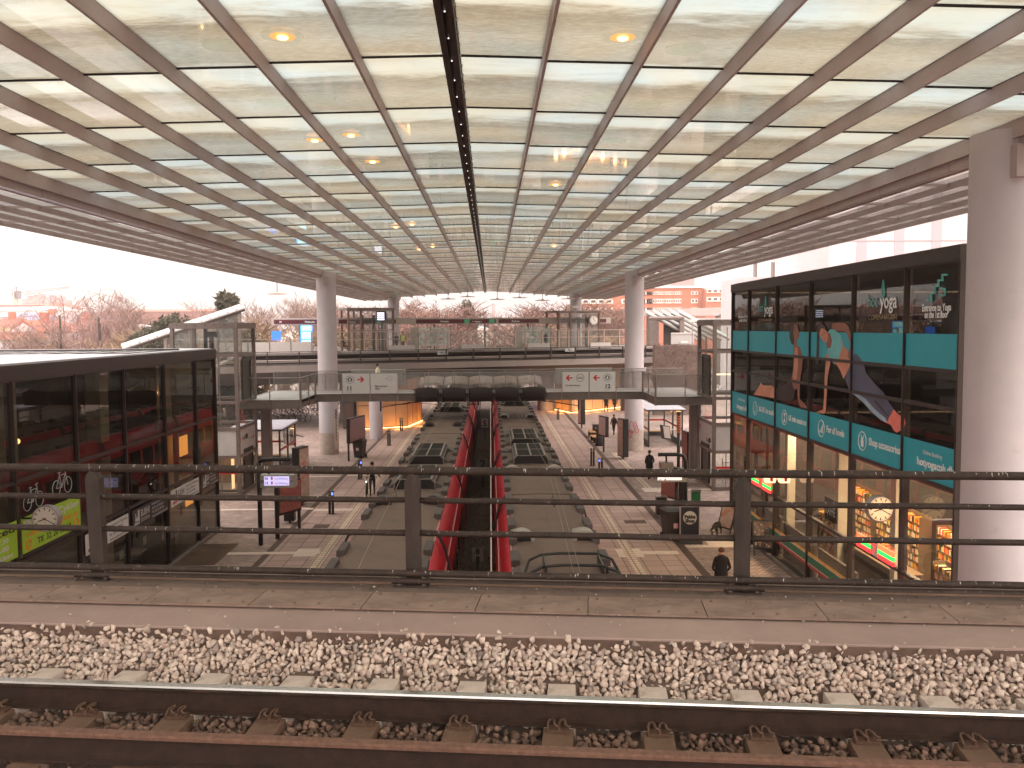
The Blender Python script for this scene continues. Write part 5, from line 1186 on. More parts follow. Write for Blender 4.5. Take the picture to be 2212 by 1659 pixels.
# overhead line gear under the bridge
for sg, xa, lab in ((-1, -7.0, 'black cantilever arm with insulators below the bridge on the left'), (1, 5.6, 'black cantilever arm with insulators below the bridge on the right')):
    th = thing('wire_cantilever', lab, 'cantilever', (xa, 56, 4.4)); x1 = xa - sg * 3.9
    mb = MB(); mb.cyl((xa, 55.8, 4.4), (x1, 55.4, 4.36), .03, n=6); mb.cyl((xa, 55.8, 3.95), (xa - sg * 2.4, 55.6, 4.33), .028, n=6); mb.cyl((xa - sg * 1.7, 55.6, 4.3), (x1 - sg * .3, 55.3, 4.1), .015, n=5); mb.cyl((xa, 55.9, 3.7), (xa, 55.9, 4.8), .05, n=8); mb.build('arm', [black], th, off=th.location)
    mb = MB()
    for q in (.3, .42, .54): mb.cyl((xa - sg * q, 55.78, 4.4), (xa - sg * (q + .05), 55.78, 4.4), .09, n=10)
    mb.each('insulator', [black], th, off=th.location)
for i, x in enumerate((-1.1, .45)):
    th = thing('wire_hanger', 'black bracket gripping the wire below the middle of the bridge, %s one' % ('left', 'right')[i], 'wire hanger', (x, 53.9, 4.4), 0, 'wire brackets under the bridge'); mb = MB(); mb.cyl((0, 0, .15), (0, 0, -.15), .03, n=6)
    for s in (-1, 1): mb.tube([(s * .42, 0, .12), (s * .3, 0, -.02), (s * .38, 0, -.16), (0, 0, -.13)], .03, 6)
    mb.build('arm', [black], th)
# ================================================================== LIFT TOWERS
def lift(name, x0, x1, y0, y1, lab, side):
    th = thing(name, lab, 'lift', ((x0 + x1) / 2, (y0 + y1) / 2, 0)); O = th.location; xs = x1 if side < 0 else x0; sg = 1 if side < 0 else -1
    for x in (x0, x1):
        for y in (y0, y1): MB().box(x - .09, x + .09, y - .09, y + .09, 0, 9.0).build('corner_post', [steel], th, off=O)
    for z in (.12, 2.12, 3.64, 5.05, 7.58): 
        mb = MB(); mb.box(x0, x1, y0 - .07, y0 + .07, z - .08, z + .08); mb.box(x0, x1, y1 - .07, y1 + .07, z - .08, z + .08); mb.box(x0 - .07, x0 + .07, y0 + .08, y1 - .08, z - .08, z + .08); mb.box(x1 - .07, x1 + .07, y0 + .08, y1 - .08, z - .08, z + .08); mb.each('ring_beam', [steel], th, off=O)
    mb = MB(); mb.box(x0 - .12, x1 + .12, y0 - .12, y1 + .12, 9.0, 9.32); mb.build('roof', [steel], th, off=O)
    mb = MB()
    for i in range(6): x = x0 + .3 + i * .5; mb.cyl((x, y0 - .125, 9.18), (x, y0 - .119, 9.18), .035, n=10)
    mb.each('bolt', [black], th, off=O)
    lv = [.2, 2.04, 3.72, 4.97, 5.13, 7.5, 7.66, 9.0]
    for a, b, pan in ((.2, 2.04, 0), (2.2, 3.56, 1), (3.72, 4.97, 0), (5.13, 7.5, 0), (7.66, 9.0, 0)):
        mt = panelw if pan else clear
        pm = M('lift_panel', lin((190, 186, 182)), .5, 0, .07, 1.5, stain=((.3, .26, .23), .62, .85, 2)) if pan else clear
        MB().face([(x0 + .09, y0, a), (x1 - .09, y0, a), (x1 - .09, y0, b), (x0 + .09, y0, b)]).build('front_panel', [pm], th, off=O)
        if pan or side != 0: MB().face([(xs, y0 + .09, a), (xs, y1 - .09, a), (xs, y1 - .09, b), (xs, y0 + .09, b)]).build('side_panel', [pm], th, off=O)
        if not pan: MB().face([(x0 + .09, y1, a), (x1 - .09, y1, a), (x1 - .09, y1, b), (x0 + .09, y1, b)]).build('back_panel', [clear], th, off=O)
    # guide rails, doors, car
    mb = MB(); xm = (x0 + x1) / 2
    mb.box(xm - .1, xm + .1, y0 + 1.2, y0 + 1.4, .1, 8.6); mb.box(xm + .9 * sg * -1 - .08, xm + .9 * sg * -1 + .08, y1 - .5, y1 - .3, .1, 9.0); mb.box(xm - .35, xm + .35, y0 + 1.1, y0 + 1.5, 8.55, 8.85); mb.each('guide_rail', [black], th, off=O)
    mb = MB(); mb.box(xm + .5, xm + .56, y0 + .7, y0 + .76, .1, 8.9); mb.box(xm - .9, xm - .86, y0 + .5, y0 + .54, .1, 8.9); mb.each('cable', [stainl], th, off=O)
    for z in (0.15, 5.13):
        mb = MB(); d = -.02 * sg; mb.box(min(xs, xs - sg * .1), max(xs, xs - sg * .1), y0 + 1.1, y0 + 2.6, z + .0, z + 2.1); mb.build('door', [M('lift_door', lin((98, 88, 82)), .35, .4, .1, 2)], th, off=O)
        mb = MB(); mb.box(xs - .03 if sg > 0 else xs - .06, xs + .06 if sg > 0 else xs + .03, y0 + .98, y0 + 1.08, z, z + 2.25); mb.box(xs - .03 if sg > 0 else xs - .06, xs + .06 if sg > 0 else xs + .03, y0 + 2.62, y0 + 2.72, z, z + 2.25); mb.box(xs - .03 if sg > 0 else xs - .06, xs + .06 if sg > 0 else xs + .03, y0 + 1.08, y0 + 2.62, z + 2.12, z + 2.25); mb.each('door_frame', [dsteel], th, off=O)
    MB().box(x0 + .1, x1 - .1, y0 - .02, y0 - .012, 1.2, 1.32).build('red_stripe', [inkr], th, off=O)
    return th
ll = lift('glass_lift', -16.9, -13.55, 47.2, 50.7, 'glazed steel lift tower beside the left end of the footbridge', -1)
lr = lift('glass_lift', 12.12, 15.5, 47.3, 50.8, 'glazed steel lift tower beside the right end of the footbridge, next to the yoga building', 1)
for th, x, sg, y in ((ll, -13.54, 1, 0), (lr, 12.11, -1, 0)):
    O = th.location
    def sa(yc, zc, s, dr): 
        pts = [(-.5, -.07), (.1, -.07), (-.1, -.38), (.08, -.38), (.5, 0), (.08, .38), (-.1, .38), (.1, .07), (-.5, .07)]; P = [Vector((x + sg * .006, yc + dr * a * s, zc + b * s)) - O for a, b in pts]
        bm = bmesh.new(); f_ = bm.faces.new([bm.verts.new(p) for p in P]); bm.normal_update(); bmesh.ops.triangulate(bm, faces=[f_]); me = bpy.data.meshes.new('arrow'); bm.to_mesh(me); bm.free(); me.materials.append(inkr); o = bpy.data.objects.new('arrow', me); COL.objects.link(o); o.parent = th
    rd = lambda s, ya, yb, z, h: ftext('lettering', s, (x + sg * .008, ya, z), (x + sg * .008, yb, z), h, inkb, (sg, 0, 0), th, .01, O)
    if sg > 0: sa(47.6, 3.05, .4, -1); rd('1-2', 48.0, 48.5, 2.95, .28); MB().ring((x + .01, 48.75, 3.08), (1, 0, 0), .12, .03, 16, 4).build('emblem', [inkb], th, off=O); sa(50.2, 2.9, .4, -1); rd('i', 49.7, 49.78, 2.8, .25)
    else: sa(47.65, 2.62, .4, -1); rd('1-2', 48.95, 48.4, 2.52, .28); MB().ring((x - .01, 48.15, 2.65), (1, 0, 0), .12, .03, 16, 4).build('emblem', [inkb], th, off=O); sa(50.4, 3.2, .4, 1)
    mb = MB(); mb.box(x + sg * .004 if sg > 0 else x - .006, x + .006 if sg > 0 else x - .004, 47.4, 50.6, 2.88, 2.89); mb.build('panel_line', [stainl], th, off=O)
    mb = MB()
# warm lit lift floor on the left, ladder on the right
th = thing('lift_car', 'warm lit open lift car standing at the bottom of the left tower', 'lift car', (-15.2, 49, .15)); mb = MB(); mb.box(-1.3, 1.3, -1.1, 1.1, 0, .08); mb.build('floor', [stainl], th); MB().box(-1.3, 1.3, 1.05, 1.1, .08, 1.9).build('back_wall', [M('car_wall', lin((120, 96, 76)), .4, .3)], th)
MB().box(1.0, 1.05, -1.0, -.6, .1, 1.8).build('lit_strip', [emis('car_strip', (1, .6, .28), .7)], th); MB().box(-1.2, -1.15, -1.0, -.9, .1, .5).build('lit_strip', [emis('car_strip', (1, .6, .28), .7)], th)
l = bpy.data.lights.new('car_light', 'POINT'); l.energy = 26; l.color = (1, .65, .32); l.shadow_soft_size = .2; lo_ = bpy.data.objects.new('car_light', l); COL.objects.link(lo_); lo_.parent = th; lo_.location = (.4, -.4, 1.5)
th = thing('ladder', 'small white ladder standing in the foot of the right lift tower', 'ladder', (13.3, 48.2, .1)); mb = MB()
for x in (-.42, .42): mb.cyl((x, 0, 0), (x, .2, 1.5), .03, n=6)
mb.each('rail', [white], th); mb = MB()
for z in (.25, .6, .95, 1.3): mb.cyl((-.42, .03, z), (.42, .03, z), .02, n=6)
mb.each('rung', [white], th)
# ================================================================== UPPER RAILWAY (crosses behind at an angle)
TH = R(22); md_ = Vector((cos(TH), sin(TH), 0)); mn_ = Vector((-sin(TH), cos(TH), 0)); MO = Vector((0, 85.1, 0))
def MP(s, t, z): p = MO + md_ * s + mn_ * t; return Vector((p.x, p.y, z))
def MSs(u, t):
    d = ray(*u); k = (MO.dot(mn_) + t) / d.dot(mn_); p = Vector((0, 0, EZ)) + d * k; return (p - MO).dot(md_), p.z
def mbox(mb, s0, s1, t0, t1, z0, z1): return mb.hull8([MP(s0, t0, z0), MP(s1, t0, z0), MP(s1, t1, z0), MP(s0, t1, z0), MP(s0, t0, z1), MP(s1, t0, z1), MP(s1, t1, z1), MP(s0, t1, z1)])
SA, SB = -44, 19
vd = thing('viaduct', 'grey concrete railway viaduct crossing behind the footbridge', 'viaduct', MP(0, 0, 0)); O = vd.location
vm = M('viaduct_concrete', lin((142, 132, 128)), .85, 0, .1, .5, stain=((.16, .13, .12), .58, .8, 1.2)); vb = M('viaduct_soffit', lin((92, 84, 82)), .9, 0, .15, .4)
mb = MB(); mb.loft([[MP(s, -.1, 5.72), MP(s, .25, 5.72), MP(s, .25, 5.2), MP(s, -.1, 5.15)] for s in (SA, SB)]); mb.build('edge_beam', [vm], vd, off=O)
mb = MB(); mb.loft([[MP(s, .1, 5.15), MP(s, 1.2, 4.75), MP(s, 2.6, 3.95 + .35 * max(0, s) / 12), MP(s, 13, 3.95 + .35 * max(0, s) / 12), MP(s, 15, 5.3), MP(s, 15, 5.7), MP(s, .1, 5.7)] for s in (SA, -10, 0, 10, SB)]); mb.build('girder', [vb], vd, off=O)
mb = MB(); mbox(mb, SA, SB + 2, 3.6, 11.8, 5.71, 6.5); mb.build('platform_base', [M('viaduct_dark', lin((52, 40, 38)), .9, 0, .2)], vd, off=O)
mb = MB(); mbox(mb, SA, SB + 4, 3.2, 12.2, 6.5, 6.75); mb.build('platform_slab', [vm], vd, off=O)
for i, (s, t) in enumerate(((-12.5, 6), (9, 6.5), (-30, 6))):
    mb = MB(); p = MP(s, t, 0); mb.cyl((p.x, p.y, 0), (p.x, p.y, 4.0), .9, n=24); smooth_by_angle(mb.build('pier', [vm], vd, off=O))
# trackside railing and pipes
rl2 = thing('viaduct_railing', 'dark tube railing with round pipes along the near side of the viaduct', 'railing', MP(0, 0, 5.7)); O = rl2.location
for z, r, mt in ((6.92, .035, dsteel), (6.62, .02, dsteel), (6.15, .06, stainl), (6.02, .045, stainl), (5.84, .03, dsteel), (5.76, .03, dsteel)): MB().tube([MP(SA, .1, z), MP(SB, .1, z)], r, 8).build('tube', [mt], rl2, True, off=O)
s = SA + 1
while s < SB: 
    mb = MB(); p = MP(s, .02, 0); mb.obox((p.x, p.y, 0), md_, mn_, .05, .07, 5.6, 6.95); mb.build('post', [dsteel], rl2, off=O); s += 2.75
# platform screens
scpost = M('screen_post', lin((176, 152, 142)), .4, .1, .1)
sc = thing('platform_screens', 'row of glass platform screens with steel posts along the upper platform', 'platform screens', MP(0, 3.4, 6.75)); O = sc.location
s = -16.5; k = 0
while s < SB:
    wd = (1.9, 1.9, 1.15, 1.15, 1.15)[k % 5]
    mb = MB(); p = MP(s, 3.35, 0); mb.obox((p.x, p.y, 0), md_, mn_, .07, .06, 6.75, 8.66); mb.build('post', [scpost], sc, off=O)
    mb = MB(); mbox(mb, s + .06, s + wd - .06, 3.32, 3.38, 8.58, 8.66); mbox(mb, s + .06, s + wd - .06, 3.32, 3.38, 7.86, 7.92); mb.each('frame_bar', [scpost], sc, off=O)
    a, b = s + .06, s + wd - .06
    MB().face([MP(a, 3.35, 6.78), MP(b, 3.35, 6.78), MP(b, 3.35, 8.58), MP(a, 3.35, 8.58)]).build('glass_pane', [clear], sc, off=O)
    if k % 5 == 0:
        mb = MB(); mb.hull8([MP(a, 3.0, 6.75), MP(a + 2.6, 3.0, 6.75), MP(a + 2.6, 3.3, 6.75), MP(a, 3.3, 6.75), MP(a + .12, 3.1, 7.28), MP(a + 2.5, 3.1, 7.28), MP(a + 2.5, 3.28, 7.28), MP(a + .12, 3.28, 7.28)]); mb.build('equipment_box', [M('screen_box', lin((176, 168, 164)), .5, 0, .06)], sc, off=O)
    s += wd; k += 1
# frosted fence on the far left end
ff = thing('frosted_fence', 'low frosted glass fence at the left end of the upper platform', 'fence', MP(-20, 3.4, 6.75)); O = ff.location
s = -26
while s < -17:
    MB().face([MP(s + .05, 3.4, 6.78), MP(s + 1.85, 3.4, 6.78), MP(s + 1.85, 3.4, 7.75), MP(s + .05, 3.4, 7.75)]).build('glass_pane', [M('frosted', lin((206, 200, 196)), .6, 0, .05, 1)], ff, off=O)
    mb = MB(); p = MP(s, 3.38, 0); mb.obox((p.x, p.y, 0), md_, mn_, .03, .04, 6.75, 8.0); mb.build('post', [stainl], ff, off=O); s += 1.9
MB().tube([MP(-26, 3.38, 8.0), MP(-17, 3.38, 8.0)], .025, 6).build('handrail', [stainl], ff, off=O)
# long dark red station name band on posts
bnm = M('band_red', lin((86, 22, 30)), .5, 0, .05); bng = M('band_grey', lin((176, 164, 158)), .5, 0, .05); grs = emis('exit_green', (.03, .2, .1), .25)
nb = thing('station_name_band', 'long dark red overhead band lettered Flintholm above the upper platform', 'station sign', MP(0, 7.5, 8)); O = nb.location
zb = 9.62
mb = MB(); mbox(mb, -19.5, 17.5, 7.3, 7.7, zb - .3, zb + .36); mb.build('beam', [bng], nb, off=O)
segs = [(-19.3, -13.9), (-13.1, -7.3), (-5.2, 3.6), (3.9, 8.6), (11.2, 16.9)]
for a, b in segs: mb = MB(); mbox(mb, a, b, 7.26, 7.295, zb - .2, zb + .2); mb.build('red_band', [bnm], nb, off=O)
def bt(s_, a, h=.26): text('lettering', s_, h, wi, tuple(MP(a, 7.25, zb - .1) - O), md_, -mn_, nb, .006)
bt('Flintholm', -16.4); bt('\u2190 Udgang', -12.3, .2); bt('Flintholm', -2.6, .24); bt('\u2190 Udgang  S', .9, .2); bt('Flintholm', 5.4, .24); bt('Udgang S \u2192', 13.0, .2); bt('M', -18.8, .26)
for a in (-9.4, .0, 2.8): mb = MB(); mbox(mb, a, a + .6, 7.24, 7.255, zb - .18, zb + .18); mb.build('exit_light', [grs], nb, off=O); bt('\u2190', a + .1, .25)
for s in (-16.8, -9.0, -3.2, 2.4, 7.4, 14.5): mb = MB(); p = MP(s, 7.5, 0); mb.obox((p.x, p.y, 0), md_, mn_, .07, .07, 6.75, zb - .3); mb.build('post', [dsteel], nb, off=O)
# glowing advertisement screens
ad = thing('lit_ad_screen', 'tall bright cyan and white lit advertising screen beside the left column', 'screen', MP(-14.4, 5.2, 6.9)); O = ad.location
s0_, z1_ = MSs(U('N1', 1525, 415), 5.2); s1_, z0_ = MSs(U('N1', 1680, 680), 5.2)
mb = MB(); mbox(mb, s0_, s1_, 5.2, 5.35, z0_, z1_); mb.build('case', [emis('screen_blue', (.05, .36, 1.0), .7)], ad, off=O)
for a, b, mtx in ((.02, .25, 1), (.30, .62, 1), (.68, .88, 1)): mb = MB(); mbox(mb, s0_ + .1, s1_ - .1, 5.18, 5.199, z1_ - (z1_ - z0_) * b, z1_ - (z1_ - z0_) * a); mb.build('lit_area', [emis('screen_white', (.45, .95, .92), .6)], ad, off=O)
th = thing('blue_poster', 'blue lit notice board left of the bright advertising screen', 'notice board', MP(-19, 5.2, 7)); a, z1_ = MSs(U('N1', 1165, 485), 5.2); b, z0_ = MSs(U('N1', 1285, 600), 5.2); mb = MB(); mbox(mb, a, b, 5.2, 5.3, z0_, z1_); mb.build('face', [emis('poster_blue', (.05, .2, .85), .5)], th, off=th.location)
# glass lift shafts on the upper platform
def shaft(s0, s1, zt, lab, scr):
    th = thing('glass_shaft', lab, 'lift shaft', MP((s0 + s1) / 2, 6.5, 6.75)); O = th.location
    for s in (s0, (s0 + s1 * 2) / 3 if 0 else s0 + (s1 - s0) * .28, s1):
        for t in (5.4, 8.4): mb = MB(); p = MP(s, t, 0); mb.obox((p.x, p.y, 0), md_, mn_, .09, .09, 6.75, zt); mb.build('post', [M('shaft_frame', lin((116, 88, 74)), .5, .1, .1)], th, off=O)
    mb = MB(); mbox(mb, s0 - .15, s1 + .15, 5.2, 8.6, zt, zt + .2); mb.build('roof', [steel], th, off=O)
    for z in (8.75, zt - .15): mb = MB(); mbox(mb, s0 + .1, s1 - .1, 5.36, 5.44, z, z + .09); mb.each('rail', [stainl], th, off=O)
    MB().face([MP(s0, 5.4, 6.8), MP(s1, 5.4, 6.8), MP(s1, 5.4, zt), MP(s0, 5.4, zt)]).build('glass_pane', [milkg], th, off=O)
    for q in (.35, .6, .8): mb = MB(); mbox(mb, s0 + (s1 - s0) * q, s0 + (s1 - s0) * q + .22, 6.5, 6.8, 6.75, zt - .5); mb.build('inner_post', [dsteel], th, off=O)
    return th
a, _ = MSs(U('N2', 228, 400), 5.4); b, zt = MSs(U('N2', 780, 222), 5.4); lsh = shaft(a, b, zt, 'glass lift shaft with a black display screen on the left part of the upper platform', 1)
th = thing('departure_display', 'black departure display with white rows inside the left glass shaft', 'display', MP(-8, 5.2, 8.9)); a, z1_ = MSs(U('N2', 575, 240), 5.2); b, z0_ = MSs(U('N2', 698, 362), 5.2); mb = MB(); mbox(mb, a, b, 5.1, 5.35, z0_, z1_); mb.build('case', [black], th, off=th.location)
for q in range(4): mb = MB(); zz = z1_ - .12 - q * (z1_ - z0_ - .15) / 4; mbox(mb, a + .05, a + .75, 5.08, 5.099, zz - .12, zz); mb.build('text_row', [emis('screen_row', (.8, .82, 1), 1.1)], th, off=th.location)
a, _ = MSs(U('N3', 950, 400), 5.4); b, zt = MSs(U('N3', 1448, 255), 5.4); rsh = shaft(a, b, zt, 'glass lift shaft with a round clock on the right part of the upper platform', 0)
c, z = MSs(U('N3', 1375, 350), 5.1); p = MP(c, 5.1, z)
th = thing('platform_clock', 'round white clock hanging in the right glass shaft of the upper platform', 'clock', p, TH); MB().cyl((0, -.15, 0), (0, .15, 0), .52, n=24).build('case', [stainl], th); MB().cyl((0, -.165, 0), (0, -.151, 0), .44, n=24).build('face', [M('clock_pale', lin((230, 226, 220)), .5)], th); mb = MB(); mb.box(-.02, .02, -.172, -.166, 0, .34); mb.box(0, .24, -.172, -.166, -.02, .02); mb.each('hand', [inkb], th)
# shelters and benches on the upper platform
for i, (u0, u1) in enumerate((((1000, 440), (1500, 640)), ((2297, 435), (2745, 620)))):
    a, z1_ = MSs(U('N2', *u0), 6.5); b, z0_ = MSs(U('N2', *u1), 6.5)
    th = thing('glass_shelter', '%s pale green glass wind shelter with a bench on the upper platform' % ('left', 'right')[i], 'shelter', MP((a + b) / 2, 6.5, 6.75), 0, 'wind shelters on the upper platform'); O = th.location
    gsm = glass('greenish_glass', (.72, .86, .83), 1.4, 0, milky=.3, milk=(.66, .80, .77)); MB().face([MP(a + .8, 6.5, 7.1), MP(b, 6.5, 7.1), MP(b, 6.5, z1_), MP(a + .8, 6.5, z1_)]).build('glass_wall', [gsm], th, off=O)
    mb = MB(); mbox(mb, a, a + .75, 6.4, 6.7, 6.75, z1_); mb.build('service_panel', [M('panel_grey', lin((170, 158, 152)), .5)], th, off=O); mb = MB(); mbox(mb, a + 1.0, b - .4, 5.9, 6.3, 7.15, 7.25); mb.build('bench', [white], th, off=O)
    for s in (a + .8, (a + b) / 2, b): mb = MB(); p = MP(s, 6.52, 0); mb.obox((p.x, p.y, 0), md_, mn_, .03, .03, 6.75, z1_ + .1); mb.build('post', [dsteel], th, off=O)
    mb = MB(); mbox(mb, a + 1.1, a + 1.6, 6.46, 6.49, 7.8, 8.4); mbox(mb, a + 1.9, a + 2.2, 6.46, 6.49, 7.7, 8.0); mb.each('notice', [panelw], th, off=O)
for i, (k_, x, y) in enumerate((('N2', 1400, 758), ('N3', 1085, 720))):
    s, z = MSs(U(k_, x, y), 3.1); th = thing('stop_board', 'small white board lettered FL1 on the platform edge, %s of the two' % ('left', 'right')[i], 'sign', MP(s, 3.1, z), TH, 'FL1 boards'); MB().box(-.55, .55, -.02, .02, -.16, .16).build('board', [panelw], th); text('lettering', 'FL1', .3, inkb, (0, -.022, -.1), (1, 0, 0), (0, -1, 0), th, .01, 'CENTER')
# pendant lamps far under the canopy
def RZ(x, y): return ((1500 + x / 2.458) * .54861, (900 + y / 2.458) * .54861)
pl_ = [(838, 662), (1125, 688), (1343, 672), (1565, 697), (1810, 683), (650, 684), (105, 577), (292, 540)]
nm = ['centre left', 'centre', 'centre right', 'right', 'far right', 'left', 'far left', 'second far left']
pd0 = None
for i, (x, y) in enumerate(pl_):
    p = PY(*RZ(x, y), 101); lab = 'thin flat pendant lamp on a rod under the far canopy end, %s' % nm[i]
    if pd0 is None: pd0 = thing('pendant_lamp', lab, 'pendant lamp', p, 0, 'pendant lamps at the far canopy end'); MB().cyl((0, 0, 0), (0, 0, .06), .85, .8, 24).build('shade', [M('lamp_pale', lin((190, 172, 162)), .5)], pd0); MB().cyl((0, 0, .06), (0, 0, 1.6), .03, n=6).build('rod', [steel], pd0); MB().cyl((0, 0, .06), (0, 0, .16), .25, .1, 12).build('canopy_cap', [steel], pd0)
    else: dup(pd0, p, 0, lab)
for i, (x, y) in enumerate(((1235, 15), (1240, 30))):
    p = PY(*U('N1', x, y), 75 + i * 6); th = dup(pd0, p, 0, 'thin flat pendant lamp left of the big left column, %s one' % ('upper', 'lower')[i])
# ---- orange lit walls below the viaduct
wood = M('warm_panel_wall', lin((190, 150, 112)), .7, 0, .1, .6); strip_m = emis('amber_strip', (1, .47, .13), 9)
def wallblock(name, pts, h, lab):
    th = thing(name, lab, 'building', (pts[0][0], pts[0][1], 0)); O = th.location; P = [Vector(p + (0,)) for p in pts]
    for a, b in zip(P[:-1], P[1:]):
        d = (b - a).normalized(); n_ = Vector((d.y, -d.x, 0)); n_ = n_ if n_.y < 0 else -n_
        mb = MB(); q = [a, b, b - n_ * .4, a - n_ * .4]; mb.hull8([(v.x, v.y, .25) for v in q] + [(v.x, v.y, h) for v in q]); mb.build('wall', [wood], th, off=O)
        L = (b - a).length; mb = MB(); k = 0
        while k < L: p = a + d * k + n_ * .012; mb.obox((p.x, p.y, 0), d, n_, .02, .01, .25, h); k += 1.7
        mb.obox(tuple((a + b) / 2 + n_ * .012), d, n_, L / 2, .011, h * .5 - .02, h * .5 + .02); mb.build('panel_joint', [dsteel], th, off=O)
        mb = MB(); mb.obox(tuple((a + b) / 2 + n_ * .05), d, n_, L / 2 - .05, .03, .10, .13); mb.build('light_strip', [strip_m], th, off=O)
        for q in range(max(2, int(L / 2))):
            c = a.lerp(b, (q + .5) / max(2, int(L / 2))) + n_ * .9; l = bpy.data.lights.new('added_glow_light', 'POINT'); l.energy = 26; l.color = (1, .5, .16); l.shadow_soft_size = .2; lo_ = bpy.data.objects.new('added_glow_light', l); COL.objects.link(lo_); lo_.parent = th; lo_.location = (c.x - O.x, c.y - O.y, .35)  # added unseen point lamps out from the wall, to strengthen the amber glow
    return th
wallblock('stair_enclosure', [(-11.7, 77.3), (-7.5, 78.8), (-6.6, 84)], 4.3, 'warm lit panelled enclosure with an amber light strip, behind the round pillar on the left')
wallblock('stair_enclosure', [(6.9, 94.0), (8.3, 90.3), (14.2, 96)], 4.6, 'warm lit panelled enclosure with an amber light strip on the right under the viaduct')
for x0, x1, y, h, lab in ((-13.2, -12.2, 78.5, 4.3, 'dark brown door block left of the amber lit enclosure'), (-5.6, -4.7, 92, 4.2, 'dark service box beside the far left track'), (13.9, 15.2, 93, 4.6, 'dark blue kiosk wall beside the right column')):
    th = thing('service_block', lab, 'service block', (x0, y, 0)); MB().box(0, x1 - x0, 0, .8, 0, h).build('body', [M('service_dark', lin((58, 50, 52)), .6, 0, .1)], th); MB().box(.1, x1 - x0 - .1, -.02, 0, .1, 2.2).build('door', [M('service_door', lin((84, 60, 48)), .6)], th)
th = thing('round_pillar', 'stout round pillar with a flared steel head in front of the amber enclosure', 'pillar', (-9.35, 71.5, 0)); smooth_by_angle(MB().cyl((0, 0, 0), (0, 0, 3.5), .55, n=16).build('shaft', [colm], th)); MB().cyl((0, 0, 3.5), (0, 0, 3.85), .66, n=24).build('collar', [br_m], th)
mb = MB()
for s in (-1, 1): mb.hull8([(s * .15, -.2, 3.85), (s * .5, -.2, 3.85), (s * .5, .2, 3.85), (s * .15, .2, 3.85), (s * .7, -.2, 4.7), (s * 1.1, -.2, 4.7), (s * 1.1, .2, 4.7), (s * .7, .2, 4.7)])
mb.box(-.15, .15, -.2, .2, 3.85, 4.7); mb.build('flared_head', [br_m], th); MB().box(-1.6, 1.6, -.3, 13, 4.7, 5.1).build('crossbeam', [br_d], th)
# ---- ivy covered wall on the right
iv = thing('ivy_wall', 'concrete wall end thickly covered with bare brown climbing stems', 'wall', (18.6, 88, 0))
MB().box(-2.2, 2.6, 0, .6, 0, 7.05).build('wall', [concd], iv)
vs_ = M('bare_stems', lin((112, 78, 66)), .9, 0, .3, 4); mb = MB(); rv = random.Random(12)
for i in range(2600):
    x = rv.uniform(-2.35, 2.6); z = 7.15 * rv.random() ** .75; a = rv.uniform(0, pi); L = rv.uniform(.15, .55); y = rv.uniform(-.38, -.02)
    p0 = Vector((x, y, z)); p1 = p0 + Vector((cos(a) * L * .6, rv.uniform(-.12, .12), sin(a) * L * .8)); mb.cyl(p0, p1, rv.uniform(.008, .022), .004, 3, False)
for i in range(900):
    x = rv.uniform(-2.35, 2.6); z = 7.1 * rv.random() ** .6; y = rv.uniform(-.4, -.05); r = rv.uniform(.04, .09); a = rv.uniform(0, 6.28)
    mb.face([(x, y, z), (x + r * cos(a), y - .03, z + r * sin(a)), (x + r * cos(a + 1), y + .02, z + r * sin(a + 1))])
mb.build('stems', [vs_], iv)
# ---- sloping glazed stair roofs left and right of the viaduct
pr = thing('stair_canopy', 'pale sloping glazed stair roof rising to the right, behind the left lift', 'stair canopy', (-26, 74, 6))
a = PY(*U('T', 1060, 832), 74); b = PY(*U('T', 2135, 472), 74); w_ = Vector((-1.4, 3.2, .25))
O = pr.location; mb = MB(); mb.hull8([a, b, b + w_, a + w_] + [q + Vector((0, 0, .16)) for q in (a, b, b + w_, a + w_)]); mb.build('roof_panel', [M('stair_roof_glass', lin((206, 202, 200)), .2, .1, .05, 2)], pr, off=O)
mb = MB(); d = b - a
for i in range(15): p = a + d * (i / 14); mb.hull8([p, p + d.normalized() * .05, p + w_ + d.normalized() * .05, p + w_] + [q + Vector((0, 0, .2)) for q in (p, p + d.normalized() * .05, p + w_ + d.normalized() * .05, p + w_)])
mb.each('roof_bar', [steel], pr, off=O)
mb = MB(); mb.tube([a - Vector((0, .1, .12)), b - Vector((0, .1, .12))], .12, 6); mb.build('edge_tube', [dsteel], pr, off=O)
for f_ in (.35, .55, .75, .95):
    p = a + d * f_; mb = MB(); mb.box(p.x - .12, p.x + .12, p.y, p.y + .2, 3.5, p.z - .1); mb.build('post', [steel], pr, off=O)
for f_ in (.35, .65):
    p = a + d * f_; q = a + d * (f_ + .3); MB().face([(p.x, p.y + .1, 6.5), (q.x, q.y + .1, 6.5), (q.x, q.y + .1, q.z - .2), (p.x, p.y + .1, p.z - .2)]).build('side_glass', [milkg], pr, off=O)
# stairs of the upper platform seen through the left lift
sr = thing('open_stair', 'open steel stair with pale handrails seen through the left lift glass', 'stair', (-22, 66, 5)); O = sr.location; mb = MB()
for i in range(14): mb.box(-23.5 + i * .33, -23.15 + i * .33, 64.5, 66.4, 4.6 + i * .17, 4.66 + i * .17)
mb.each('step', [conc], sr, off=O); mb = MB()
for y in (64.5, 66.4):
    mb.cyl((-23.5, y, 5.6), (-19.0, y, 7.95), .03, n=6); mb.cyl((-23.5, y, 5.1), (-19.0, y, 7.45), .02, n=6)
    for i in range(8): mb.cyl((-23.5 + i * .64, y, 4.6 + i * .33), (-23.5 + i * .64, y, 5.6 + i * .335), .02, n=5)
mb.each('handrail', [stainl], sr, off=O)
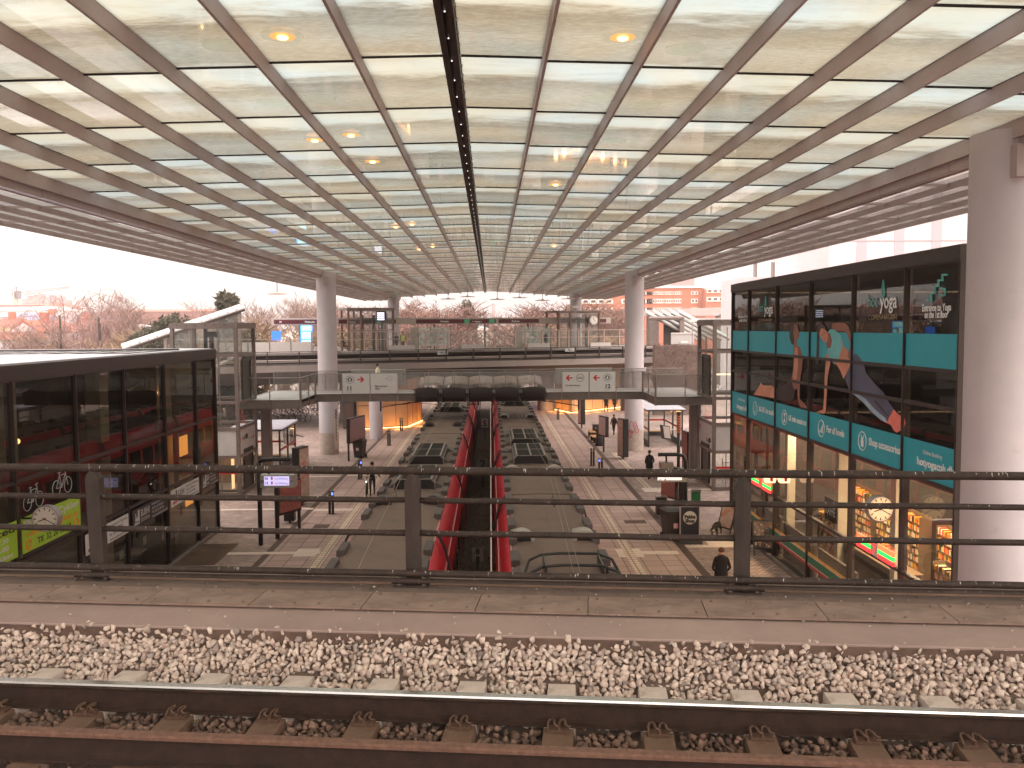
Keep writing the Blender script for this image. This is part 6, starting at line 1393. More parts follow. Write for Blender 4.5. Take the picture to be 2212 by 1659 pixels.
# right stair canopy: comb of sloping glass strips
rc = thing('stepped_glass_roof', 'stepped glazed stair roof with dark beams sloping down to the right', 'stair canopy', PY(*U('N4', 600, 500), 97)); O = rc.location
gl2 = M('stair_glass_green', lin((178, 184, 178)), .2, .1, .08, 2)
for i in range(5):
    a = PY(*U('N4', 170 + i * 118, 305 - i * 3), 97); b = PY(*U('N4', 900 + i * 118, 690 - i * 3), 97)
    d = b - a; w_ = Vector((.0, 2.4, .9)); q0 = [a, b, b + w_ * .4, a + w_ * .4]
    mb = MB(); mb.hull8(q0 + [v + Vector((0, 0, .08)) for v in q0]); mb.build('glass_strip', [gl2], rc, off=O)
    mb = MB(); mb.cyl(a - Vector((0, .05, .1)), b - Vector((0, .05, .1)), .1, n=5); mb.build('beam', [steel], rc, off=O)
p0 = PY(*U('N4', 200, 385), 96.5); p1 = PY(*U('N4', 690, 375), 96.5); MB().cyl(p0, p1, .22, n=6).build('cross_beam', [steel], rc, off=O)
p0 = PY(*U('N4', 685, 360), 96.5); MB().box(p0.x - .25, p0.x + .25, p0.y, p0.y + .4, 5, p0.z).build('post', [steel], rc, off=O)
mb = MB(); 
for i in range(26): p = PY(*U('N4', 420 + i * 11, 410), 98); mb.box(p.x - .04, p.x + .04, p.y, p.y + .05, 6.3, p.z - i * .02)
mb.build('bar_screen', [dsteel], rc, off=O)
th = thing('parapet_screen', 'plain grey panelled parapet between the screens and the right lift', 'parapet', PY(*U('N4', 690, 750), 92)); a = PY(*U('N4', 525, 760), 92); b = PY(*U('N4', 860, 605), 92); MB().box(a.x, b.x, 92, 92.1, a.z, b.z).build('panel', [M('parapet_grey', lin((180, 176, 176)), .6, 0, .06, .5)], th, off=th.location); MB().box(a.x, b.x, 91.9, 92.15, b.z, b.z + .12).build('rail', [white], th, off=th.location)
for i, (x, y) in enumerate(((835, 415), (712, 728), (1155, 185))):
    k_ = 'N4' if i < 2 else 'N3'; p = PY(*U(k_, x, y), 91 if i < 2 else 92); th = thing('camera_box', 'small white security camera, %s' % ['on a thin pole by the glazed stair roof', 'on the parapet above the ivy', 'on the roof of the right glass shaft'][i], 'security camera', p, R(20), 'security cameras'); MB().bev(-.4, .4, -.12, .12, -.1, .1, .03).build('housing', [white], th); MB().cyl((0, 0, -.1), (0, 0, -.9 if i != 0 else -3.6), .05, n=6).build('bracket', [stainl], th)
# ================================================================== PEOPLE
skinm = M('skin', lin((196, 150, 128)), .6, 0, .06, 8); shoem = M('shoe', lin((60, 50, 48)), .6, 0, .1)
def person(label, loc, rz, H=1.75, top=(28, 24, 26), legs=(30, 26, 28), hairc=(50, 36, 28), stride=.25, coat=.0, arms='down', sit=False, hood=False, pack=None, group=None, vest=None, beanie=None, shoes=None):
    """facing local +y; one continuous skinned body, clothing and hair as children"""
    k = H / 1.75; th = thing('person', label, 'person', loc, rz, group)
    V = {}; E_ = []; RD = {}
    def j(n_, p, r, par=None):
        V[n_] = Vector(p) * k; RD[n_] = r * k
        if par: E_.append((par, n_))
    if sit:
        j('pelvis', (0, 0, .52), .13); hipz = .5
    else: j('pelvis', (0, 0, .92), .125)
    pz = V['pelvis'].z / k
    j('waist', (0, .01, pz + .18), .115, 'pelvis'); j('chest', (0, .0, pz + .38), .135, 'waist'); j('upper', (0, -.01, pz + .5), .11, 'chest'); j('neck', (0, .0, pz + .58), .052, 'upper')
    j('jaw', (0, .02, pz + .645), .062, 'neck'); j('head', (0, .012, pz + .72), .085, 'jaw'); j('crown', (0, .0, pz + .79), .066, 'head'); j('nose', (0, .088, pz + .70), .012, 'head')
    for s, nn in ((-1, 'l'), (1, 'r')):
        st_ = stride * s
        j('hip' + nn, (s * .09, 0, pz - .03), .095, 'pelvis')
        if sit: j('knee' + nn, (s * .11, .42, pz - .02), .065, 'hip' + nn); j('ankle' + nn, (s * .11, .45, .09), .042, 'knee' + nn)
        else: j('knee' + nn, (s * .095, st_ * .55 + .03, .48), .065, 'hip' + nn); j('ankle' + nn, (s * .09, st_ - (.04 if st_ < 0 else 0), .085), .042, 'knee' + nn)
        a = V['ankle' + nn] / k; j('toe' + nn, (a.x, a.y + .15, .04), .036, 'ankle' + nn)
        j('sh' + nn, (s * .175, -.01, pz + .47), .068, 'upper')
        if arms == 'down': e = (s * .23, -.05 - st_ * .3, pz + .2); w_ = (s * .24, .03 - st_ * .7, pz - .03)
        elif arms == 'pockets': e = (s * .27, -.06, pz + .2); w_ = (s * .19, .10, pz + .04)
        elif arms == 'push': e = (s * .24, .02, pz + .21) if s > 0 else (-.30, .05, pz + .22); w_ = (s * .17, .2, pz + .16) if s > 0 else (-.46, .24, pz + .04)
        elif arms == 'phone': e = (s * .23, .03, pz + .22); w_ = (s * .08, .25, pz + .36)
        else: e = (s * .23, -.02, pz + .2); w_ = (s * .16, .25, pz + .12)
        j('el' + nn, e, .05, 'sh' + nn); j('wr' + nn, w_, .032, 'el' + nn)
        d = (Vector(w_) - Vector(e)).normalized(); hp = Vector(w_) + d * .06; j('palm' + nn, tuple(hp), .034, 'wr' + nn)
        j('fing' + nn, tuple(hp + d * .075 + Vector((0, .015, 0))), .022, 'palm' + nn); j('thumb' + nn, tuple(hp + Vector((-s * .035, .03, 0)) + d * .02), .013, 'palm' + nn)
    names = list(V); idx = {n_: i for i, n_ in enumerate(names)}
    me = bpy.data.meshes.new('body'); me.from_pydata([V[n_] for n_ in names], [(idx[a], idx[b]) for a, b in E_], []); ob = bpy.data.objects.new('body', me); COL.objects.link(ob)
    bm = bmesh.new(); bm.from_mesh(me); ly = bm.verts.layers.skin.verify(); bm.verts.ensure_lookup_table()
    for i, n_ in enumerate(names): bm.verts[i][ly].radius = (RD[n_],) * 2; bm.verts[i][ly].use_root = (n_ == 'pelvis')
    bm.to_mesh(me); bm.free()
    md = ob.modifiers.new('s', 'SKIN'); md2 = ob.modifiers.new('u', 'SUBSURF'); md2.levels = 1; md2.render_levels = 1; md3 = ob.modifiers.new('r', 'REMESH'); md3.mode = 'VOXEL'; md3.voxel_size = .0125 * k
    bpy.context.view_layer.update(); dg = bpy.context.evaluated_depsgraph_get(); nm = bpy.data.meshes.new_from_object(ob.evaluated_get(dg)); bpy.data.objects.remove(ob)
    tm = M('cloth_%d_%d_%d' % top, lin(top), .9, 0, .12, 6); lm_ = M('cloth_%d_%d_%d' % legs, lin(legs), .9, 0, .12, 6); hm = M('hair_%d' % hairc[0], lin(hairc), .8, 0, .2, 20)
    sh_ = shoem if not shoes else M('shoe_%d' % shoes[0], lin(shoes), .6)
    nm.materials.clear(); [nm.materials.append(q) for q in (skinm, tm, lm_, sh_)]
    for p in nm.polygons:
        c = p.center / k; mi = 1
        if c.z > pz + .60: mi = 0
        elif abs(c.x) > .13 and any((p.center - V['palm' + q]).length < .105 * k for q in 'lr') and min((p.center - V['wr' + q]).length for q in 'lr') > .018 * k and max(0, 0) == 0 and min((p.center - V['el' + q]).length for q in 'lr') > .20 * k: mi = 0
        elif c.z < .075: mi = 3
        elif c.z < pz + .03 and min((p.center - V['wr' + q]).length for q in 'lr') > .13 * k: mi = 2
        p.material_index = mi; p.use_smooth = True
    o = bpy.data.objects.new('body', nm); COL.objects.link(o); o.parent = th
    hz = (pz + .735) * k
    if beanie: MB().sph((0, -.008 * k, hz + .025 * k), .102 * k, 14, 8, (1, 1.05, 1.1)).build('hat', [M('hat_%d' % beanie[0], lin(beanie), .9)], th, True)
    else:
        mb = MB(); rings = []
        for q in range(7):
            a = q / 6 * pi * .62; rings.append([(.098 * k * sin(a + .05) * cos(t * pi / 8), (-.014 + .1 * sin(a + .05) * sin(t * pi / 8) * (1 if sin(t * pi / 8) < 0 else .78)) * k, hz + .102 * k * cos(a) - .0 * k) for t in range(16)])
        mb.loft(rings); mb.build('hair', [hm], th, True)
    if hood: MB().ring((0, -.04 * k, (pz + .60) * k), (0, .25, 1), .085 * k, .04 * k, 16, 8).build('hood', [M('fur_trim', lin((150, 120, 92)), .95, 0, .3, 30)], th, True)
    if coat:     # open bottomed coat shell over the hips
        b = (pz - coat) * k; rings = []
        for z, rx, ry in ((pz + .56, .075, .07), (pz + .52, .2, .115), (pz + .42, .225, .15), (pz + .2, .19, .15), (pz, .205, .165), (pz - coat, .225, .185)):
            rings.append([(rx * k * cos(t * pi / 10), ry * k * sin(t * pi / 10), z * k) for t in range(20)])
        mb = MB(); mb.loft(rings, cap=False); mb.build('coat', [tm], th, True)
    if vest:
        rings = [[(rx * k * cos(t * pi / 10), ry * k * sin(t * pi / 10), z * k) for t in range(20)] for z, rx, ry in ((pz + .53, .16, .11), (pz + .42, .2, .165), (pz + .2, .185, .155), (pz - .05, .195, .16))]
        MB().loft(rings, cap=False).build('vest', [M('hi_vis', lin((196, 214, 40)), .6, 0, .05, emit=None)], th, True)
    if pack: MB().bev(-.15 * k, .15 * k, -.33 * k, -.13 * k, (pz + .08) * k, (pz + .52) * k, .04 * k).build('backpack', [M('pack_%d' % pack[0], lin(pack), .8)], th)
    return th
G = PZ
def at(k, x, y, z=0.): return PZ(*U(k, x, y), z)
p = at('D', 740, 705); person('person in a long black jacket and knitted hat walking away on the right platform', p, R(8), 1.74, (22, 18, 20), (24, 20, 22), coat=.2, arms='pockets', stride=.12, beanie=(96, 72, 58), shoes=(190, 180, 174))
q = PZ(*U('D', 1328, 1258), 1.8); person('person with short reddish hair and black coat seen from behind beside the right railing post', (q.x, q.y, 0), R(-3), 1.82, (24, 20, 22), (28, 24, 26), (96, 60, 42), coat=.25, arms='pockets', stride=.1)
p = at('D', 450, 338); person('person in a brown jacket with dark backpack walking away near the information board', p, R(12), 1.72, (104, 84, 54), (34, 28, 30), coat=.05, arms='down', stride=.3, pack=(36, 30, 34), hood=True)
p = at('C', 1580, 950); pb = person('person in black pushing a bicycle toward us along the left train', p, R(185), 1.8, (24, 20, 24), (28, 24, 26), arms='push', stride=.22, beanie=(28, 22, 24))
p = at('B', 1180, 1050); person('dark dressed person walking away near the amber lit wall, left of two', p, R(-20), 1.8, (34, 24, 22), (40, 28, 26), coat=.3, stride=.3)
p = at('B', 1248, 1040); person('dark dressed person walking near the amber lit wall, right of two', p, R(10), 1.75, (40, 24, 22), (34, 24, 24), coat=.25, stride=.25)
a = PY(*U('N2', 590, 890), 55.6); person('person in a white jacket with dark hair crossing the footbridge', (a.x, a.y, 4.985), R(-80), 1.72 if a.z < 6.7 else 1.75, (222, 208, 184), (120, 118, 128), (40, 28, 26), arms='pockets', stride=.3, coat=.08)
for (k_, x, t, H, top, legs, lab, kw) in (
        ('N2', 165, 6.2, 1.7, (40, 30, 30), (44, 32, 32), 'seated dark figure behind the platform screens beside the left glass shaft', dict(sit=True, arms='phone')),
        ('N2', 905, 6.0, 1.78, (40, 40, 40), (40, 34, 38), 'worker in a bright yellow vest on the upper platform', dict(vest=True, stride=.2)),
        ('N2', 825, 7.0, 1.7, (46, 32, 32), (40, 30, 30), 'dark figure standing just left of the yellow vest worker', dict(coat=.2)),
        ('N3', 785, 5.2, 1.68, (30, 26, 32), (50, 40, 44), 'person in a dark cape beside the right glass shelter on the upper platform', dict(coat=.15, arms='phone')),
        ('N3', 1312, 5.6, 1.74, (30, 26, 28), (52, 42, 42), 'person in a black jacket standing below the clock on the upper platform', dict(coat=.05, hood=True))):
    s, _ = MSs(U(k_, x, 560), t); person(lab, MP(s, t, 6.75), R(200) if 'seated' not in lab else R(-60), H, top, legs, **kw)
p = PY(*U('N4', 1405, 1230), 46.5)
th = thing('window_desk', 'lit white desk with crossed legs behind the right lift', 'desk', (14.6, 53.5, 5.0)); MB().bev(-.9, .9, -.3, .3, .98, 1.03).build('desktop', [emis('lit_desk', (1, .75, .4), 1.2)], th); mb = MB()
mb.cyl((-.8, -.25, 0), (.8, -.25, .98), .025, n=5); mb.cyl((.8, -.25, 0), (.2, -.25, .98), .025, n=5); mb.each('leg', [white], th)
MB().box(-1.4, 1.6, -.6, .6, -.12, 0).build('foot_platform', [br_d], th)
person('person in a dark sweater standing at the lit desk behind the right lift', (15.2, 53.6, 5.0), R(60), 1.72, (34, 26, 28), (40, 32, 34), (120, 76, 44), arms='work')
# ================================================================== BICYCLES
tyre = M('tyre', lin((30, 22, 22)), .8, 0, .1); bfr = [M('bike_frame_%d' % i, lin(c), .4, .3, .1) for i, c in enumerate(((36, 30, 30), (70, 40, 36), (110, 100, 96), (40, 44, 60)))]
def bicycle(label, loc, rz, fm, group=None, light=False):
    th = thing('bicycle', label, 'bicycle', loc, rz, group)
    for y in (0, 1.05):
        w_ = MB().ring((0, y, .34), (1, 0, 0), .325, .03, 20, 5).build('wheel', [tyre], th)
        mb = MB()
        for i in range(8): a = 2 * pi * i / 8; mb.cyl((0, y, .34), (0, y + .31 * cos(a), .34 + .31 * sin(a)), .004, n=3)
        mb.build('spoke', [tyre], w_)
    mb = MB(); P = dict(r=(0, 0, .34), bb=(0, .43, .29), st=(0, .27, .8), hd=(0, .86, .82), hb=(0, .90, .68), f=(0, 1.05, .34))
    for a, b, r in (('r', 'bb', .016), ('r', 'st', .014), ('bb', 'st', .02), ('bb', 'hb', .022), ('st', 'hd', .02), ('hd', 'hb', .022), ('hb', 'f', .016)): mb.cyl(P[a], P[b], r, n=6)
    mb.build('frame', [fm], th)
    mb = MB(); mb.cyl((0, .27, .8), (0, .25, .92), .013, n=5); mb.loft([[(-.07, .10, .92), (.07, .10, .92), (.07, .10, .96), (-.07, .10, .96)], [(-.02, .36, .93), (.02, .36, .93), (.02, .36, .96), (-.02, .36, .96)]]); mb.build('saddle', [tyre], th)
    mb = MB(); mb.cyl((0, .86, .82), (0, .84, .98), .014, n=5); mb.tube([(-.28, .70, 1.0), (-.2, .84, 1.02), (0, .86, .98), (.2, .84, 1.02), (.28, .70, 1.0)], .013, 5); mb.build('handlebar', [stainl], th)
    mb = MB()
    for y in (0, 1.05): mb.tube([(0, y + .36 * cos(a), .34 + .36 * sin(a)) for a in (R(20), R(60), R(100), R(150))], .022, 4)
    mb.build('mudguard', [fm], th)
    if light: mb = MB().cyl((0, .92, .85), (0, .99, .85), .04, n=8).build('lamp', [emis('bike_lamp', (1, .95, .9), 1.5)], th)
    return th
p = at('C', 1498, 972); bicycle('bicycle being pushed by the person in black, white basket lamp on its front', (p.x + .06, p.y + 1.0, 0), R(185), bfr[0], None, True)
B0 = bicycle('x', (0, 0, 0), 0, bfr[0], 'bicycles parked behind the left column')
BS = [B0] + [bicycle('y', (0, 0, 0), 0, bfr[i], 'bicycles parked behind the left column') for i in (1, 2, 3)]
rb_ = random.Random(21); used = set()
ordn = ['first', 'second', 'third', 'fourth', 'fifth', 'sixth', 'seventh', 'eighth', 'ninth', 'tenth', 'eleventh', 'twelfth', 'thirteenth', 'fourteenth', 'fifteenth', 'sixteenth']
colr = ['black', 'brown', 'grey', 'dark blue']
for row, (x0, y0, n_, dx, dy) in enumerate(((-18.1, 84.6, 15, -.52, -.1), (-17.3, 91, 16, -.6, .1), (-17.0, 98, 15, -.7, .1), (-17, 105, 14, -.8, .1))):
    for i in range(n_):
        q = rb_.randrange(4); lab = '%s bicycle, %s from the right in the %s row of the bicycle park' % (colr[q], ordn[i], ['front', 'second', 'third', 'back'][row])
        loc = (x0 + i * dx + rb_.uniform(-.1, .1), y0 + i * dy + rb_.uniform(-.2, .2), 0); rz = R(-52 + rb_.uniform(-14, 14) + (0 if rb_.random() < .7 else 180))
        if q not in used: b = BS[q]; b.location = loc; b.rotation_euler = (R(rb_.uniform(-6, 6)), 0, rz); b['label'] = lab; used.add(q)
        else: b = dup(BS[q], loc, rz, lab); b.rotation_euler = (R(rb_.uniform(-6, 6)), 0, rz)
tk = thing('bicycle_rack', 'long tubular bicycle rack under the parked bicycles', 'bicycle rack', (-21, 88, 0)); mb = MB()
for y, n_ in ((84.4, 14), (91, 16)):
    mb.cyl((-4.5, y - 88, .5), (3.2, y - 88, .5), .03, n=6)
    for i in range(n_): mb.tube([(3 - i * .55, y - 88, 0), (3 - i * .55, y - 88, .75), (3 - i * .55, y - 87.6, .75), (3 - i * .55, y - 87.6, 0)], .02, 5)
mb.each('hoop', [stainl], tk)
# ================================================================== PLATFORM FURNITURE
alu = M('display_housing', lin((168, 166, 156)), .4, .3, .06, 3)
def departure(name, p0, wd, y, z0, z1, lab, plat, rows, postx, side):
    th = thing(name, lab, 'departure display', (p0, y, 0), 0, 'platform departure displays')
    MB().bev(0, wd, 0, .55, z0, z1, .02).build('housing', [alu], th)
    MB().box(.12 * wd, .84 * wd, -.012, -.002, z0 + .09, z1 - .06).build('screen', [emis('lcd_%s' % plat, (.62, .55, .9) if plat == '12' else (.9, .8, .74), .5)], th)
    text('lettering', plat, .15, inkb, (.015, -.006, (z0 + z1) / 2 - .06), (1, 0, 0), (0, -1, 0), th, .008)
    for r_, (m_, d_) in enumerate(rows):
        z = z1 - .19 - r_ * .19; text('lettering', m_, .14, M('lcd_ink', lin((110, 100, 150)), .5), (.14 * wd, -.015, z), (1, 0, 0), (0, -1, 0), th, .004); text('lettering', d_, .11, M('lcd_ink2', lin((150, 140, 200)), .5), (.42 * wd, -.015, z), (1, 0, 0), (0, -1, 0), th)
        MB().box(.32 * wd, .37 * wd, -.016, -.013, z - .01, z + .11).build('route_mark', [M('lcd_red', lin((236, 130, 100)), .5)], th)
    MB().cyl((.9 * wd + .02, -.004, (z0 + z1) / 2), (.9 * wd + .02, .0, (z0 + z1) / 2), .03, n=10).build('sensor', [inkb], th)
    return th
th = departure('departure_display', -9.5, 1.42, 36, 2.47, 3.0, 'platform display numbered 12 on black posts, left platform', '12', (('06', 'Ny Ellebjerg'), ('12', 'Ny Ellebjerg')), 0, 0)
MB().tube([(.3, .25, 3.0), (.36, .25, 3.14), (.5, .25, 3.18), (.95, .25, 3.18), (1.1, .25, 3.14), (1.15, .25, 3.0)], .045, 8).build('handle', [black], th, True)
for x, y in ((-.12, .35), (.32, 1.4)): MB().cyl((x, y, 0), (x, y, 3.46 if x < 0 else 3.2), .095, n=14).build('post', [black], th, True)
MB().tube([(-.12, .35, 3.46), (.0, .35, 3.56), (.5, .35, 3.6), (1.2, .35, 3.58)], .085, 10).build('arm', [black], th, True)
th = departure('departure_display', 7.28, 1.52, 39, 1.98, 2.4, 'platform display numbered 11 on black posts, right platform', '11', (('06', 'Hiller\u00f8d'), ('17', 'Hiller\u00f8d')), 0, 0)
MB().tube([(.25, .25, 3.2), (1.1, .25, 3.2), (1.4, .25, 3.14), (1.5, .25, 2.9), (1.52, .25, 0)], .085, 10).build('arm', [black], th, True); MB().cyl((1.1, .3, 0), (1.1, .3, 2.0), .085, n=12).build('post', [black], th, True); MB().cyl((.62, .25, 2.4), (.62, .25, 3.2), .045, n=8).build('hanger', [black], th)
MB().bev(.35, .95, .2, .6, 2.55, 2.85, .02).build('cabinet', [stainl], th)
redp = M('map_poster', lin((150, 92, 82)), .6, 0, .25, 6); adp = M('ad_poster', lin((150, 140, 140)), .5, 0, .5, 5, stain=((.6, .25, .2), .5, .6, 2))
def board(name, loc, rz, w_, z0, z1, lab, facem, group=None, two=True, top=0., dpt=.12, lit_=None):
    th = thing(name, lab, 'board', loc, rz, group)
    mb = MB(); mb.bev(-w_ / 2, w_ / 2, -dpt, dpt, z0, z1 + top, .02); mb.build('frame', [black], th)
    for s in (-1, 1): MB().box(-w_ / 2 + .06, w_ / 2 - .06, s * (dpt + .008) - .004, s * (dpt + .008) + .004, z0 + .1, z1 - .08).build('poster', [facem], th)
    for x in ((-w_ / 2 + .05, w_ / 2 - .05) if two else (0,)): MB().box(x - .05, x + .05, -.05, .05, 0, z0).build('leg', [black], th)
    return th
board('map_board', (-8.95, 38.5, 0), R(62), 1.5, .9, 2.35, 'red brown map board between black posts behind the left display', redp, 'map boards')
board('map_board', (8.65, 41.5, 0), R(115), 1.5, .75, 2.3, 'red brown map board behind the right display', redp, 'map boards')
lb_ = M('lightbox_face', lin((176, 166, 150)), .4, 0, .35, 2.5, stain=((.55, .12, .1), .52, .6, 1.6))
board('ad_lightbox', (-9.7, 44.6, 0), R(72), 1.0, .15, 3.0, 'dark advertising pillar with a bright poster on the left platform', lb_, 'advertising pillars', two=False, dpt=.2)
board('ad_lightbox', (8.95, 59.2, 0), R(105), 1.0, .15, 2.75, 'dark advertising pillar left of the right column', lb_, 'advertising pillars', two=False, dpt=.2)
board('ad_lightbox', (8.0, 77.2, 0), R(100), 1.0, .4, 2.9, 'dark advertising pillar in front of the amber lit wall', lb_, 'advertising pillars', two=False, dpt=.2)
board('information_board', (8.05, 62.4, 0), R(106), 1.3, 1.15, 2.6, 'white timetable board on a dark post near the benches', M('timetable', lin((180, 170, 164)), .6, 0, .2, 9), 'information boards', two=False)
board('information_board', (-9.3, 60.5, 0), R(74), 2.6, 1.2, 2.9, 'wide timetable board on dark posts near the wheeled bin, left platform', M('timetable2', lin((150, 146, 146)), .3, 0, .2, 9), 'information boards')
board('station_board', (11.9, 53.0, 0), R(95), 1.1, .3, 2.6, 'dark red headed map board in front of the right bridge post', redp, None, two=False)
bol = None
for k_, x, y, lab in (('C', 1182, 1125, 'left platform, near pair, left'), ('C', 1212, 1125, 'left platform, near pair with blue light, right'), ('C', 1455, 800, 'left platform, second pair, left'), ('C', 1478, 800, 'left platform, second pair with blue light, right'), ('D', 266, 590, 'right platform, second pair, left'), ('D', 286, 590, 'right platform, second pair, right'), ('D', 330, 682, 'right platform, near pair with blue light, left'), ('D', 353, 682, 'right platform, near pair, right'), ('M', 160, 305, 'left platform beside the round pillar, left'), ('M', 175, 305, 'left platform beside the round pillar, right'), ('M', 58, 425, 'left platform in front of the round pillar, left'), ('M', 74, 425, 'left platform in front of the round pillar, right'), ('M', 1440, 212, 'right platform near the amber wall, left'), ('M', 1452, 212, 'right platform near the amber wall, right')):
    p = at(k_, x, y); l_ = 'slim black ticket post, ' + lab
    if 'blue' in lab or bol is None:
        b = thing('ticket_post', l_, 'ticket post', p, 0, 'slim ticket posts on the platforms'); MB().bev(-.055, .055, -.08, .08, 0, 1.15, .02).build('body', [black], b); MB().box(-.04, .04, -.09, -.08, .95, 1.08).build('reader', [emis('blue_reader', (.1, .2, 1), 1.6) if 'blue' in lab else stainl], b); MB().cyl((0, 0, 0), (0, 0, .02), .16, n=14).build('foot', [concd], b)
        if 'blue' not in lab: bol = b
    else: dup(bol, p, 0, l_)
# bins
binm = M('bin_black', lin((44, 38, 38)), .5, 0, .15, 3)
def wheelie(lab, loc, rz, s=1.):
    th = thing('wheeled_bin', lab, 'wheeled bin', loc, rz, 'wheeled bins'); th.scale = (s, s, s)
    MB().loft([[(-.24, -.24, .05), (.24, -.24, .05), (.24, .24, .05), (-.24, .24, .05)], [(-.31, -.33, .98), (.31, -.33, .98), (.31, .33, .98), (-.31, .33, .98)]]).build('body', [binm], th)
    MB().loft([[(-.33, -.36, .985), (.33, -.36, .985), (.33, .37, .985), (-.33, .37, .985)], [(-.33, -.36, 1.02), (.33, -.36, 1.02), (.33, .37, 1.02), (-.33, .37, 1.02)], [(-.22, -.2, 1.1), (.22, -.2, 1.1), (.22, .25, 1.1), (-.22, .25, 1.1)]]).build('lid', [binm], th)
    for x in (-.26, .26): MB().cyl((x - .03, .27, .11), (x + .03, .27, .11), .11, n=14).build('wheel', [tyre], th)
    MB().cyl((-.25, .4, .98), (.25, .4, .98), .02, n=6).build('handle', [binm], th); MB().box(-.08, .08, -.34, -.325, .45, .62).build('sticker', [M('sticker', lin((206, 190, 184)), .6, stain=((.5, .06, .06), .5, .55, 30))], th); return th
p = at('D', 925, 1190); wheelie('large black wheeled bin beside the parcel shop board', p, R(10), 1.25)
p = at('C', 1462, 598); wheelie('black wheeled bin with white stickers on the left platform', p, R(-15), 1.2)
def litter_bin(lab, loc):
    th = thing('litter_bin', lab, 'litter bin', loc, 0, 'square litter bins'); MB().bev(-.24, .24, -.22, .22, .12, .95, .03).build('body', [binm], th); MB().box(-.26, .26, -.24, .24, .952, 1.0).build('lid', [stainl], th); MB().box(-.05, .05, -.05, .05, 0, .12).build('foot', [black], th); MB().box(-.06, .06, -.235, -.224, .6, .75).build('sticker', [stainl], th)
litter_bin('square black litter bin with steel rim behind the left display', at('C', 810, 1205)); litter_bin('square black litter bin under the right display', (8.0, 40.9, 0))
th = thing('green_box', 'green and grey dispenser box on the right platform', 'dispenser', at('D', 1118, 965)); MB().bev(-.2, .2, -.15, .15, .5, 1.0, .02).build('body', [M('box_green', lin((30, 120, 70)), .5)], th); MB().box(-.22, .22, -.17, .17, 1.001, 1.1).build('lid', [stainl], th); MB().box(-.04, .04, -.04, .04, 0, .5).build('leg', [black], th)
# parcel shop board and A-boards
p = at('D', 1068, 1215); th = thing('parcel_sign', 'dark blue pavement sign with a white disc reading Pakke Shop', 'pavement sign', p, R(-3))
MB().bev(-.42, .42, -.05, .05, .2, 1.55, .02).build('frame', [M('board_rim', lin((180, 170, 164)), .5)], th); MB().box(-.37, .37, -.06, -.051, .26, 1.5).build('panel', [M('navy', lin((26, 24, 40)), .5)], th); MB().cyl((0, -.062, 1.05), (0, -.066, 1.05), .28, n=28).build('disc', [white], th)
for s_, z in (('Pakke', 1.03), ('Shop', .86)): text('lettering', s_, .19, inkb, (0, -.07, z), (1, 0, 0), (0, -1, 0), th, .012, 'CENTER')
MB().loft([[(-.5, -.35, 0), (.5, -.35, 0), (.5, .35, 0), (-.5, .35, 0)], [(-.45, -.2, .2), (.45, -.2, .2), (.45, .2, .2), (-.45, .2, .2)]]).build('base', [binm], th)
def aboard(lab, loc, rz, facem, hgt=1.25, w_=.8):
    th = thing('folding_sign', lab, 'pavement sign', loc, rz, 'folding pavement signs')
    for s in (-1, 1):
        mb = MB(); mb.hull8([(-w_ / 2, s * .42 - .02, 0), (w_ / 2, s * .42 - .02, 0), (w_ / 2, s * .42 + .02, 0), (-w_ / 2, s * .42 + .02, 0), (-w_ / 2, s * .03 - .02, hgt), (w_ / 2, s * .03 - .02, hgt), (w_ / 2, s * .03 + .02, hgt), (-w_ / 2, s * .03 + .02, hgt)]); 
        mb = MB(); P = lambda x, z, o_: (x, s * (.42 - .39 * z / hgt) + s * o_, z)
        mb.hull8([P(-w_ / 2, .25, .0), P(w_ / 2, .25, .0), P(w_ / 2, .25, .03), P(-w_ / 2, .25, .03), P(-w_ / 2, hgt, .0), P(w_ / 2, hgt, .0), P(w_ / 2, hgt, .03), P(-w_ / 2, hgt, .03)]); mb.build('panel', [black], th)
        mb = MB(); q = [P(-w_ / 2 + .06, .32, .034), P(w_ / 2 - .06, .32, .034), P(w_ / 2 - .06, hgt - .06, .034), P(-w_ / 2 + .06, hgt - .06, .034)]; mb.face(q if s < 0 else q[::-1]); mb.build('poster', [facem], th)
        for x in (-w_ / 2 + .02, w_ / 2 - .02): MB().cyl(P(x, 0, .015), P(x, .25, .015), .02, n=5).build('leg', [black], th)
    return th
pos1 = M('menu_poster', lin((92, 72, 64)), .5, 0, .5, 6, stain=((.62, .5, .42), .54, .6, 7)); pos2 = M('rabbit_poster', lin((176, 150, 132)), .5, 0, .3, 3, stain=((.5, .16, .06), .52, .58, 2.4))
a1 = aboard('black folding sign with a coffee menu poster at the shop front', at('H', 372, 1040), R(-6), pos1, 1.35, .95)
for s_, z in (('KAFFE & BRØD', 1.1), ('VARMT OG GODT', .98)): pass
aboard('black folding sign with an orange figure poster, beside the dog', at('D', 1402, 1140), R(-62), pos2, 1.3, .85)
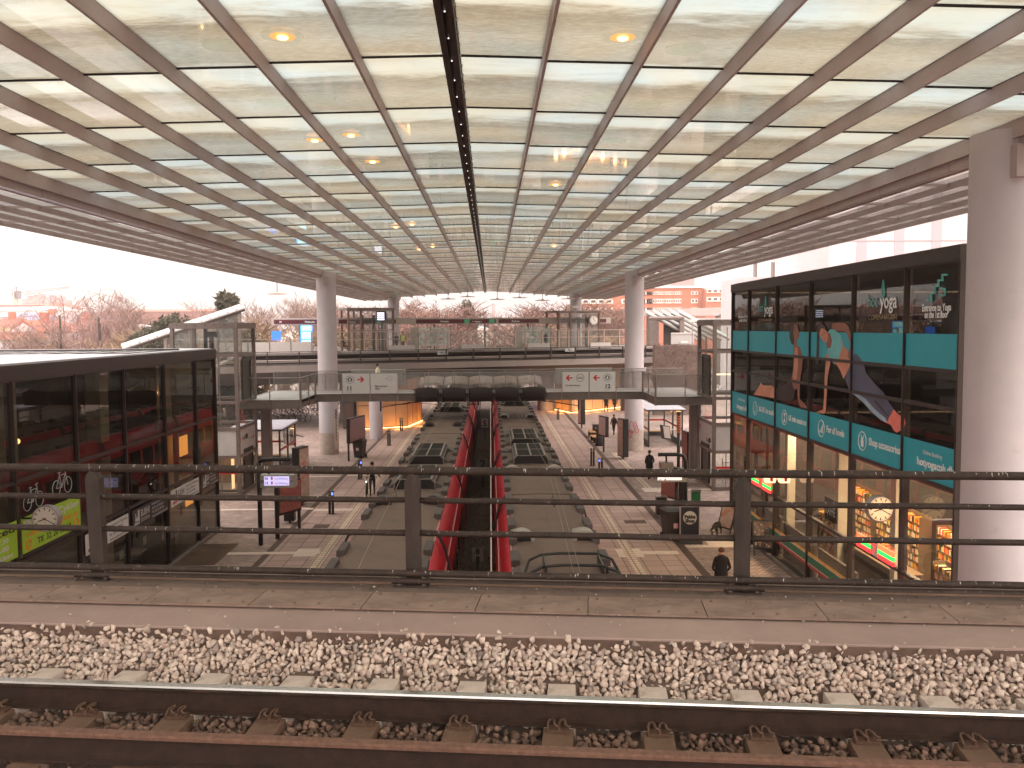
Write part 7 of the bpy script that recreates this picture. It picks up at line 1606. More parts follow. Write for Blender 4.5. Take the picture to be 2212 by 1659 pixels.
# dog sniffing the ground
dgm = M('dog_black', lin((40, 30, 28)), .9, 0, .3, 12, stain=((.6, .55, .5), .60, .66, 3)); th = thing('dog', 'small black and white dog with lowered head beside the folding sign', 'dog', at('D', 1288, 1160), R(150))
mb = MB(); V = {'hip': ((0, -.26, .42), .10), 'mid': ((0, 0, .42), .105), 'sho': ((0, .2, .43), .12), 'nk': ((0, .36, .40), .075), 'hd': ((0, .48, .30), .075), 'mz': ((0, .58, .20), .04), 'nz': ((0, .62, .17), .026), 'tl': ((0, -.40, .40), .03), 'tl2': ((0, -.52, .26), .018)}
Ed = [('mid', 'hip'), ('mid', 'sho'), ('sho', 'nk'), ('nk', 'hd'), ('hd', 'mz'), ('mz', 'nz'), ('hip', 'tl'), ('tl', 'tl2')]
for s, n_ in ((-1, 'a'), (1, 'b')):
    V['fk' + n_] = ((s * .075, .23 + s * .03, .22), .035); V['ff' + n_] = ((s * .075, .25 + s * .05, .03), .028); V['fh' + n_] = ((s * .07, .2, .33), .055); Ed += [('sho', 'fh' + n_), ('fh' + n_, 'fk' + n_), ('fk' + n_, 'ff' + n_)]
    V['hk' + n_] = ((s * .08, -.22, .27), .055); V['hh' + n_] = ((s * .08, -.36, .17), .026); V['hf' + n_] = ((s * .08, -.31, .03), .028); Ed += [('hip', 'hk' + n_), ('hk' + n_, 'hh' + n_), ('hh' + n_, 'hf' + n_)]
    V['ea' + n_] = ((s * .08, .44, .33), .028); V['eb' + n_] = ((s * .1, .44, .24), .02); Ed += [('hd', 'ea' + n_), ('ea' + n_, 'eb' + n_)]
nn = list(V); me = bpy.data.meshes.new('body'); me.from_pydata([V[q][0] for q in nn], [(nn.index(a), nn.index(b)) for a, b in Ed], []); ob = bpy.data.objects.new('body', me); COL.objects.link(ob)
bm = bmesh.new(); bm.from_mesh(me); ly = bm.verts.layers.skin.verify(); bm.verts.ensure_lookup_table()
for i, q in enumerate(nn): bm.verts[i][ly].radius = (V[q][1],) * 2; bm.verts[i][ly].use_root = q == 'mid'
bm.to_mesh(me); bm.free(); ob.modifiers.new('s', 'SKIN'); mq = ob.modifiers.new('u', 'SUBSURF'); mq.levels = mq.render_levels = 2
bpy.context.view_layer.update(); nm2 = bpy.data.meshes.new_from_object(ob.evaluated_get(bpy.context.evaluated_depsgraph_get())); bpy.data.objects.remove(ob); nm2.materials.clear(); nm2.materials.append(dgm)
for pq in nm2.polygons: pq.use_smooth = True
o = bpy.data.objects.new('body', nm2); COL.objects.link(o); o.parent = th; th.scale = (1.15,) * 3
# benches and luggage
sl = M('bench_slat', lin((196, 148, 92)), .6, 0, .15, 4)
for i, (x, y) in enumerate(((270, 352), (292, 393))):
    p = at('D', x, y); th = thing('bench', '%s short slatted wooden bench along the drain line, right platform' % ('farther', 'nearer')[i], 'bench', p, R(92), 'slatted benches'); mb = MB()
    for q in range(5): mb.box(-.8, .8, -.24 + q * .1, -.17 + q * .1, .42, .46)
    MB.build(mb, 'seat', [sl], th)
    for x_ in (-.7, .7): MB().box(x_ - .03, x_ + .03, -.2, .2, 0, .42).build('leg', [black], th)
litter_bin('square black litter bin standing between the two benches', at('D', 300, 345))
p = at('D', 332, 425); th = thing('bagged_bicycle', 'black covered bundle leaning near the benches', 'bundle', p); mb = MB(); rr = random.Random(3); rings = []
for q in range(9):
    f_ = q / 8; rings.append([(((.3 - .2 * f_ * f_) * cos(t * pi / 7) * (1 + .15 * rr.uniform(-1, 1))), (.36 - .24 * f_) * sin(t * pi / 7) * (1 + .15 * rr.uniform(-1, 1)), .02 + 1.25 * f_) for t in range(14)])
mb.loft(rings).build('cover', [binm], th, True)
# shelters with striped roofs
def shelter(lab, x0, x1, y0, y1, h, zr1):
    th = thing('platform_shelter', lab, 'shelter', ((x0 + x1) / 2, (y0 + y1) / 2, 0), 0, 'platform shelters'); O = th.location
    for x in (x0, x1):
        for y in (y0, (y0 + y1) / 2, y1): MB().box(x - .05, x + .05, y - .05, y + .05, 0, h).build('post', [black], th, off=O)
    rfm = M('shelter_roof', lin((196, 194, 204)), .35, .2, .1, 3); rf = MB().hull8([(x0 - .2, y0 - .2, h), (x1 + .2, y0 - .2, h), (x1 + .2, y1 + .2, h + .05), (x0 - .2, y1 + .2, h + .05), (x0 - .2, y0 - .2, h + .08), (x1 + .2, y0 - .2, h + .08), (x1 + .2, y1 + .2, zr1), (x0 - .2, y1 + .2, zr1)]).build('roof', [M('shelter_gap', lin((36, 30, 34)), .6)], th, off=O)
    mb = MB(); y = y0 - .2
    while y < y1: mb.hull8([(x0 - .22, y, h + .1), (x1 + .22, y, h + .1), (x1 + .22, y + .24, h + .1), (x0 - .22, y + .24, h + .1)] + [(a, b, h + .15 + (zr1 - h - .08) * (b - y0) / (y1 - y0)) for a, b in ((x0 - .22, y), (x1 + .22, y), (x1 + .22, y + .24), (x0 - .22, y + .24))]); y += .42
    mb.build('roof_slat', [rfm], rf, off=O)
    for (ax, ay, bx, by) in ((x0, y0, x0, y1), (x1, y0, x1, y1), (x0, y1, x1, y1)):
        d = Vector((bx - ax, by - ay, 0)).normalized(); P = [(ax, ay, .45), (bx, by, .45), (bx, by, h - .1), (ax, ay, h - .1)]; MB().face(P).build('glass_wall', [clear], th, off=O)
        n_ = Vector((d.y, -d.x, 0)) * .02
        for s in (-1, 1): q = n_ * s; MB().face([(ax + q.x, ay + q.y, 1.25), (bx + q.x, by + q.y, 1.25), (bx + q.x, by + q.y, 1.38), (ax + q.x, ay + q.y, 1.38)]).build('red_stripe', [inkr], th, off=O)
        mb = MB(); mb.obox(((ax + bx) / 2, (ay + by) / 2, 0), d, (d.y, -d.x, 0), (Vector((bx - ax, by - ay, 0)).length) / 2 - .06, .04, 0, .45); mb.build('plinth', [M('plinth_grey', lin((88, 84, 88)), .7)], th, off=O)
    mb = MB(); mb.box(x0 + .3, x1 - .3, y1 - .7, y1 - .3, .42, .48); mb.build('bench', [sl], th, off=O); return th
shelter('glass shelter with slatted roof and red stripe behind the left bridge post', -16.4, -13.35, 55.5, 59.9, 2.55, 2.75)
shelter('glass shelter with slatted roof and red tape to the right of the right column', 11.7, 14.2, 64.7, 71.5, 2.7, 2.95)
for i, (k_, x, y, zc, rz) in enumerate((('E', 905, 550, 1.5, 20), ('C', 808, 400, 1.7, -25))):
    p = at(k_, x, y, zc); th = thing('ticket_machine', 'tilted dark screen unit on an arm, %s shelter' % ('in front of the right', 'on the side of the left')[i], 'screen unit', (p.x, p.y, 0), R(rz), 'tilted screen units'); mb = MB(); mb.hull8([(-.35, -.15, zc - .5), (.25, -.15, zc - .6), (.25, .2, zc - .6), (-.35, .2, zc - .5), (-.5, -.15, zc + .5), (.1, -.15, zc + .4), (.1, .2, zc + .4), (-.5, .2, zc + .5)]); mb.build('case', [black], th); MB().tube([(.1, .1, zc), (.5, .2, zc + .1), (.9, .3, zc)], .05, 6).build('arm', [stainl], th)
    MB().hull8([(-.3, -.16, zc - .42), (.2, -.16, zc - .5), (.2, -.155, zc - .5), (-.3, -.155, zc - .42), (-.44, -.16, zc + .42), (.06, -.16, zc + .34), (.06, -.155, zc + .34), (-.44, -.155, zc + .42)]).build('screen', [M('screen_grey', lin((150, 140, 132)), .3)], th)
p = at('D', 975, 600); th = thing('striped_pole', 'tall thin pole with orange and dark slanted stripes near its top', 'pole', (p.x - 3.5, 45.5, 0)); th.location = (PZ(*U('D', 978, 600), 1.0).x * .0 + PY(*U('D', 978, 500), 46).x, 46, 0)
MB().cyl((0, 0, 0), (0, 0, 3.4), .09, n=10).build('post', [black], th, True); zt = PY(*U('D', 978, 150), 46).z
MB().cyl((0, 0, 3.4), (0, 0, max(zt, 4.0)), .11, n=12).build('top', [M('pole_dark', lin((60, 40, 36)), .6)], th)
mb = MB()
for q in range(7):
    z = 3.45 + q * (max(zt, 4.0) - 3.5) / 7; mb.loft([[(.114 * cos(t), .114 * sin(t), z + .1 * sin(t) + dz) for dz in (0, .09)] for t in [2 * pi * u / 12 for u in range(13)]], cap=False, closed=False)
mb.build('stripe', [M('pole_orange', lin((214, 130, 90)), .6)], th)
# ================================================================== BACKGROUND
def house(name, lab, loc, rz, w_, d_, h, rh, wall, roof, wins=(), chim=True, gable=True, cat='house', over=.3, group=None):
    th = thing(name, lab, cat, loc, rz, group)
    MB().box(-w_ / 2, w_ / 2, 0, d_, 0, h).build('wall', [wall], th)
    mb = MB(); o_ = over
    if gable: # gable faces the viewer (ridge along y)
        mb.prism([(-w_ / 2 - o_, -o_, h - .15), (w_ / 2 + o_, -o_, h - .15), (0, -o_, h + rh)], (0, d_ + 2 * o_, 0)); rf = mb.build('roof', [roof], th)
        MB().prism([(-w_ / 2 + .05, -o_ - .02, h - .1), (w_ / 2 - .05, -o_ - .02, h - .1), (0, -o_ - .02, h + rh - .35)], (0, .015, 0)).build('gable', [wall], th)
    else:
        mb.loft([[(-w_ / 2 - o_, -o_, h - .1), (w_ / 2 + o_, -o_, h - .1), (w_ / 2 + o_, d_ + o_, h - .1), (-w_ / 2 - o_, d_ + o_, h - .1)], [(-w_ / 2 + rh * .5, d_ / 2 - .1, h + rh), (w_ / 2 - rh * .5, d_ / 2 - .1, h + rh), (w_ / 2 - rh * .5, d_ / 2 + .1, h + rh), (-w_ / 2 + rh * .5, d_ / 2 + .1, h + rh)]]); rf = mb.build('roof', [roof], th)
    if chim: MB().box(-.45, .45, d_ * .45, d_ * .45 + .8, h + rh * .6, h + rh + 1.0).build('chimney', [M('chimney', lin((190, 110, 84)), .8)], rf)
    for (x, z, ww, wh) in wins:
        f_ = MB().box(x - ww / 2 - .1, x + ww / 2 + .1, -.33 if (gable and z > h - .2) else -.06, -.3 if (gable and z > h - .2) else 0, z - wh / 2 - .1, z + wh / 2 + .1).build('window', [M('win_white', lin((226, 216, 204)), .6)], th)
        mb = MB(); n_ = max(2, int(ww / .8)); yy = -.35 if (gable and z > h - .2) else -.08
        for q in range(n_): a = x - ww / 2 + q * ww / n_; mb.box(a + .05, a + ww / n_ - .05, yy, yy + .01, z - wh / 2, z + wh / 2)
        mb.build('pane', [M('win_dark', lin((92, 84, 84)), .2)], f_)
    return th
tile = M('orange_tile', lin((162, 96, 74)), .85, 0, .14, 1.2, stain=((.4, .16, .1), .5, .8, 3)); tile2 = M('brown_tile', lin((134, 80, 64)), .85, 0, .2, 1.5); slate = M('blue_slate', lin((130, 130, 150)), .7, 0, .1, 1)
cream = M('cream_wall', lin((206, 186, 150)), .9, 0, .06); whitew = M('white_wall', lin((196, 188, 190)), .9, 0, .05, 1); brick = M('red_brick_wall', lin((130, 78, 68)), .9, 0, .1, 2); ochre = M('ochre_wall', lin((196, 172, 120)), .9, 0, .08)
def WZ(x, y, Y): return PY(*U('W', x, y), Y)
def hs(name, lab, xl, xr, yb, ye, yt, Y, wall, roof, wins, gable=True, chim=True, d_=10, group=None):
    """house placed by the measured corners of its front, standing on the ground at distance Y"""
    a = WZ(xl, ye, Y); b = WZ(xr, ye, Y); t_ = WZ((xl + xr) / 2, yt, Y); h = a.z + 1.2
    sc_ = (b.x - a.x) / (xr - xl)
    W2 = [(((x - (xl + xr) / 2) * sc_), WZ(x, y, Y).z + 1.2, w_ * sc_, hh * sc_) for x, y, w_, hh in wins]
    return house(name, lab, ((a.x + b.x) / 2, Y, -1.2), 0, b.x - a.x, d_, h, t_.z + 1.2 - h, wall, roof, W2, chim, gable)
hs('white_house', 'white house with steep orange tiled roof in front of the bare trees', 160, 560, 1020, 745, 590, 110, whitew, tile, [(410, 800, 90, 50), (250, 930, 40, 60), (520, 960, 45, 90)], True)
hs('ochre_house', 'ochre house with blue slate roof and small white gable window', 205, 430, 1000, 640, 500, 150, ochre, slate, [(370, 600, 60, 55), (265, 715, 90, 40)], True, False)
hs('red_roof_house', 'brown roofed house standing behind the white house', 425, 720, 900, 740, 500, 165, brick, tile2, [(680, 780, 40, 60)], False)
hs('brick_villa', 'red brick villa with white window and balcony near the middle of the left houses', 880, 1160, 1020, 720, 570, 120, brick, tile2, [(922, 790, 56, 60), (985, 975, 50, 60), (1080, 975, 60, 60), (1130, 800, 40, 80)], False)
hs('brick_villa', 'second red brick villa with pale dormer, right of the first villa', 1240, 1440, 1000, 700, 590, 125, brick, tile2, [(1275, 655, 40, 25), (1300, 790, 40, 60), (1390, 920, 70, 40)], True, False)
hs('slate_house', 'grey blue roofed house with white gable trim behind the villas', 1350, 1520, 900, 720, 560, 145, whitew, slate, [(1400, 780, 40, 60), (1505, 750, 30, 50)], True, False)
hs('long_house', 'brown tiled house at the far left edge of the picture', -260, 140, 900, 690, 560, 140, cream, tile2, [(40, 790, 60, 40), (-60, 790, 60, 40)], False, True)
hs('white_shed', 'white gabled shed at the left picture edge just above the shop roof', -200, 35, 1020, 860, 760, 100, whitew, tile2, [], True, False)
hs('low_shed', 'grey shed with a white flat panel far right of the villas', 1760, 1930, 760, 680, 650, 160, slate, whitew, [], False, False)
# far long roofs, tower blocks
for nm_, lab, xl, xr, ye, yt, Y, wl, rf in (('factory_hall', 'long pale roofed hall below the crane', -300, 730, 450, 385, 300, whitew, M('pale_roof', lin((190, 182, 180)), .7)), ('long_red_roof', 'long red roofed block far behind the pale hall', -400, 640, 380, 352, 420, brick, tile), ('long_red_roof', 'rounded red roof beside the tower blocks', 560, 830, 400, 330, 400, brick, tile), ('flat_block', 'long flat reddish block far behind the bare trees', 1480, 3100, 470, 425, 330, brick, tile), ('solar_hall', 'blue grey hall roof with panels at the far left', -300, 240, 545, 470, 220, whitew, slate)):
    hs(nm_, lab, xl, xr, 600, ye, yt, Y, wl, rf, [], False, False, 25)
blk = M('tower_block_wall', lin((160, 134, 134)), .9, 0, .05)
for i, (xl, xr, yt) in enumerate(((318, 425, 280), (440, 478, 265), (482, 592, 250), (640, 760, 270), (800, 880, 290))):
    a = WZ(xl, yt, 520); b = WZ(xr, yt, 520); th = thing('tower_block', 'pale distant tower block, %s from the left beside the crane' % ordn[i], 'tower block', ((a.x + b.x) / 2, 520, -1.2), 0, 'distant tower blocks'); w_ = b.x - a.x; MB().box(-w_ / 2, w_ / 2, 0, 14, 0, a.z + 1.2).build('wall', [blk], th); MB().box(-w_ / 5, w_ / 8, 3, 9, a.z + 1.2, a.z + 3.2).build('roof_box', [blk], th)
    mb = MB()
    for r_ in range(5):
        for c_ in range(max(2, int(w_ / 3.2))): x = -w_ / 2 + 1.6 + c_ * 3.1; mb.box(x - .7, x + .7, -.05, 0, a.z + 1.2 - 2.6 - r_ * 3, a.z + 1.2 - 1.2 - r_ * 3)
    mb.each('window', [M('win_far', lin((196, 150, 150)), .5)], th)
# crane
cm = M('crane_paint', lin((110, 96, 108)), .6, .1, .1); c0 = WZ(235, 380, 450); ct = WZ(240, 190, 450); je = WZ(1000, 105, 450); jl = WZ(175, 240, 450); ap = WZ(245, 105, 450)
th = thing('tower_crane', 'distant tower crane with a long nearly level jib above the tower blocks', 'crane', (c0.x, 450, -1.2)); O = th.location
MB().box(c0.x - .8, c0.x + .8, 449, 451, -1.2, ct.z).build('mast', [M('crane_mast', lin((186, 176, 148)), .7)], th, off=O)
mb = MB(); a = WZ(175, 205, 450)
for dz in (0, -1.6): mb.cyl(a + Vector((0, 0, dz)), je + Vector((0, 0, dz * .4)), .22, n=4)
n_ = 26
for i in range(n_):
    p = a.lerp(je, i / n_); q = a.lerp(je, (i + 1) / n_); mb.cyl(p, q + Vector((0, 0, -1.6 + 1.0 * (i + 1) / n_)), .1, n=3)
mb.build('jib', [cm], th, off=O); mb = MB(); mb.cyl(ap, WZ(175, 160, 450), .2, n=4); mb.cyl(ap, ct, .3, n=4); mb.cyl(ap, WZ(440, 100, 450), .12, n=3); mb.cyl(WZ(440, 100, 450), WZ(440, 185, 450), .12, n=3); mb.cyl(WZ(175, 160, 450), jl, .25, n=4); mb.cyl(WZ(415, 180, 450), WZ(415, 215, 450), .15, n=3); mb.build('stay', [cm], th, off=O); p = WZ(258, 225, 450); MB().box(p.x - 1.2, p.x + 1.2, 449, 451, p.z - 2, p.z + 2).build('cab', [cm], th, off=O)
p = PY(*RZ(1090, 860), 420); q = PY(*RZ(1090, 727), 420); th = thing('chimney_stack', 'slim distant chimney with faint smoke seen through the canopy opening', 'chimney', (p.x, 420, -1.2)); MB().cyl((0, 0, 0), (0, 0, q.z + 1.2), 1.1, .8, 12).build('stack', [blk], th, True)
# poles and masts in front of the houses
for i, (x, yt, yb) in enumerate(((868, 520, 1015), (1432, 560, 920), (1448, 640, 930))):
    a = WZ(x, yt, 100); th = thing('utility_pole', 'tall dark %s in front of the houses, %s' % (('lattice mast', 'pole', 'leaning pole')[i], ('left', 'middle', 'right')[i]), 'pole', (a.x, 100, -1.2), 0, 'poles in front of the houses'); MB().cyl((0, 0, 0), (0, 0, a.z + 1.2), .16, .1, 6).build('shaft', [dsteel], th)
# big brick office building on the right
bk = M('office_brick', lin((180, 112, 88)), .9, 0, .06, .6); wf = M('office_window_band', lin((232, 218, 206)), .6)
def NZ(x, y, Y): return PY(*U('N4', x, y), Y)
Yb = 210; th = thing('brick_office', 'long orange brick office block with white window bands on the right', 'office building', (60, Yb, -1.2)); O = th.location
l_ = PY(*U('N3', 1180, 100), Yb).x; xr_ = NZ(985, 20, Yb).x; zt_ = PY(1500, 622, Yb).z; xe = PY(1800, 640, Yb).x
MB().box(l_, xr_, Yb, Yb + 14, -1.2, zt_).build('wall', [bk], th, off=O); MB().box(xr_, xe, Yb - 3, Yb + 14, -1.2, zt_ - .6).build('wall', [bk], th, off=O)
MB().box(l_ - .5, xr_ + .4, Yb - .4, Yb + 14.5, zt_, zt_ + .5).build('roof', [wf], th, off=O); MB().box(xr_ + .4, xe, Yb - 3.4, Yb + 14.5, zt_ - .6, zt_ - .1).build('roof', [wf], th, off=O)
MB().box(NZ(640, 0, Yb).x, NZ(920, 0, Yb).x, Yb + 4, Yb + 10, zt_ + .5, zt_ + 3.5).build('roof_house', [blk], th, off=O)
def wband(x0, x1, z0, z1, yf, n_):
    f_ = MB().box(x0, x1, yf - .2, yf, z0, z1).build('window', [wf], th, off=O); mb = MB(); dx = (x1 - x0) / n_
    for i in range(n_): mb.box(x0 + dx * (i + .22), x0 + dx * (i + .78), yf - .24, yf - .21, z0 + (z1 - z0) * .25, z1 - (z1 - z0) * .2)
    mb.build('pane', [M('office_pane', lin((96, 70, 66)), .2)], f_, off=O)
for (y0, y1) in ((100, 165), (-5, 40), (228, 262)):
    za, zb = NZ(300, y1, Yb).z, NZ(300, y0, Yb).z
    for x0, x1, n_ in ((-30, 150, 5), (165, 285, 4), (300, 415, 4), (430, 545, 4), (560, 672, 4), (815, 912, 2)): 
        wband(NZ(x0, y0, Yb).x, NZ(x1, y0, Yb).x, za, zb, Yb, n_)
    x = l_ + 1
    while x < NZ(-60, 0, Yb).x: wband(x, x + 7.5, za, zb, Yb, 4); x += 9.5
    if y0 != 228: wband(NZ(995, y0, Yb).x, xe - 1, za + .3, zb + .3, Yb - 3, 22)
# concrete overpass and canopy edge on the far right
a = NZ(130, 262, 150); b = NZ(1440, 215, 130); th = thing('overpass', 'pale concrete overpass wall running to the right behind the glazed stair roof', 'overpass', (50, 140, 0)); O = th.location
c = NZ(130, 345, 150); d = NZ(1440, 345, 130); ex = (b - a) * 1.2; a2 = a - (b - a) * .12; c2 = Vector((a2.x, a2.y, c.z)); b2 = a + ex; d2 = Vector((b2.x, b2.y, d.z))
mb = MB(); mb.hull8([c2, d2, d2 + Vector((0, 6, 0)), c2 + Vector((0, 6, 0)), a2, b2, b2 + Vector((0, 6, 0)), a2 + Vector((0, 6, 0))]); mb.build('parapet', [M('overpass_concrete', lin((196, 182, 176)), .9, 0, .06, .3)], th, off=O)
for f_ in (.2, .5, .8): p = a2.lerp(b2, f_); MB().box(p.x - .8, p.x + .8, p.y + 1, p.y + 4, -1, c.z).build('pier', [concd], th, off=O)
a = NZ(820, 400, 118); b = NZ(1440, 372, 118); th = thing('white_canopy_edge', 'thin white canopy roof edge behind the right lift', 'canopy roof', (a.x, 118, -1)); MB().box(0, b.x - a.x + 8, 0, 6, a.z + 1, b.z + 1).build('roof', [white], th); 
for q in range(5): MB().box(2 + q * 4, 2.2 + q * 4, .2, .4, 0, a.z + 1).build('post', [dsteel], th)
# pale tower block behind the yoga building
Yw = 95; a = PY(1790, 600, Yw); th = thing('white_office_tower', 'large pale panelled office facade rising behind the yoga building', 'office building', (a.x, Yw, -1.2)); O = th.location
wl_ = M('pale_cladding', lin((204, 194, 196)), .7, 0, .04, .3); wl2 = M('pale_cladding_grey', lin((172, 164, 172)), .6, 0, .04, .3)
MB().box(a.x, a.x + 60, Yw, Yw + 20, -1.2, 34).build('wall', [wl_], th, off=O)
mb = MB()
for i in range(14): x = a.x + 3 + i * 4.1; mb.box(x, x + 1.1, Yw - .05, Yw, 1, 33.5)
mb.each('window_strip', [wl2], th, off=O); mb = MB()
for z in (6, 10, 14, 18, 22, 26, 30): mb.box(a.x, a.x + 60, Yw - .09, Yw - .051, z, z + .12)
mb.each('floor_line', [wl2], th, off=O)
a = PY(*U('G', 672, 425), 105); b = PY(*U('G', 900, 380), 105); th = thing('low_white_office', 'low pale building with two roof vents behind the yoga building', 'office building', (a.x, 105, -1.2)); MB().box(0, b.x - a.x + 6, 0, 10, 0, b.z + 1.2).build('wall', [wl_], th)
for x in (.47, .96): MB().cyl(((b.x - a.x) * x, 2, b.z + 1.2), ((b.x - a.x) * x, 2, b.z + 3.1), .25, n=8).build('vent', [stainl], th)
# street lamps in the distance, parked vans etc. behind the upper platform
carc = [M('car_%d' % i, lin(c_), .3, .2, .05) for i, c_ in enumerate(((150, 160, 190), (190, 186, 186), (90, 96, 120), (160, 60, 50)))]
def car(lab, loc, rz, mt):
    th = thing('parked_car', lab, 'car', loc, rz, 'cars parked beyond the upper platform')
    MB().loft([[(x, y, z) for x, z in ((-2.1, .3), (2.1, .3), (2.15, .7), (1.9, .92), (-1.95, .92), (-2.15, .7))] for y in (-.85, .85)]).build('body', [mt], th)
    MB().loft([[(x, y, z) for x, z in ((-1.6, .921), (1.2, .921), (.7, 1.42), (-1.2, 1.42))] for y in (-.72, .72)]).build('cabin', [M('car_glass', lin((60, 62, 70)), .1)], th)
    for x in (-1.3, 1.3):
        for y in (-.8, .8): MB().cyl((x, y - .12, .32), (x, y + .12, .32), .32, n=12).build('wheel', [tyre], th)
for i in range(9):
    car('%s car parked beyond the upper platform on the right, %s from the left' % (('pale blue', 'silver', 'dark blue', 'red')[i % 4], ordn[i]), (14 + i * 5.4, 150 + i, 0), R(8), carc[i % 4])
# ================================================================== TREES
barkm = M('bare_bark', lin((128, 96, 84)), .9, 0, .2, 3); twigm = M('bare_twigs', lin((128, 102, 90)), .95, 0, .15, 2); birchm = M('birch_bark', lin((206, 180, 168)), .9, 0, .25, 4); birchtw = M('birch_twigs', lin((142, 112, 106)), .95, 0, .15, 2); goldt = M('golden_twigs', lin((132, 108, 82)), .95, 0, .15, 2); reddish = M('reddish_twigs', lin((128, 98, 88)), .95, 0, .2, 1)
evg = M('evergreen_needles', lin((66, 62, 44)), .9, 0, .4, .8)
def tree_mesh(seed, H=10., spread=.5, levels=5, droop=0., trunk_r=.22, first=.28, kids_=3, twig_w=.028, upright=.5):
    r = random.Random(seed); T = MB(); C_ = MB()
    def grow(p, d, L, rad, lv):
        n_ = 3; q = p.copy(); pts = [q.copy()]; dd = d.copy()
        for i in range(n_):
            dd = (dd + Vector((r.uniform(-1, 1), r.uniform(-1, 1), r.uniform(-.5, .7) * (1 if lv < 3 else .6) - droop * (lv >= 3) * 1.2)) * .17).normalized(); q = q + dd * (L / n_); pts.append(q.copy())
        mb = T if lv == 0 else C_
        mb.tube(pts, [max(rad * (1 - .5 * i / n_), twig_w * .45) for i in range(n_ + 1)], 6 if lv == 0 else (4 if lv < 3 else 3), cap=False)
        if lv >= levels: return
        k = kids_ + (1 if lv in (1, 2) else 0) + (lv == levels - 1)
        for i in range(k):
            f_ = first + (1 - first) * (i + r.random() * .6) / k if lv == 0 else .25 + .75 * (i + r.random()) / k
            base = pts[0].lerp(pts[-1], min(f_, 1)) if False else pts[min(int(f_ * n_), n_ - 1)].lerp(pts[min(int(f_ * n_), n_ - 1) + 1], (f_ * n_) % 1 if f_ < 1 else 1)
            a = r.uniform(0, 2 * pi); side = Vector((cos(a), sin(a), 0)); nd = (dd * upright + side * spread + Vector((0, 0, .35 - droop * .8 * (lv >= 2)))).normalized()
            grow(base, nd, L * r.uniform(.55, .78), max(rad * .52, twig_w * .5), lv + 1)
    grow(Vector((0, 0, 0)), Vector((0, 0, 1)), H * .52, trunk_r, 0)
    zs_ = max(v[2] for v in C_.v); s_ = H / zs_
    for mb in (T, C_): mb.v = [(x * s_, y * s_, z * s_) for x, y, z in mb.v]
    return T, C_
def tree(name, lab, loc, seed, mt=twigm, bm_=barkm, group='bare trees beyond the station', **kw):
    th = thing(name, lab, 'tree', loc, 0, group); T, C_ = tree_mesh(seed, **kw); T.build('trunk', [bm_], th); C_.build('crown', [mt], th); return th
protoA = [tree('bare_tree', 'x', (0, 0, 0), 31 + i, H=10, spread=.62 + .1 * i, levels=5, twig_w=.05) for i in range(3)]
protoR = [tree('reddish_tree', 'x', (0, 0, 0), 61 + i, reddish, group='reddish bare thicket beyond the upper platform', H=10, spread=.85, levels=5, first=.12, twig_w=.05, kids_=3) for i in range(3)]
protoG = [tree('golden_shrub', 'x', (0, 0, 0), 71 + i, goldt, group='golden bare shrubs', H=6, spread=1.0, levels=5, first=.06, twig_w=.04, kids_=3) for i in range(2)]
usedp = set()
def place(pr, loc, h, lab, base=10., rz=0., wide=1.):
    s = h / base
    if pr.name not in usedp: usedp.add(pr.name); pr.location = loc; pr.scale = (s * wide, s * wide, s); pr['label'] = lab; return pr
    return dup(pr, loc, rz, lab, (s * wide, s * wide, s))
rt3 = random.Random(77)
def ptree(protos, u, Y, lab, base=10., wide=1., zb=-1.2):
    p = PY(u[0], u[1], Y); return place(protos[rt3.randrange(len(protos))], (p.x, Y, zb), p.z - zb, lab, base, rt3.uniform(0, 6.28), wide)
wl = lambda x, y: U('W', x, y)
big = tree('broad_bare_tree', 'broad bare tree with fine rounded crown left of the dark evergreens', (0, 0, 0), 14, H=10, spread=.95, levels=6, first=.25, twig_w=.035, group='bare trees beyond the station')
p = PY(*wl(2130, 140), 118); big.location = (p.x, 118, -1.2); sc2 = (p.z + 1.2) / 10; big.scale = (sc2, sc2, sc2)
for (x, y, Y, lab) in ((1560, 300, 150, 'bare tree right of the poles'), (1700, 380, 170, 'low bare tree behind the poles'), (520, 640, 100, 'small bare tree in front of the white house'), (600, 700, 98, 'thin bare tree between the white house and villa'), (760, 560, 100, 'bare pale tree left of the lattice mast'), (60, 560, 95, 'thick bare garden tree at the left edge'), (1250, 850, 95, 'low bare tree before the second villa')): ptree(protoA, wl(x, y), Y, lab)
for i, (x, y, Y) in enumerate(((760, 1440 / 1, 0),)): pass
def Lt(x, y): return (x, y)
for (x, y, Y, lab) in ((535, 640, 130, 'bare tree right of the dark pine'), (560, 655, 150, 'smaller bare tree right of the pine'), (655, 625, 150, 'round bare tree left of the big left column'), (632, 640, 160, 'bare tree left of the round one'), (690, 640, 160, 'bare tree touching the big left column'), (420, 640, 150, 'thin bare tree behind the sloping stair roof'), (460, 660, 160, 'low bare tree behind the pine'), (1095, 665, 190, 'lone bare tree in the middle of the canopy opening'), (1070, 690, 220, 'small bare tree left of the lone tree'), (1290, 650, 150, 'bare tree before the brick office'), (1320, 660, 140, 'low bare tree before the brick office'), (1250, 640, 140, 'bare tree behind the right glass shaft')): ptree(protoA, Lt(x, y), Y, lab)
k = 0
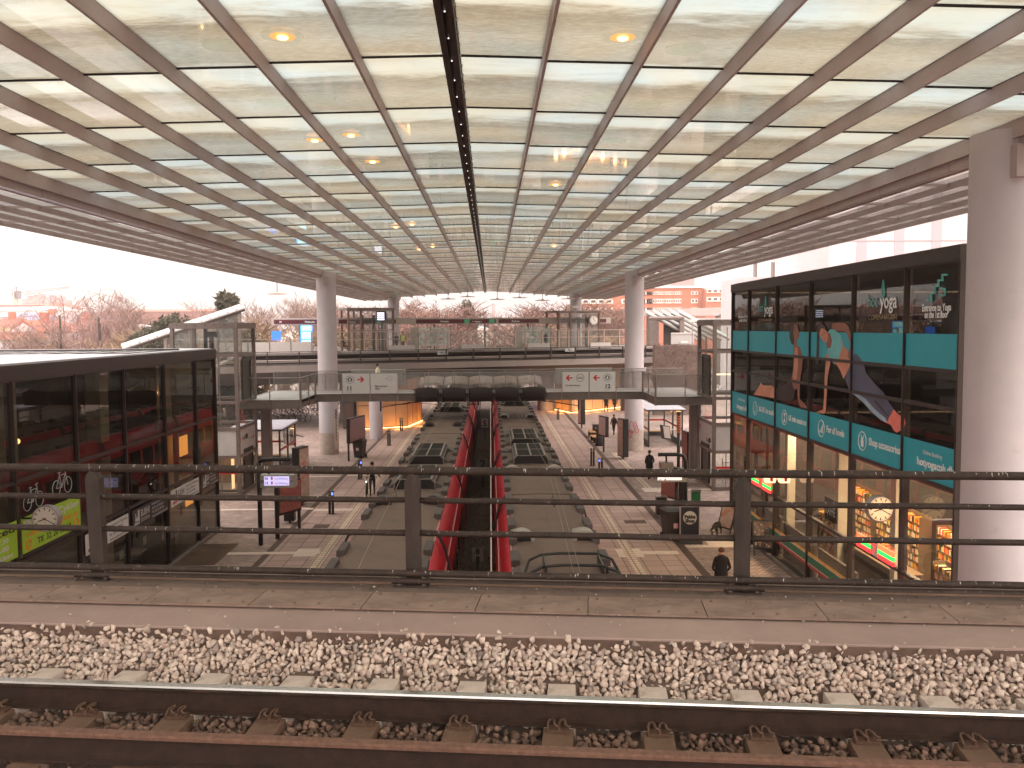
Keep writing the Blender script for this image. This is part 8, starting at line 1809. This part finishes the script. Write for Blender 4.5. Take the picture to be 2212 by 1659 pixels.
for (x0, x1, yt, n_, nm_) in ((740, 1000, 640, 26, 'left'), (1150, 1290, 645, 18, 'right')):
    for i in range(n_):
        f_ = (i + rt3.random() * .6) / n_; x = x0 + (x1 - x0) * f_; y = yt + (rt3.uniform(0, 26)) + (22 * max(0, (f_ - .8) / .2) if nm_ == 'left' else 20 * max(0, (.25 - f_) / .25)); Y = 135 + rt3.uniform(0, 30)
        ptree(protoR, Lt(x, y), Y, 'reddish bare tree in the %s thicket, %s from its left end' % (nm_, (['first', 'second', 'third', 'fourth', 'fifth', 'sixth', 'seventh', 'eighth', 'ninth', 'tenth', 'eleventh', 'twelfth', 'thirteenth', 'fourteenth', 'fifteenth', 'sixteenth', 'seventeenth', 'eighteenth', 'nineteenth', 'twentieth', 'twenty first', 'twenty second', 'twenty third', 'twenty fourth', 'twenty fifth', 'twenty sixth'])[i]), wide=1.5)
for i, (x, y, Y) in enumerate(((470, 672, 95), (440, 690, 92), (500, 690, 98), (530, 700, 105), (570, 700, 118), (610, 703, 122), (650, 702, 122), (690, 700, 124), (410, 705, 92), (740, 690, 128), (355, 715, 80), (330, 722, 84), (300, 722, 90), (270, 728, 86), (240, 725, 92), (205, 735, 90), (280, 700, 110), (230, 700, 115), (1010, 696, 160), (1050, 700, 165), (1120, 700, 160), (1330, 700, 128), (1300, 700, 126))):
    ptree(protoG, Lt(x, y), Y, 'golden brown bare shrub beyond the station, %s in the row from near left' % (ordn[i] if i < 16 else ['seventeenth', 'eighteenth', 'nineteenth', 'twentieth', 'twenty first', 'twenty second', 'twenty third'][i - 16]), 6., 1.3)
# weeping birches
bw = []
for i, (x, y, Y, sd_) in enumerate(((1080, 135, 108, 5), (1270, 165, 112, 6), (950, 225, 114, 7), (1430, 235, 118, 8))):
    p = PY(*wl(x, y), Y); th = tree('weeping_birch', 'tall weeping birch with hanging reddish twigs, %s of four' % ('tallest', 'second tallest', 'leftmost', 'rightmost')[i], (p.x, Y, -1.2), sd_, birchtw, birchm, 'weeping birches among the houses', H=p.z + 1.2, spread=.5, levels=5, droop=.75, first=.3, twig_w=.045, kids_=3, trunk_r=.24)
# ivy stem thickets (uncountable undergrowth)
ub = MB(); ru = random.Random(2)
for i in range(9000):
    x = ru.uniform(-70, 45); Y = ru.uniform(120, 175) if x > -25 else ru.uniform(90, 130); a = ru.uniform(0, 6.28); L = ru.uniform(.8, 2.6); w_ = .05; z = -1.2 + ru.uniform(0, 2.4) * (1 if x > -25 else .7)
    p0 = Vector((x, Y, z)); p1 = p0 + Vector((cos(a) * L * .5, sin(a) * L * .3, L * .8)); ub.face([p0 - Vector((w_, 0, 0)), p0 + Vector((w_, 0, 0)), p1])
o = ub.build('undergrowth', [twigm]); tag(stuff(o), 'tangled brown undergrowth below the bare trees beyond the station', 'undergrowth')
# evergreens
def evergreen(name, lab, loc, w_, h, n_, seed, shape='bush', group=None):
    th = thing(name, lab, 'evergreen', loc, 0, group); r = random.Random(seed); mb = MB()
    MB().cyl((0, 0, 0), (0, 0, h * .8), .035 * h, .01 * h, 7).build('trunk', [barkm], th)
    cl = []
    if shape == 'bush':
        for i in range(24): a = r.uniform(0, 6.28); f_ = r.random() ** .5; cl.append((cos(a) * f_ * w_ * .42, sin(a) * f_ * w_ * .3, h * (.2 + .70 * r.random() ** .6 * (1 - .2 * f_)), r.uniform(.09, .15) * h))
    else:
        for lv in range(9):
            z = h * (.28 + .68 * lv / 9); rr = w_ * .5 * (1 - (lv / 9) ** 1.3) * (1 if shape == 'pine' else .9) + .1
            for q in range(5 if shape == 'pine' else 7):
                a = r.uniform(0, 6.28); f_ = r.uniform(.35, 1.05); cl.append((cos(a) * rr * f_, sin(a) * rr * f_, z + r.uniform(-.05, .06) * h, r.uniform(.045, .08) * h))
    tot = sum(c[3] for c in cl)
    for (cx, cy_, cz, cr) in cl:
        for i in range(int(2.2 * n_ * cr / tot)):
            d = Vector((r.gauss(0, 1), r.gauss(0, 1), r.gauss(0, .7))); d.normalize(); f_ = cr * r.random() ** .35; p = Vector((cx, cy_, cz)) + d * f_; s = r.uniform(.011, .026) * h; a = Vector((r.uniform(-1, 1), r.uniform(-1, 1), r.uniform(-.2, 1))).normalized() * s * 1.7; b = a.orthogonal().normalized() * s * .55
            mb.face([p - b, p + a * .5 - b * .2, p + a, p + b])
    mb.build('crown', [evg], th); return th
def ev(name, lab, xl, xr, yt, Y, n_, seed, shape, zb=-1.2):
    a = PY(xl, yt, Y); b = PY(xr, yt, Y); evergreen(name, lab, ((a.x + b.x) / 2, Y, zb), b.x - a.x, a.z - zb, n_, seed, shape)
ev('evergreen_bush', 'large dark evergreen bush above the shop roof, left half', 278, 345, 684, 84, 6500, 1, 'bush'); ev('evergreen_bush', 'taller dark evergreen bush, right half beside the sloping stair roof', 328, 405, 660, 88, 8000, 2, 'bush')
ev('dark_pine', 'dark layered pine standing above the sloping stair roof', 452, 530, 630, 88, 9000, 3, 'pine')
ev('small_fir', 'slim dark fir in the opening under the canopy', 985, 1035, 648, 175, 4200, 4, 'fir'); ev('evergreen_bush', 'dark evergreen bush right of the sloping stair roof', 515, 552, 700, 92, 3000, 5, 'bush')
# leftover templates never placed
for pr in protoA + protoR + protoG:
    if pr.name not in usedp:
        for c in kids(pr): bpy.data.objects.remove(c)
        bpy.data.objects.remove(pr)

# ================================================================== AIR
hz_ = bpy.data.materials.new('haze_air'); hz_.use_nodes = True; n_ = hz_.node_tree; n_.nodes.clear(); o_ = n_.nodes.new('ShaderNodeOutputMaterial'); v_ = n_.nodes.new('ShaderNodeVolumePrincipled')
v_.inputs['Color'].default_value = (.93, .86, .83, 1); v_.inputs['Density'].default_value = .0009; v_.inputs['Anisotropy'].default_value = .2; n_.links.new(v_.outputs[0], o_.inputs['Volume'])
hz = MB().box(-420, 420, -60, 600, -2.4, 46).build('haze', [hz_]); tag(stuff(hz), 'pale haze that softens the distant houses, trees and tower blocks', 'haze')
